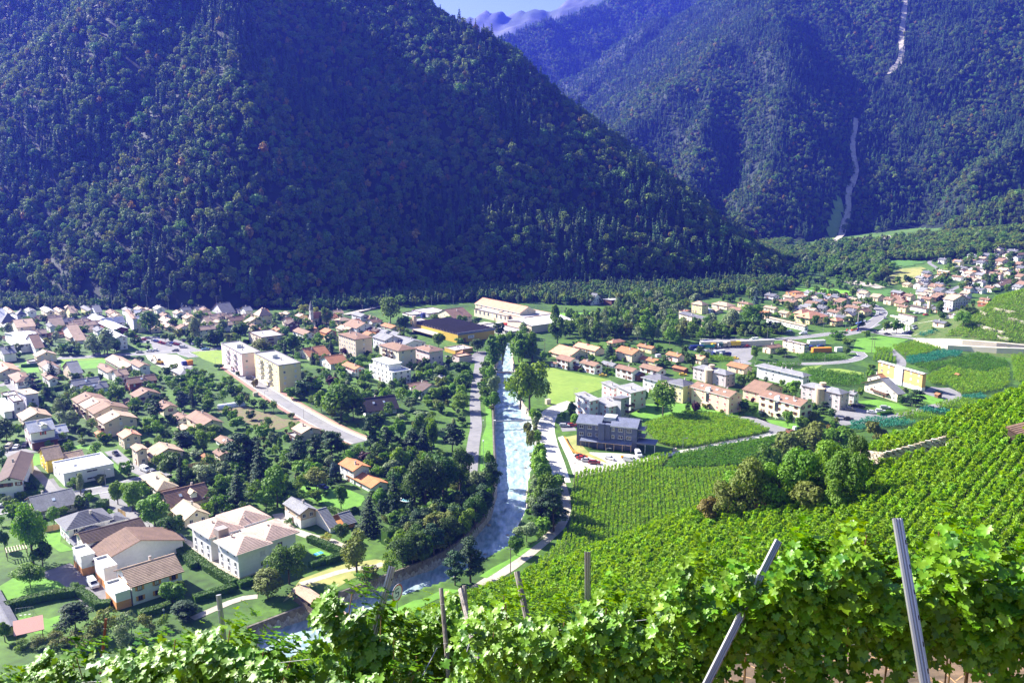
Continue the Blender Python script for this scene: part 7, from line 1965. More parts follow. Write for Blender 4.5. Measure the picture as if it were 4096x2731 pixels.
# near slope: rows along the contour; the nearest vines in view singly, the rest as one planting
d=np.array([.72,.695]);n_=np.array([-.695,.72])
S_,T_=np.meshgrid(np.arange(-60,420,1.0),np.arange(-190,190,1.75))
P=S_.ravel()[:,None]*d+T_.ravel()[:,None]*n_+np.array([30,60.])
P=P+rng.normal(size=P.shape)*.1
ns=near_slope(P[:,0],P[:,1]);hh=terrain(P[:,0],P[:,1])[0]
px_,py_,dp_=project((P[:,0],P[:,1],hh+.8))
ok=(ns > .4) & (dp_ > 55) & (px_ > -100) & (px_ < 4300) & (py_ < 2700)
# visible from the camera, allowing some slack
r_=np.hypot(P[:,0],P[:,1])
vis_=np.ones(len(P),bool)
for f in np.linspace(.15,.97,16):
 q2=P*f
 hq=np.maximum(near_slope(q2[:,0],q2[:,1]),0)
 vis_ &= hq < CH+(hh+2.2 - CH)*f+1.0
ok &= vis_
WALLB=[(120,1440),(380,1480),(620,1415),(860,1350),(1100,1290)]
wpts=smooth_path([Wq('B7',*p) for p in WALLB],2.0)
for p in wpts:ok &= np.hypot(P[:,0] - p.x - .8,P[:,1] - p.y - .4) > 2.6
SCR=np.array([tuple(W(*p)[:2]) for p in [(2830,2080),(3000,1900),(3200,1720),(3400,1700),(3430,1800),(3430,1960),(3200,2050),(2960,2095)]])
P,hh,px_,py_,dp_=P[ok],hh[ok],px_[ok],py_[ok],dp_[ok]
n=len(P);print('slope vines',n)
scale=rng.uniform(1.0,1.5,n);pick=rng.integers(0,4,n);turn=math.atan2(d[1],d[0])+math.pi/2+rng.normal(size=n)*.3
inframe=(px_ > 0) & (px_ < 4096) & (py_ < 2350)
o_=np.argsort(np.where(inframe,dp_,1e6))
single,other=o_[:300],o_[300:]
slope_mesh=[vine_proto('grapevine',LEAF['vine'],70,10+v,1.6) for v in range(4)]
for i in single:
 ob=link('grapevine',slope_mesh[pick[i]],None,(P[i,0],P[i,1],hh[i]),turn[i]);ob.scale=(scale[i],)*3
 tag(ob,'bushy green grapevine in the rows of the near slope','grapevine','grapevines on the near slope')
SV=[]
for v in range(4):
 o=bpy.data.objects.new('slope_vine_%d' % v,slope_mesh[v]);tag(o,'grapevine of the slope',None,None,'stuff');SV.append(o)
scatter('vineyard',np.stack([P[other,0],P[other,1],hh[other]],1),pick[other],turn[other],scale[other],collection_of('vines_slope',SV),'steep near vineyard slope in diagonal rows')
# dry stone wall with single stones
m_st=[mat('dry_stone_%d' % i,c,var=.2,scale=2,bump=.5) for i,c in enumerate(((.58,.52,.42),(.50,.43,.33),(.62,.57,.48),(.44,.36,.28)))]
root=link('stone_wall',None,None,wpts[len(wpts) // 2]);o0=root.location.copy()
core=MB();L,Rr=strip_pts(wpts,0,.6,True);hW=2.3
for i in range(len(L) - 1):
 a,b,c,e=L[i] - o0,L[i+1] - o0,Rr[i+1] - o0,Rr[i] - o0;up_=Vector((0,0,hW));dn=Vector((0,0,-.8))
 core.poly([a+up_,e+up_,c+up_,b+up_]);core.poly([b+dn,a+dn,a+up_,b+up_]);core.poly([e+dn,c+dn,c+up_,e+up_])
link('wall_core',core.mesh('wall_core',M['soil']),root)
stones=[]
for v in range(8):
 bm=bmesh.new();bmesh.ops.create_icosphere(bm,subdivisions=1,radius=.5)
 for vv in bm.verts:
  c=vv.co;c.x=max(-.42,min(.42,c.x*1.5));c.y=max(-.42,min(.42,c.y*1.5));c.z=max(-.4,min(.4,c.z*1.5));vv.co=c+Vector((rnd.uniform(-.06,.06),rnd.uniform(-.06,.06),rnd.uniform(-.06,.06)))
 me=bpy.data.meshes.new('stone');bm.to_mesh(me);bm.free();me.materials.append(m_st[v % 4]);stones.append(me)
tot=sum((b - a).length for a,b in zip(wpts,wpts[1:]));ns_=0
side=L if (L[0].length < Rr[0].length) else Rr
z0=.0
while z0 < hW and ns_ < 300:
 s_=rnd.uniform(0,.4);hgt=rnd.uniform(.32,.5)
 while s_ < tot - .3 and ns_ < 300:
  ln=rnd.uniform(.5,1.1);acc=0
  for i in range(len(side) - 1):
   l_=(side[i+1] - side[i]).length
   if acc+l_ > s_+ln/2:break
   acc += l_
  t=min(1,(s_+ln/2 - acc)/max(l_,.01));p=side[i].lerp(side[i+1],t);dd_=side[i+1] - side[i]
  st=link('stone',rnd.choice(stones),root,p - o0+Vector((0,0,z0+hgt/2+rnd.uniform(-.03,.03))),math.atan2(dd_.y,dd_.x))
  st.scale=(ln*1.12,rnd.uniform(.4,.62),hgt*1.15);ns_ += 1;s_ += ln
 z0 += hgt
pw=project(o0);reg(root,'pale dry stone wall holding the vineyard terrace','wall',pw[0],pw[1],None,True)
strip('path',None,None,1.8,M['gravel'],.25,'bare path on top of the dry stone wall',P=[p+Vector((1.3,1.0,0)) for p in wpts])

# ================================================================== NEAR VINES, POSTS AND WIRES
m_leafN=[mat('vine_leaf_bright',(0.125,0.29,0.008),rough=0.45,var=.22,scale=14,transl=.24,spec=.4,rand=.2),mat('vine_leaf_deep',(0.050,0.155,0.008),rough=0.45,var=.22,scale=14,transl=.16,spec=.4,rand=.2),mat('vine_leaf_lime',(0.17,0.34,0.008),rough=0.48,var=.2,scale=14,transl=.3,spec=.5,rand=.15)]
m_cane=mat('vine_cane',(0.20,0.12,0.05),var=.25,scale=12)
m_trunk=mat('vine_trunk',(0.085,0.06,0.045),var=.4,scale=20,bump=.7)
m_grape=mat('grape_skin',(0.42,0.48,0.10),rough=.25,var=.2,scale=30,spec=.5,transl=.25)
def leaf_shape(v):
 rs=random.Random(v)
 out=[(0.0,-.10),(.16,-.34),(.40,-.30),(.36,-.12),(.56,.02),(.50,.22),(.30,.20),(.30,.42),(.12,.50),(0,.72)]
 pts=[(x*rs.uniform(.9,1.1),y*rs.uniform(.92,1.08)) for x,y in out]+[(-x*rs.uniform(.9,1.1),y*rs.uniform(.92,1.08)) for x,y in out[-2:0:-1]]
 cup=rs.uniform(-.8,.1);fold=rs.uniform(.05,.6)
 V=[(0,.02,0)]+[(x,y,cup*(x*x+(y - .1)**2)*1.6+fold*abs(x)*.5+rs.uniform(-.07,.07)) for x,y in pts]
 n=len(pts)
 Fc=[(0,1+i,1+(i+1) % n) for i in range(n)]
 return np.array(V),np.array(Fc)
SHAPES=[leaf_shape(v) for v in range(5)]
LEAFM=[[mesh_np('leaf',V.tolist(),Fc.tolist(),[m],smooth=True) for m in m_leafN] for V,Fc in SHAPES]

def frame_of(nrm,down,rs):
 """rotation whose z is the leaf's face and y its tip (hanging)"""
 z=nrm/np.linalg.norm(nrm)
 y=down - z*np.dot(down,z);y /= np.linalg.norm(y)+1e-9
 x=np.cross(y,z)
 return np.stack([x,y,z],1)

def vine(P,d,hgt,width,nleaf,nsingle,seed,thick=.30,label='',low=.35,bunches=2,dense_top=1.0,big=.135,bmats=(0,1,0,2)):
 """one trained grapevine at P, row direction d (unit vector)"""
 rs=np.random.default_rng(seed)
 root=link('grapevine',None,None,P)
 nrm=np.array([-d[1],d[0],0]);
 if nrm[1] > 0:nrm=-nrm                                   # toward the viewer's side
 dd=np.array([d[0],d[1],0])
 L_,Mx,Cm=[],[],[]
 tops=[(rs.uniform(-.5,.5)*width,rs.uniform(.86,1.12)*hgt) for _ in range(7)]
 def top_at(s):return max([hgt*.86]+[t - abs(s - c)*2.2 for c,t in tops])
 nl=nleaf+nsingle
 CLUMP=[(rs.uniform(-.56,.56),rs.uniform(0,1)**.8) for _ in range(24)]
 for i in range(nl):
  cs_,cu_=CLUMP[rs.integers(0,len(CLUMP))]
  s=np.clip(cs_+rs.normal()*.10,-.62,.62)*width
  tp=top_at(s)
  u=float(np.clip(cu_+rs.normal()*.085,0,1))
  z=low*hgt+(tp - low*hgt)*(u**(.42 if low > .4 else .5))
  if rs.uniform() < .14:z=tp+rs.uniform(-.06,.1)
  side=rs.choice((-1,1),p=(.3,.7))
  tk=thick*(.55+.55*u**.5)*rs.uniform(.4,1.2)
  pos=dd*s+nrm*side*tk+np.array([0,0,z])
  n=nrm*side*rs.uniform(.5,1.1)+np.array([0,0,rs.uniform(.15,1.0)+(.9 if z > tp - .15 else 0)])+rs.normal(size=3)*.38
  dn=np.array([0,0,-1.0])+nrm*side*rs.uniform(.2,.9)+rs.normal(size=3)*.35
  sc=big*rs.uniform(.6,1.25)
  L_.append((pos,frame_of(n,dn,rs),sc,z > tp - .25,side))
 # nearest, outermost leaves become leaves of their own
 key=[-(np.dot(p,nrm)*1.0+.25*p[2]) for p,*_ in L_]
 order=np.argsort(key)
 single=set(order[:nsingle].tolist())
 V,Fc,mi,b=[],[],[],0
 for i,(pos,Rm,sc,istop,side) in enumerate(L_):
  k=int(rs.integers(0,5));mm=int(rs.choice(bmats)) if not (istop and rs.uniform() < .3) else 2
  if i in single:
   o=link('leaf',LEAFM[k][mm],root)
   M4=Matrix(((Rm*sc).tolist())).to_4x4();M4.translation=Vector(pos);o.matrix_local=M4
  else:
   v,f=SHAPES[k]
   V.append(v @ (Rm*sc).T+pos);Fc.append(f+b);mi += [mm]*len(f);b += len(v)
 if V:
  fo=link('foliage',mesh_np('foliage',np.concatenate(V).tolist(),np.concatenate(Fc).tolist(),m_leafN,mi,True),root);fo['kind']='stuff'
 tr=MB();tr.tube([(0,0,-.3),(.03,.02,.25),(-.02,0,.5),(.02,0,.62)],.028,7,0,.8)
 link('trunk',tr.mesh('trunk',m_trunk,smooth=True),root)
 ar=MB()
 for s in (-1,1):ar.tube([(.02,0,.6),tuple(dd*s*.2*width+np.array([0,0,.68])),tuple(dd*s*.48*width+np.array([0,0,.66]))],.016,6,0,.7)
 link('arm',ar.mesh('arm',m_trunk,smooth=True),root)
 for i in range(6):
  s=(i - 2.5)/6*width
  c=MB();a=dd*s;c.tube([tuple(a+[0,0,.66]),tuple(a+nrm*rs.uniform(-.1,.14)+[0,0,hgt*.62]),tuple(a+dd*rs.uniform(-.1,.1)+nrm*rs.uniform(-.16,.18)+[0,0,top_at(s)*.98])],.0055,5)
  link('cane',c.mesh('cane',m_cane),root)
 for i in range(bunches):
  s=rs.uniform(-.45,.45)*width;a=dd*s+nrm*rs.uniform(.08,.2)+np.array([0,0,rs.uniform(.42,.62)*hgt*.62])
  bm=bmesh.new()
  for k in range(34):
   t=rs.uniform()**.7;rr_=.05*(1 - t*.75);ang=rs.uniform(0,6.28)
   bmesh.ops.create_icosphere(bm,subdivisions=1,radius=.0095,matrix=Matrix.Translation(Vector(a)+Vector((math.cos(ang)*rr_,math.sin(ang)*rr_,-t*.15))))
  me=bpy.data.meshes.new('grape_bunch');bm.to_mesh(me);bm.free();me.materials.append(m_grape)
  for p in me.polygons:p.use_smooth=True
  link('grape_bunch',me,root)
 px,py,_=project(P+Vector((0,0,hgt)))
 reg(root,label,'grapevine',px,py,'near grapevines')
 return root

ROWD=np.array([1,-.487]);ROWD=ROWD/np.linalg.norm(ROWD)
def row_point(u_px,back,topy,hgt):
 """place on the near row under a canopy top seen at (u_px, topy); back = metres further along +y than the first row"""
 u=(u_px - CX)/FPX;v=(topy - CY)/FPX
 dy=cp - v*sp
 t=(6.25+back)/(dy+.487*u)
 top=CH+t*(-sp - v*cp)
 return Vector((u*t,dy*t,top - hgt*1.13)),t
seed=100
# (px of the plant, top of its canopy in px, row offset, label bits)
front=[(-260,2660),(-90,2640),(60,2625),(330,2585),(600,2545),(820,2480),(1000,2415)]
for i,(px,ty) in enumerate(front):
 P,t=row_point(px,0,ty,1.72)
 vine(P,ROWD,1.72,1.05 if px < 900 else .75,900,80,seed+i,label='leafy grapevine, left near row',big=.098)
front2=[(2150,2330),(2380,2295),(2640,2290),(2900,2195),(3120,2125),(3380,2175),(3640,2110),(3900,2055),(4180,2010)]
for i,(px,ty) in enumerate(front2):
 P,t=row_point(px,0,ty,1.72)
 vine(P,ROWD,1.72,.95 if i < 3 else .72,1250,120,seed+20+i,label='leafy grapevine, right near row',big=.069,bunches=3 if i > 1 else 1,low=.42)
second=[(1450,2335,.6),(1560,2470,1.7),(1720,2385,2.3),(1860,2375,2.4),(1990,2370,2.3),(2080,2360,1.6)]
for i,(px,ty,bk) in enumerate(second):
 P,t=row_point(px,bk,ty,1.7)
 vine(P,ROWD,1.7,.62 if i == 0 else .85,800,50,seed+40+i,label='leafy grapevine, second row',big=.09)
third=[(1560,2640,.2),(2010,2560,.6)]
for i,(px,ty,bk) in enumerate(third):
 P,t=row_point(px,bk,ty,.95)
 vine(P,ROWD,.95,.8,400,30,seed+60+i,label='low sprawling grapevine',big=.105,low=.2,bunches=0)

m_alu=mat('vine_post_metal',(0.46,0.45,0.45),metal=.75,rough=.38,var=.15,scale=3,stretch=(1,1,.2))
m_slot=mat('post_slot_dark',(.02,.02,.02),var=0)
m_oldwood=mat('weathered_post_wood',(0.27,0.235,0.20),var=.35,scale=9,stretch=(1,1,.15),bump=.5)
def post_between(top,bot,w,kind,label,name='vine_post',ext=.6,mtl=None):
 """post from a top point to a point lower on it, run on into the ground"""
 ax=(top - bot).normalized();ln=(top - bot).length+ext
 side=ax.cross(Vector((0,1,0))).normalized();fr=side.cross(ax).normalized()    # fr toward the viewer
 if fr.y > 0:fr=-fr;side=-side
 root=link(name,None,None,top)
 mb=MB();a,b=Vector((0,0,0)),-ax*ln
 if kind == 'channel':
  prof=[(-.5,-.28),(-.5,.12),(-.28,.2),(-.16,.08),(0,.2),(.16,.08),(.28,.2),(.5,.12),(.5,-.28)]
  th=.05
  ins=[(x*.88,y - .07) for x,y in prof]
  def at(p,base):return base+side*p[0]*w+fr*p[1]*w
  for i in range(len(prof) - 1):
   p,q2,pi,qi=prof[i],prof[i+1],ins[i],ins[i+1]
   mb.poly([at(p,b),at(q2,b),at(q2,a),at(p,a)]);mb.poly([at(qi,b),at(pi,b),at(pi,a),at(qi,a)]);mb.poly([at(p,a),at(q2,a),at(qi,a),at(pi,a)])
  for e in (0,-1):mb.poly([at(prof[e],b),at(prof[e],a),at(ins[e],a),at(ins[e],b)])
  link('channel',mb.mesh('channel',mtl or m_alu),root)
  hs=MB();k=.12
  while k < ln:
   c=-ax*k+side*.39*w+fr*.175*w
   u_,v_=side*.06*w+fr*-.02*w,ax*.011
   hs.poly([c - u_ - v_,c+u_ - v_,c+u_+v_,c - u_+v_]);k += .12
  h_ob=link('slots',hs.mesh('slots',m_slot),root);h_ob['kind']='stuff'
 else:
  mb.tube([tuple(b),tuple(b*.5+side*.004),tuple(a)],w/2,8,0,.88)
  link('stake',mb.mesh('stake',mtl or m_oldwood),root)
  for k in (.15,.5,.85,1.2):
   if k < ln:
    st=MB();c=-ax*k+fr*w*.52;st.tube([tuple(c - side*.02),tuple(c+fr*.012),tuple(c+side*.02)],.003,4);link('staple',st.mesh('staple',m_steel),root)
 px,py,_=project(top)
 reg(root,label,'post',px,py,None,True)
def pp(x,y,t):return at_depth(x,y,t)
post_between(pp(3590,2072,4.4),pp(3695,2690,4.1),.046,'channel','tall ribbed metal vine post leaning at the right')
post_between(pp(3116,2162,5.75),pp(2835,2720,5.45),.048,'channel','ribbed metal vine post leaning left among the leaves')
post_between(pp(1569,2264,8.6),pp(1517,2460,8.5),.07,'channel','metal vine post leaning beside the round sign')
post_between(pp(1764,2350,8.3),pp(1780,2545,8.2),.045,'stake','thin grey vine stake left of the crossed pair')
post_between(pp(1843,2355,8.0),pp(1920,2680,7.4),.058,'stake','weathered wooden vine post leaning to the right')
post_between(pp(1857,2340,8.7),pp(1875,2560,8.6),.045,'stake','thin vine stake behind the leaning wooden post')
post_between(pp(2067,2284,7.6),pp(2102,2450,7.5),.058,'stake','slotted grey vine stake above the right rows')
post_between(pp(2351,2205,6.9),pp(2352,2330,6.9),.050,'channel','short metal post end standing above the leaves')
post_between(pp(874,2378,9.0),pp(880,2430,9.0),.062,'stake','grey post end above the left row',mtl=m_steel)
post_between(pp(424,2473,14),pp(416,2545,14),.05,'stake','rusty stake in the scrub at the left',mtl=mat('rusty_iron',(.22,.08,.035),var=.3))
wr=MB()
for hgt in (.75,1.15,1.5):
 for bk in (0.0,2.2):
  pts=[]
  for px in (-300,600,1230) if bk == 0 else (1330,1700,2100):
   P,t=row_point(px,bk,2640+(2330 - 2640)*max(0,px)/2048,1.72);pts.append(tuple(P+Vector((0,0,hgt))))
  wr.tube(pts,.0035,4)
 pts=[]
 for px in (2050,3000,4300):
  P,t=row_point(px,0,2330 - (px - 2050)*.15,1.72);pts.append(tuple(P+Vector((0,0,hgt))))
 wr.tube(pts,.0035,4)
for x0,y0,x1,y1,t in ((1748,2590,1690,2700,8.2),(1880,2560,1830,2731,7.8),(2085,2610,2030,2731,7.2),(2260,2650,2210,2731,6.6)):
 wr.tube([tuple(pp(x0,y0,t)),tuple(pp(x1,y1,t - .3))],.004,4)
wo=wr.build('trellis_wire',m_steel);tag(wo,'thin steel trellis wires strung through the near vines','wire')
# fallen straw and prunings on the bare ground of the near rows
stw=MB()
for i in range(900):
 x,y=rnd.uniform(-3.5,4.5),rnd.uniform(4,10)
 z=H(x,y)+.02;a=rnd.uniform(0,6.28);l=rnd.uniform(.05,.2)
 e=Vector((math.cos(a),math.sin(a),rnd.uniform(-.2,.3)))*l;w_=Vector((-math.sin(a),math.cos(a),0))*.006
 p=Vector((x,y,z));stw.poly([p - w_,p+w_,p+e+w_,p+e - w_])
tag(stw.build('straw',mat('dry_straw',(.45,.27,.12),var=.3,scale=3)),'dry straw and prunings under the near vines',None,None,'stuff')

# round sign on a post on the near bank
def sign():
 P=Wq('A6',552,1235);th=R(62)
 root=link('road_sign',None,None,P,th)
 dep=P.y*cp - (P.z - CH)*sp
 hpx=lambda px:px*.34438/FPX*dep/.9
 ph=hpx(205);sh=hpx(190)
 mb=MB();mb.tube([(0,0,-.3),(0,0,ph+sh*.6)],.11,8);link('post',mb.mesh('post',m_steel),root)
 r_=sh/2;n=28
 def disc(nm,r0,r1,y,m):
  d_=MB()
  for i in range(n):
   a0,a1=2*math.pi*i/n,2*math.pi*(i+1)/n
   A=[(math.cos(a0)*r1,y,ph+r_+math.sin(a0)*r1),(math.cos(a1)*r1,y,ph+r_+math.sin(a1)*r1)]
   B=[(math.cos(a1)*r0,y,ph+r_+math.sin(a1)*r0),(math.cos(a0)*r0,y,ph+r_+math.sin(a0)*r0)]
   d_.poly(A+B if r0 > 0 else A+[B[0]])
   if nm == 'plate':d_.poly([A[0],(A[0][0],y+.06,A[0][2]),(A[1][0],y+.06,A[1][2]),A[1]]);d_.poly([(A[1][0],y+.06,A[1][2]),(A[0][0],y+.06,A[0][2]),(0,y+.06,ph+r_)])
  return link(nm,d_.mesh(nm,m),root)
 disc('plate',0,r_,-.16,m_fascia['white']);disc('red_rim',r_*.82,r_*.99,-.172,mat('sign_red',(.62,.12,.07),var=.03))
 d2=MB()
 for (x0,x1,z0,z1) in ((-.35,.3,.38,.5),(-.35,-.2,.02,.38),(-.35,.2,-.02,.1),(.15,.32,-.35,.06),(-.35,.22,-.47,-.35)):
  d2.poly([(x0*r_,-.174,ph+r_+z0*r_),(x1*r_,-.174,ph+r_+z0*r_),(x1*r_,-.174,ph+r_+z1*r_),(x0*r_,-.174,ph+r_+z1*r_)])
 link('numeral',d2.mesh('numeral',mat('sign_black',(.03,.03,.05),var=0)),root)
 px,py,_=project(P+Vector((0,0,ph)));reg(root,'round white sign with red rim on a steel post by the river','sign',px,py,None,True)
sign()

# ================================================================== VEHICLES, LAMPS, POLES, PEOPLE AND SMALL THINGS
rd=125
for ln in '''A4 1080 850 130 white van;A1 100 420 100 beige van;A1 190 415 100 white car;A1 290 395 105 black wagon;A1 1345 490 130 black car;A1 1690 680 140 white van;A1 1780 705 140 grey wagon;A1 60 1090 15 silver wagon;A1 1870 1390 130 lightblue car;A1 2100 1480 130 black car;A5 70 610 130 grey wagon
A2 1720 880 150 blue car;A2 1150 1010 30 white car;A2 520 520 120 silver car;A7 460 745 175 silver wagon;A7 550 740 175 red car;A7 640 1105 165 black car;A7 660 1125 165 red car;A7 715 1150 165 silver car;A7 805 1175 170 darkred wagon;A7 985 1125 140 white car;A7 1315 1080 95 white van;A7 1220 1150 160 white van
A8 470 785 150 white car;A8 530 805 150 silver wagon;A8 1950 660 160 black car;A8 2010 665 160 black car;A8 1890 700 160 grey wagon;A8 1870 810 160 black car;A8 2140 735 160 white car;A8 2240 720 160 white wagon;A8 2290 680 160 silver car;A7 905 160 170 yellow car;A7 1835 150 170 yellow car;B7 1020 640 165 green car;B7 410 825 170 silver wagon;B7 260 880 160 white car;B7 350 865 160 white car;B7 960 835 170 silver car
B3 1835 900 95 black car;B3 1832 940 95 silver car;B3 1837 975 95 blue car;B2 870 925 150 black wagon;B2 350 580 12 lightblue car;B2 300 545 100 white van;B1 1720 450 170 grey car;B1 1790 480 150 silver car;B1 1820 490 150 blue wagon;B1 1870 505 150 red car;B1 1900 515 150 darkred car;B1 1960 530 150 silver car;B1 2010 515 150 blue wagon;B1 2050 525 150 darkred wagon;B1 2130 555 175 silver wagon;B1 2130 480 120 black wagon;B1 2200 500 120 blue car;B1 2240 520 120 silver car;B1 2290 540 120 white car;B1 2040 595 10 grey car;B1 1120 640 10 grey wagon;B1 1620 615 10 silver car;B1 1740 600 10 white car;B1 1800 595 10 white car;B1 75 965 120 grey car;B1 20 540 100 white car;B1 1660 470 10 red car;B1 1570 440 10 darkred car
B5 920 615 10 white van;B5 520 695 100 white van;B5 480 700 120 silver car;B5 790 690 10 grey car;B5 830 690 10 red car;B5 1490 545 10 white van;B5 1330 515 10 white car;B5 2200 400 60 silver car;B5 1690 690 10 blue car;B5 700 830 140 yellow car;B5 200 730 150 blue wagon;B5 265 745 150 white wagon;B6 320 1040 60 white van;B6 385 1020 60 silver car;B6 405 1090 70 grey car;B6 640 1262 20 white car;B6 690 1255 20 blue wagon;B6 760 1210 15 silver car;B6 750 1185 15 grey car;B6 430 1275 170 black car;B6 880 1050 15 red car;B6 1060 1050 15 red car;B6 820 1030 15 white car;B6 770 1030 15 silver car;B6 290 1250 60 black car;B6 240 1050 40 grey car;B6 660 895 15 red car'''.replace('\n',';').split(';'):
 w_=ln.split();car(w_[0],float(w_[1]),float(w_[2]),float(w_[3]),w_[4],w_[5])
# lorries
def truck(z,x,y,head,cab,box,kind):
 P=Wq(z,x,y);root=link('truck',None,None,P+Vector((0,0,.05)),R(head))
 c=MB();c.poly([(-4.2,-1.2,.6),(-4.2,1.2,.6),(-4.2,1.2,1.9),(-4.2,-1.2,1.9)][::-1]);c.box(-4.2,-2.4,-1.2,1.2,.6,1.9);c.box(-3.9,-2.4,-1.15,1.15,1.9,2.9)
 link('cab',c.mesh('cab',mat('truck_paint_'+cab,CARC[cab],rough=.35,var=.04)),root)
 g=MB();g.poly([(-3.92,1.05,1.95),(-3.92,-1.05,1.95),(-3.92,-1.05,2.75),(-3.92,1.05,2.75)]);link('windscreen',g.mesh('windscreen',m_glass),root)
 b=MB();m=mat('truck_paint_'+box,CARC[box],rough=.4,var=.06)
 if kind == 'tank':b.tube([(-2.1,0,2.0),(-1.9,0,2.0),(4.0,0,2.0),(4.2,0,2.0)],1.15,14)
 elif kind == 'tipper':b.box(-2.2,3.6,-1.2,1.2,1.1,2.5,0,'t');b.poly([(-2.2,-1.2,1.9),(3.6,-1.2,1.9),(3.6,1.2,1.9),(-2.2,1.2,1.9)])
 else:b.box(-2.2,4.2,-1.25,1.25,1.1,3.6)
 link('load_body',b.mesh('load_body',m),root)
 ch=MB();ch.box(-4.1,4.0,-.5,.5,.7,1.05);link('chassis',ch.mesh('chassis',m_steel),root)
 wm_=lathe_wheel(.5,.35) if 'truckwheel' not in _car else _car['truckwheel'];_car['truckwheel']=wm_
 for sx in (-3.3,1.6,2.9):
  for sy in (-1,1):link('wheel',wm_,root,(sx,sy*1.0,.5))
 px,py,_=project(P);reg(root,'%s lorry with %s' % (cab,{'tank':box+' tank','tipper':box+' tipper body','box':box+' box body'}[kind]),'lorry',px,py,'lorries in the truck yard')
CARC['teal']=(.03,.25,.22)
for a in (('B5',245,725,8,'blue','blue','tank'),('B5',385,715,8,'green','teal','tipper'),('B5',435,690,95,'yellow','yellow','tipper'),('B5',680,690,10,'beige','yellow','box'),('B5',400,775,20,'white','silver','tipper'),('B5',495,800,20,'blue','silver','box'),('B5',580,805,20,'white','blue','tipper'),('B5',365,670,10,'white','blue','tank'),('B5',630,690,10,'beige','beige','box'),('B5',550,690,60,'green','beige','tipper')):truck(*a)
# containers, skips, site cabins
def crate(z,x,y,head,dims,color,label,cat='container',name='container'):
 P=Wq(z,x,y);root=link(name,None,None,P,R(head));l,w_,h=dims
 part_box(root,'body',-l/2,l/2,-w_/2,w_/2,0,h,mat('crate_'+color,CARC[color],rough=.5,var=.1))
 rb=MB()
 for k in range(int(l/.6)):rb.box(-l/2+.2+k*.6,-l/2+.34+k*.6,-w_/2 - .05,-w_/2 - .002,.1,h - .1);rb.box(-l/2+.2+k*.6,-l/2+.34+k*.6,w_/2+.002,w_/2+.05,.1,h - .1)
 link('rib',rb.mesh('rib',_m['crate_'+color]),root)
 px,py,_=project(P);reg(root,label,cat,px,py,None,True)
for a in (('B1',2205,750,40,(3.0,2.4,2.6),'orange','orange site container beside the town road'),('B1',2140,755,40,(2.4,2.2,2.2),'blue','small blue site cabin by the orange container'),('B2',938,1115,35,(2.4,1.2,1.9),'beige','pale box standing on the verge of the town road'),('B3',2060,450,38,(5,2.4,2.4),'orange','orange container in front of the power station'),('B3',2030,435,38,(4,2.4,2.4),'yellow','yellow container in front of the power station'),
  ('B3',2105,455,38,(3,2.4,2.6),'red','red skip in front of the power station'),('B3',1975,460,38,(13,2.6,3.0),'white','long white lorry trailer in the works yard'),('B3',1140,350,40,(3,2.4,3.2),'blue','blue container behind the big tree by the works'),('B5',1700,750,10,(12,2.6,2.8),'orange','long orange container behind the office'),('B5',1560,725,10,(4,2.6,2.6),'blue','blue container behind the office'),('B5',1640,665,10,(11,2.8,3.0),'white','white and green caravan trailer above the office'),('B5',1900,740,10,(4,2.4,2.6),'white','white trailer at the end of the depot'),
  ('A8',1245,925,30,(1.4,1.2,1.5),'white','white electric cabinet beside the drive'),('A7',1740,1025,20,(1.4,1.0,1.1),'beige','small stone-coloured box on the farm path'),('A7',1140,1105,10,(1.8,1.0,.9),'orange','orange skip on the pale yard'),('A7',265,480,30,(2.2,1.8,2.4),'beige','pale kiosk under the large riverside tree'),('B4',1690,805,30,(3,2,1.6),'silver','silver trailer among the orange-roofed houses')):crate(*a)
# garden hut and wooden huts
for a in (('A2',370,590,312,425,570,'L','orange','rust','small orange garden hut behind the fence',38),('A1',1170,330,1105,1245,285,'L','redbrown','rust','red-brown garden hut between two lawns',40),('A8',1190,985,1140,1240,950,'F','redbrown','rust','small red-brown hut at the end of the farm path',20),('B7',1020,705,980,1065,670,'L','brown','rust','small dark hut beside the turning place',20),('S',3020,2070,2995,3062,2050,'SF','grey','salmon','tin-roofed hut in the vineyard with rusty roof',30),('S',4074,1785,4066,4140,1738,'SF','darkwood','brown','dark vineyard shed cut by the right edge',30),('B1',1185,800,1150,1230,770,'L','redbrown','brown','little brown hut behind the meadow',40),('B3',1360,1095,1305,1430,1050,'L','brown','grey','small dark hut in the orchard by the river',38),('B7',1250,470,1215,1275,455,'L','redbrown','rust','tiny red-roofed hut in the vineyard',20)):
 z,cx,cy,xl,xr,ey,rf,wl,rc,lb,th=a
 house(z,cx,cy,xl,xr,ey,rf,wl,rc,th,.4,label=lb,name='hut',cat='hut',fixed=True,win=False,chim=0,o=.3)
# lamps and poles
for a in (('B2',245,730,620),('B2',470,750,670),('B2',658,830,770),('B2',1045,1190,1060),('B2',1075,1060,990),('B2',1590,1290,1200),('B2',1497,1395,1250),('A1',1228,850,665),('A7',938,1160,995),('A7',1832,1030,880),('A7',568,440,300),('A7',210,510,400),('B7',718,800,735),('B5',1070,605,445),('B5',1277,850,760),('B5',1738,880,770),('B5',1720,545,415),('B5',1785,440,350),('B5',1980,480,390),('B5',2030,490,430),('B5',2180,430,350),('B5',548,700,570),('B5',705,620,560),('B3',1165,350,245),('B3',1557,310,225),('B4',295,270,180),('B4',615,265,175),('B1',757,980,910),('B1',247,1070,1000),('B6',1240,1050,980),('B6',150,1140,1075)):
 street_lamp(*a)
for k,(x,y,ty) in enumerate(((1550,640,340),(1548,455,330),(1548,165,95),(1552,620,560))):street_lamp('A3',x,y,ty,'small black promenade lamp',globe=True) if k != 3 else None
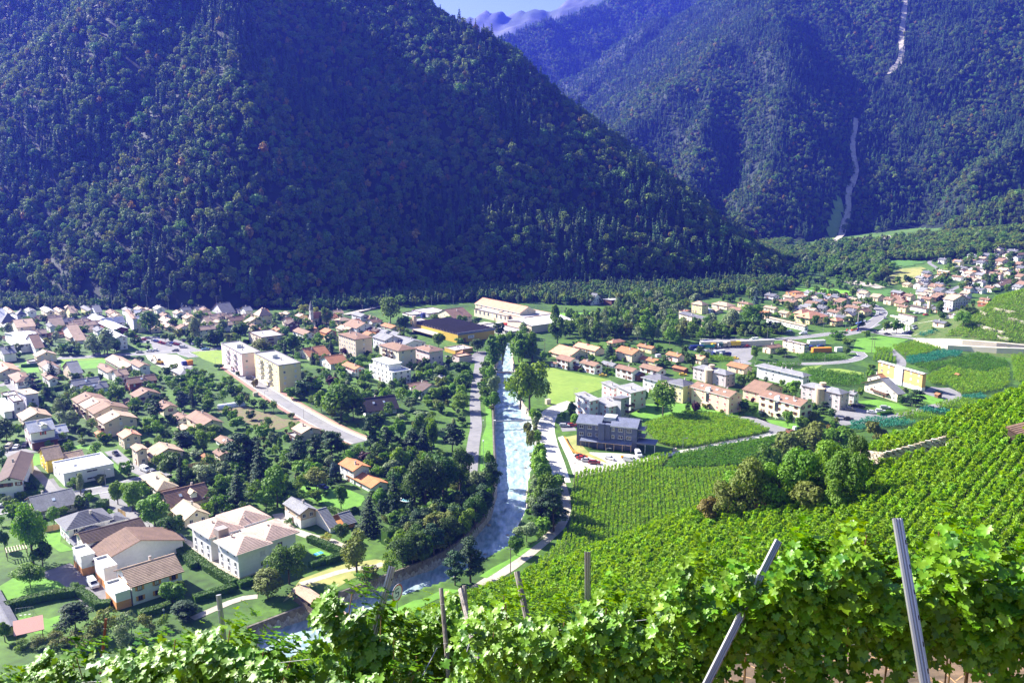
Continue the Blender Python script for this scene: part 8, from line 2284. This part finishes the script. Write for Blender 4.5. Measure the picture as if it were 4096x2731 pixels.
for a in (('A7',575,1520,1155,'wooden power pole with crossarm at the road corner'),('A6',1865,800,405,'slender pole at the vineyard corner above the near vines'),('B1',905,640,480,'power pole beside the dark bushes'),('B4',570,420,218,'tall mast with antenna beside the pitch'),('B4',375,760,600,'grey pole behind the river trees'),('B6',640,1560,1480,'short pole by the netted vine plot'),('B4',1765,280,135,'pole rising out of the riverside wood')):
 pole(*a[:4],base=a[4])
pole('A7',612,1520,1165,base='second leg of the wooden power pole',cross=False)
# railway masts along the foot of the dark mountain
for x,ty,y in ((102,1200,1240),(208,1188,1240),(450,1180,1240),(590,1178,1240),(675,1176,1238),(868,1182,1238),(1315,1180,1232),(1525,1180,1226),(1726,1182,1222),(1813,1184,1222),(1908,1180,1220),(2072,1178,1218),(2222,1172,1218),(1450,1220,1245)):
 pole('S',x,y,ty,base='thin grey railway mast at the mountain foot',m=m_steel,cat='railway mast',name='railway_mast',cross=True)
# lattice-like pylon legs at the meadow
pole('B6',250,1480,1290,base='wooden two-legged pylon in the meadow, left leg');pole('B6',280,1440,1300,base='wooden two-legged pylon in the meadow, right leg',cross=False)
# pipes / footbridge across the river
def beam(nm,a,b,za,r_,label,m,rail=False):
 A,B=at_z(*a,za),at_z(*b,za);o=(A+B)/2
 root=link(nm,None,None,o);mb=MB();mb.tube([tuple(A - o),tuple(B - o)],r_,8);link('pipe',mb.mesh('pipe',m),root)
 e=MB();
 for p in (A - o,B - o):e.box(p.x - .5,p.x+.5,p.y - .5,p.y+.5,-1.2,.6)
 link('end_block',e.mesh('end_block',M['kerb']),root)
 px,py,_=project(o);reg(root,label,'pipe bridge',px,py,None,True)
beam('pipe_bridge',(1979,1685),(2131,1680),.2,.35,'grey pipe bridge crossing the river',m_steel)
beam('pipe_bridge',(1984,1489),(2050,1489),.2,.3,'thin dark pipe bridge further up the river',m_poletimber)
wr2=MB();wr2.tube([tuple(at_z(1985,1712,0)),tuple(at_z(2131,1703,0))],.06,5);reg(wr2.build('river_cable',m_steel),'thin cable stretched across the river','cable',2050,1707,None,True)
# covered footbridge with tiled roof at the bottom
def covered_bridge():
 A,B=at_z(1196,2345,3.5),at_z(1410,2490,3.5)
 d_=(B - A);ln=d_.length*1.5;th=math.atan2(d_.y,d_.x)
 root=link('covered_bridge',None,None,Vector((A.x,A.y,0)),th);w_=3.0
 link('roof',roof_mesh('R',0,ln,-w_/2,w_/2,3.2,.45,.5,.4,.15,roofm('tan'),m_fascia['brown'],8),root)
 part_box(root,'deck',-1,ln+1,-w_/2,w_/2,-.3,.1,m_poletimber)
 for s in (-1,1):
  pk=MB()
  for k in range(int(ln/.35)):pk.box(k*.35,k*.35+.2,s*(w_/2 - .1) - .04,s*(w_/2 - .1)+.04,.1,1.3)
  o=link('railing',pk.mesh('railing',m_poletimber),root)
  for k in range(int(ln/3.2)+1):part_box(root,'post',k*3.2 - .1,k*3.2+.1,s*(w_/2 - .1) - .1,s*(w_/2 - .1)+.1,.1,3.2,m_poletimber)
 px,py,_=project(Vector((A.x,A.y,3)));reg(root,'covered timber footbridge with tiled roof behind the near vines','bridge',px,py,None,True)
covered_bridge()
# people
SKIN=mat('skin',(.50,.30,.21),var=.05)
def person(z,x,y,top,bottom,label,head=0.0,stride=.22):
 P=Wq(z,x,y);root=link('person',None,None,P+Vector((0,0,.05)),R(head))
 v=[(0,0,.95),(0,0,1.15),(0,0,1.38),(0,0,1.5),(0,.02,1.62),(0,0,1.74),(-.17,0,1.40),(-.24,-.08,1.14),(-.26,.06,.92),(.17,0,1.40),(.24,.08,1.14),(.26,.2,.94),(-.09,0,.90),(-.10,stride*.5,.50),(-.10,stride*.9 - .1,.07),(-.10,stride*.9+.08,.03),(.09,0,.90),(.10,-stride*.3,.50),(.10,-stride*.9,.08),(.10,-stride*.9+.18,.03)]
 e=[(0,1),(1,2),(2,3),(3,4),(4,5),(2,6),(6,7),(7,8),(2,9),(9,10),(10,11),(0,12),(12,13),(13,14),(14,15),(0,16),(16,17),(17,18),(18,19)]
 r_=[.15,.14,.16,.055,.10,.085,.07,.05,.04,.07,.05,.04,.10,.065,.05,.045,.10,.065,.05,.045]
 me=bpy.data.meshes.new('body');me.from_pydata(v,e,[]);o=link('body',me,root)
 md=o.modifiers.new('skin','SKIN');md.use_smooth_shade=True
 for i,s in enumerate(me.skin_vertices[0].data):s.radius=(r_[i],r_[i]*.8);s.use_root=(i == 0)
 o.modifiers.new('sub','SUBSURF').levels=1;o.modifiers['sub'].render_levels=1
 m=bpy.data.materials.new('clothes');m.use_nodes=True;nt=m.node_tree;tc=nt.nodes.new('ShaderNodeTexCoord');sx=nt.nodes.new('ShaderNodeSeparateXYZ');rp=nt.nodes.new('ShaderNodeValToRGB');mr=nt.nodes.new('ShaderNodeMath');mr.operation='MULTIPLY';mr.inputs[1].default_value=1/1.85
 nt.links.new(tc.outputs['Object'],sx.inputs[0]);nt.links.new(sx.outputs['Z'],mr.inputs[0]);nt.links.new(mr.outputs[0],rp.inputs[0]);rp.color_ramp.interpolation='CONSTANT'
 E=rp.color_ramp.elements;E[0].color=(.03,.03,.03,1);E[1].position=.06;E[1].color=(*bottom,1)
 for p_,c_ in ((.52,top),(.81,(.50,.30,.21)),(.92,(.06,.04,.03))):k=E.new(p_);k.color=(*c_,1)
 nt.links.new(rp.outputs[0],nt.nodes['Principled BSDF'].inputs['Base Color']);me.materials.append(m)
 px,py,_=project(P);reg(root,label,'person',px,py,None,True)
person('A1',1635,1305,(.35,.05,.04),(.04,.04,.06),'person in red top walking on the lane by the plane trees',120)
person('A1',1740,1360,(.03,.03,.04),(.03,.03,.05),'person in dark clothes walking on the lane by the hedge',120)
person('A7',812,1258,(.50,.42,.38),(.08,.08,.12),'person in pale top walking at the vineyard corner',60)
person('A4',1905,1180,(.75,.75,.78),(.06,.10,.30),'person in white top behind the low hedge',20)
# table tennis table, trampoline, paddling pool, swing, pergola
def table():
 P=Wq('A5',1665,790);root=link('table_tennis_table',None,None,P,R(45))
 part_box(root,'table_top',-1.37,1.37,-.76,.76,.72,.76,mat('table_blue',(.05,.30,.55),var=.05));part_box(root,'net',-.02,.02,-.8,.8,.762,.90,m_fascia['white'])
 for x in (-1.1,1.1):
  for y in (-.6,.6):part_box(root,'leg',x - .04,x+.04,y - .04,y+.04,0,.72,m_steel)
 px,py,_=project(P);reg(root,'blue table tennis table on the small lawn','table',px,py,None,True)
table()
def ring(z,x,y,r_,h,ma,mb_,nm,label,cat):
 P=Wq(z,x,y);root=link(nm,None,None,P);n=20
 a=MB();b=MB()
 for i in range(n):
  a0,a1=2*math.pi*i/n,2*math.pi*(i+1)/n
  p=lambda r,a_,zz:(math.cos(a_)*r,math.sin(a_)*r,zz)
  a.poly([p(r_,a0,0),p(r_,a1,0),p(r_,a1,h),p(r_,a0,h)]);a.poly([p(r_,a0,h),p(r_,a1,h),p(r_*.86,a1,h),p(r_*.86,a0,h)]);b.poly([p(r_*.86,a0,h - .05),p(r_*.86,a1,h - .05),(0,0,h - .08)])
 link('rim',a.mesh('rim',ma),root);link('surface',b.mesh('surface',mb_),root)
 px,py,_=project(P);reg(root,label,cat,px,py,None,True)
ring('A2',600,1150,1.9,.7,m_fascia['white'],m_tyre,'trampoline','round trampoline behind the white apartment house','trampoline')
ring('A4',230,1290,1.3,.4,m_fascia['white'],mat('pool_yellow',(.75,.70,.25),var=.1),'paddling_pool','round white paddling pool on the lawn','paddling pool')
ring('A3',660,1020,2.4,.5,m_fascia['white'],mat('pool_water',(.25,.55,.65),rough=.1),'garden_pool','round garden pool beside the tall hedge','pool')
def pergola():
 P=Wq('A4',90,560);root=link('pergola',None,None,P,R(35))
 for x in (0,5.0):
  for y in (0,3.2):part_box(root,'post',x - .08,x+.08,y - .08,y+.08,-.3,2.4,m_poletimber)
 for y in (0,3.2):part_box(root,'beam',-.3,5.3,y - .07,y+.07,2.4,2.58,m_poletimber)
 for k in range(8):part_box(root,'slat',k*.7 - .05,k*.7+.12,-.4,3.6,2.585,2.72,wallm('beige'))
 px,py,_=project(P);reg(root,'timber pergola with open slats at the left edge','pergola',px,py,None,True)
pergola()
def swing():
 P=Wq('A4',190,1215);root=link('swing_frame',None,None,P,R(15))
 f=MB();f.tube([(0,-1,0),(0,0,2.4),(0,1,0)],.04,5);f.tube([(4,-1,0),(4,0,2.4),(4,1,0)],.04,5);f.tube([(0,0,2.4),(4,0,2.4)],.04,5);link('frame',f.mesh('frame',m_steel),root)
 for x in (1,2,3):
  s_=MB();s_.tube([(x - .2,0,2.4),(x - .2,0,.5)],.015,4);s_.tube([(x+.2,0,2.4),(x+.2,0,.5)],.015,4);s_.box(x - .25,x+.25,-.12,.12,.46,.5);link('swing_seat',s_.mesh('swing_seat',m_fascia['white']),root)
 px,py,_=project(P);reg(root,'metal swing frame with three seats below the hedge','swing',px,py,None,True)
swing()
# polytunnel in the allotment
def tunnel():
 A,B=Wq('B2',500,1260),Wq('B2',805,1215);d_=B - A;root=link('polytunnel',None,None,A,math.atan2(d_.y,d_.x));l=d_.length
 mb=MB();n=10;r_=1.9
 for i in range(n):
  a0,a1=math.pi*i/n,math.pi*(i+1)/n
  mb.poly([(0,-math.cos(a0)*r_,math.sin(a0)*r_),(l,-math.cos(a0)*r_,math.sin(a0)*r_),(l,-math.cos(a1)*r_,math.sin(a1)*r_),(0,-math.cos(a1)*r_,math.sin(a1)*r_)])
 for x in (0,l):mb.poly([(x,-math.cos(math.pi*i/n)*r_,math.sin(math.pi*i/n)*r_) for i in range(n+1)])
 link('cover',mb.mesh('cover',mat('tunnel_film',(.72,.74,.80),rough=.4,var=.05)),root)
 h=MB()
 for k in range(int(l/2)+1):h.tube([(k*2,-math.cos(math.pi*i/n)*(r_+.03),math.sin(math.pi*i/n)*(r_+.03)) for i in range(n+1)],.04,4)
 link('hoop',h.mesh('hoop',m_steel),root)
 px,py,_=project(A);reg(root,'long white polytunnel in the allotment','greenhouse',px,py,None,True)
tunnel()
# excavator on the building site
def digger():
 P=Wq('B1',1855,745);root=link('excavator',None,None,P,R(150));y_=mat('digger_yellow',(.62,.36,.04),var=.1)
 for s in (-1,1):part_box(root,'track',-1.9,1.9,s*1.1 - .28,s*1.1+.28,0,.8,m_tyre)
 part_box(root,'body',-1.9,1.2,-1.2,1.2,.95,1.9,y_);part_box(root,'cab',.1,1.5,-1.1,0,1.9,2.9,m_glass)
 b=MB();b.tube([(1.2,.4,1.6),(3.2,.4,4.4),(4.2,.4,4.5)],.24,5);b.tube([(4.2,.4,4.5),(5.4,.4,2.2)],.2,5);link('arm',b.mesh('arm',y_),root)
 k=MB();k.box(4.9,5.9,-.2,1.0,1.2,2.2);link('bucket',k.mesh('bucket',m_steel),root)
 px,py,_=project(P);reg(root,'yellow excavator with raised arm on the building site','excavator',px,py,None,True)
digger()
# bright coloured sculpture on the roundabout: free ribbons of colour
def sculpture():
 P=Wq('B5',2120,505);root=link('sculpture',None,None,P)
 for i,(c_,pts,r_) in enumerate((((.03,.04,.35),[(0,0,0),(.4,0,2),(0,0,4),(1.5,0,6)],.55),((.25,.35,.75),[(-1.4,0,5.2),(0,0,5.6),(2.2,0,6.4)],.6),((.35,.60,.10),[(-4,.3,1.8),(-2,.2,3),(-.4,0,3.8)],.55),((.70,.14,.04),[(-4.4,0,.6),(-2,0,1.0),(0,0,1.6)],.6),((.60,.62,.75),[(0,0,.4),(1.4,0,.8),(2.4,0,.2)],.45),((.65,.10,.04),[(-7.5,0,.1),(-7,0,1.2),(-6.2,0,.4)],.5))):
  mb=MB();mb.tube(pts,r_,7,0,.6);link('ribbon',mb.mesh('ribbon',mat('sculpture_paint_%d' % i,c_,rough=.35,var=.05)),root)
 mb=MB();mb.tube([(0,0,4),(-.2,0,9),(.1,0,14)],.35,6,0,.6);link('mast',mb.mesh('mast',mat('sculpture_mast',(.45,.38,.36),var=.1)),root)
 px,py,_=project(P);reg(root,'colourful abstract sculpture on the roundabout','sculpture',px,py,None,True)
sculpture()
# orange site fence along the unfinished plot
fp=smooth_path([Wq('A7',*p) for p in [(460,880),(500,960),(560,1040),(640,1080),(730,1110)]],1.6)
fr_=link('site_fence',None,None,fp[0])
for i,p in enumerate(fp[:-1]):
 part_box(fr_,'post',p.x - fp[0].x - .04,p.x - fp[0].x+.04,p.y - fp[0].y - .04,p.y - fp[0].y+.04,0,1.2,m_poletimber)
 mb=MB();q2=fp[i+1];mb.poly([p - fp[0]+Vector((0,0,.15)),q2 - fp[0]+Vector((0,0,.15)),q2 - fp[0]+Vector((0,0,1.1)),p - fp[0]+Vector((0,0,1.05))]);link('mesh_panel',mb.mesh('mesh_panel',mat('orange_site_mesh',(.75,.22,.03),var=.15)),fr_)
px,py,_=project(fp[0]);reg(fr_,'orange mesh site fence along the weedy plot','fence',px,py,None,True)
# timber fences
def fence(z,pts,h,m,label,board=.16,gap=.02):
 P=smooth_path([Wq(z,*p) for p in pts],2.2);root=link('fence',None,None,P[0]);o=P[0]
 for i in range(len(P) - 1):
  a,b=P[i] - o,P[i+1] - o;l=(b - a).length;th=math.atan2((b - a).y,(b - a).x)
  pb=MB();pb.box(-.05,.05,-.05,.05,0,h+.1);link('post',pb.mesh('post',m),root,a)
  mb=MB();mb.box(.05,l - .05,-.02,.02,0,board)
  me=mb.mesh('board',m)
  for k in range(int(h/(board+gap))):link('board',me,root,a+Vector((0,0,.05+k*(board+gap))),th)
 px,py,_=project(P[len(P) // 2]);reg(root,label,'fence',px,py,None,True)
m_fencewood=mat('larch_board',(.52,.33,.15),var=.2,scale=4,stretch=(.3,1,1))
fence('A1',[(520,1385),(620,1370),(705,1345)],1.9,m_fencewood,'pale larch board fence beside the ribbed-roof house')
fence('A2',[(140,655),(300,620),(490,595)],1.8,m_fencewood,'curving wooden fence behind the orange hut')
fence('A1',[(1375,1185),(1420,1205),(1465,1230)],2.2,m_fencewood,'short wooden screen beside the ribbed-roof house')
fence('B7',[(1590,760),(1800,712),(2021,660)],1.0,m_poletimber,'striped rail along the vineyard edge at the right')

# ------------------------------------------------------------------ finishing the labels: look + place
LM=[(r['px'],r['py'],s) for r in REG for k,s in (('pink four-storey','the pink flat-roofed block'),('yellow four-storey','the yellow flat-roofed block'),('bright yellow house','the bright yellow house'),('white flat-roofed cube','the white cube house'),('large white apartment house under','the stepped white house'),('mustard yellow factory','the yellow factory'),
 ('large blue-grey building','the blue-grey building'),('ochre apartment','the ochre apartment house'),('village church','the spired church'),('big white and lavender','the big lavender block'),('long power station','the power station'),('cream flat-roofed office','the highway office'),('white house with bright orange roof, front','the orange-roofed white house'),
 ('white chalet under','the black-roofed chalet'),('pale green apartment','the pale green block'),('peach apartment house with','the peach block'),('light blue house','the light blue house'),('beige row house with brown roof, front','the stepped row houses'),('cream row house with long salmon','the salmon-roofed row'),('colourful abstract','the roundabout sculpture'),('low grey hipped','the grey hipped bungalow'),
 ('long white guest','the white guest house'),('large white canopy','the petrol station'),('mansion with steep','the slate-roofed mansion'),('tan house with sandy roof','the tan roadside house'),('white terrace house with pale','the ribbed-roof terrace'),('white chalet with dark brown roof','the left white chalet'),('pale dry stone','the dry stone wall'),('round white sign','the round sign'),('modern church','the modern church'),('flat-roofed beige','the beige flat-roofed block'),('tall ribbed metal','the tall metal post'),('pale yellow chalet with tan','the pale yellow chalet'),('low mauve wall','the mauve wall building')) if r['base'].startswith(k)]
EXTRA=[(2055,1700,'the pipe bridge'),(1300,2420,'the covered footbridge'),(560,1450,'the building site'),(2380,1600,'the mown meadow'),(2300,1270,'the football pitch'),(3420,1000,'the far stream bed')]
LM += EXTRA
from collections import defaultdict
def place(r,skip=0):
 c=sorted(((math.hypot(r['px'] - x,(r['py'] - y)*1.6),x,y,s) for x,y,s in LM))
 c=[k for k in c if k[0] > 6][skip]
 dx,dy=r['px'] - c[1],(r['py'] - c[2])*1.6
 if abs(dx) > abs(dy):rel='left of' if dx < 0 else 'right of'
 else:rel='behind' if dy < 0 else 'in front of'
 return '%s %s' % (rel,c[3])
ORD=['first','second','third','fourth','fifth','sixth','seventh','eighth','ninth','tenth','eleventh','twelfth','thirteenth','fourteenth','fifteenth','sixteenth','seventeenth','eighteenth','nineteenth','twentieth']
byb=defaultdict(list)
for r in REG:
 if r['fixed'] :continue
 if r['cat'] in ('hedge',):byb[r['base']].append(r);continue
 r['lab']='%s %s' % (r['base'],place(r));byb[r['lab']].append(r)
for lab,rs_ in byb.items():
 if len(rs_) == 1:rs_[0]['o']['label']=lab if 'lab' in rs_[0] else rs_[0]['base'];continue
 rs_.sort(key=lambda r:r['px'])
 for i,r in enumerate(rs_):
  o_=ORD[i]+' from left' if i < len(ORD) else '%d%s from left' % (i+1,{1:'st',2:'nd',3:'rd'}.get((i+1) % 10,'th'))
  r['o']['label']='%s, %s' % (lab,o_)
seen=defaultdict(int)
for r in REG:seen[r['o']['label']] += 1
print('dup labels',[k for k,v in seen.items() if v > 1][:10],max(len(r['o']['label'].split()) for r in REG))
# ------------------------------------------------------------------ air
hz=MB();hz.box(-5300,5300,-300,5300,-9.5,max(v[2] for o in COL.objects if o.type == 'MESH' and o.get('kind') == 'structure' and o.name.startswith(('mountain','ground','hill')) for v in o.bound_box)+30)
m_haze=bpy.data.materials.new('haze')
m_haze.use_nodes=True
m_haze.node_tree.nodes.clear()
_o=m_haze.node_tree.nodes.new('ShaderNodeOutputMaterial')
_v=m_haze.node_tree.nodes.new('ShaderNodeVolumePrincipled')
_v.inputs['Color'].default_value=(0.07,0.11,1.0,1)
_v.inputs['Density'].default_value=1.2e-4
_v.inputs['Anisotropy'].default_value=0.3
m_haze.node_tree.links.new(_v.outputs[0],_o.inputs['Volume'])
tag(hz.build('haze',m_haze),'thin blue haze filling the valley air',None,None,'stuff')
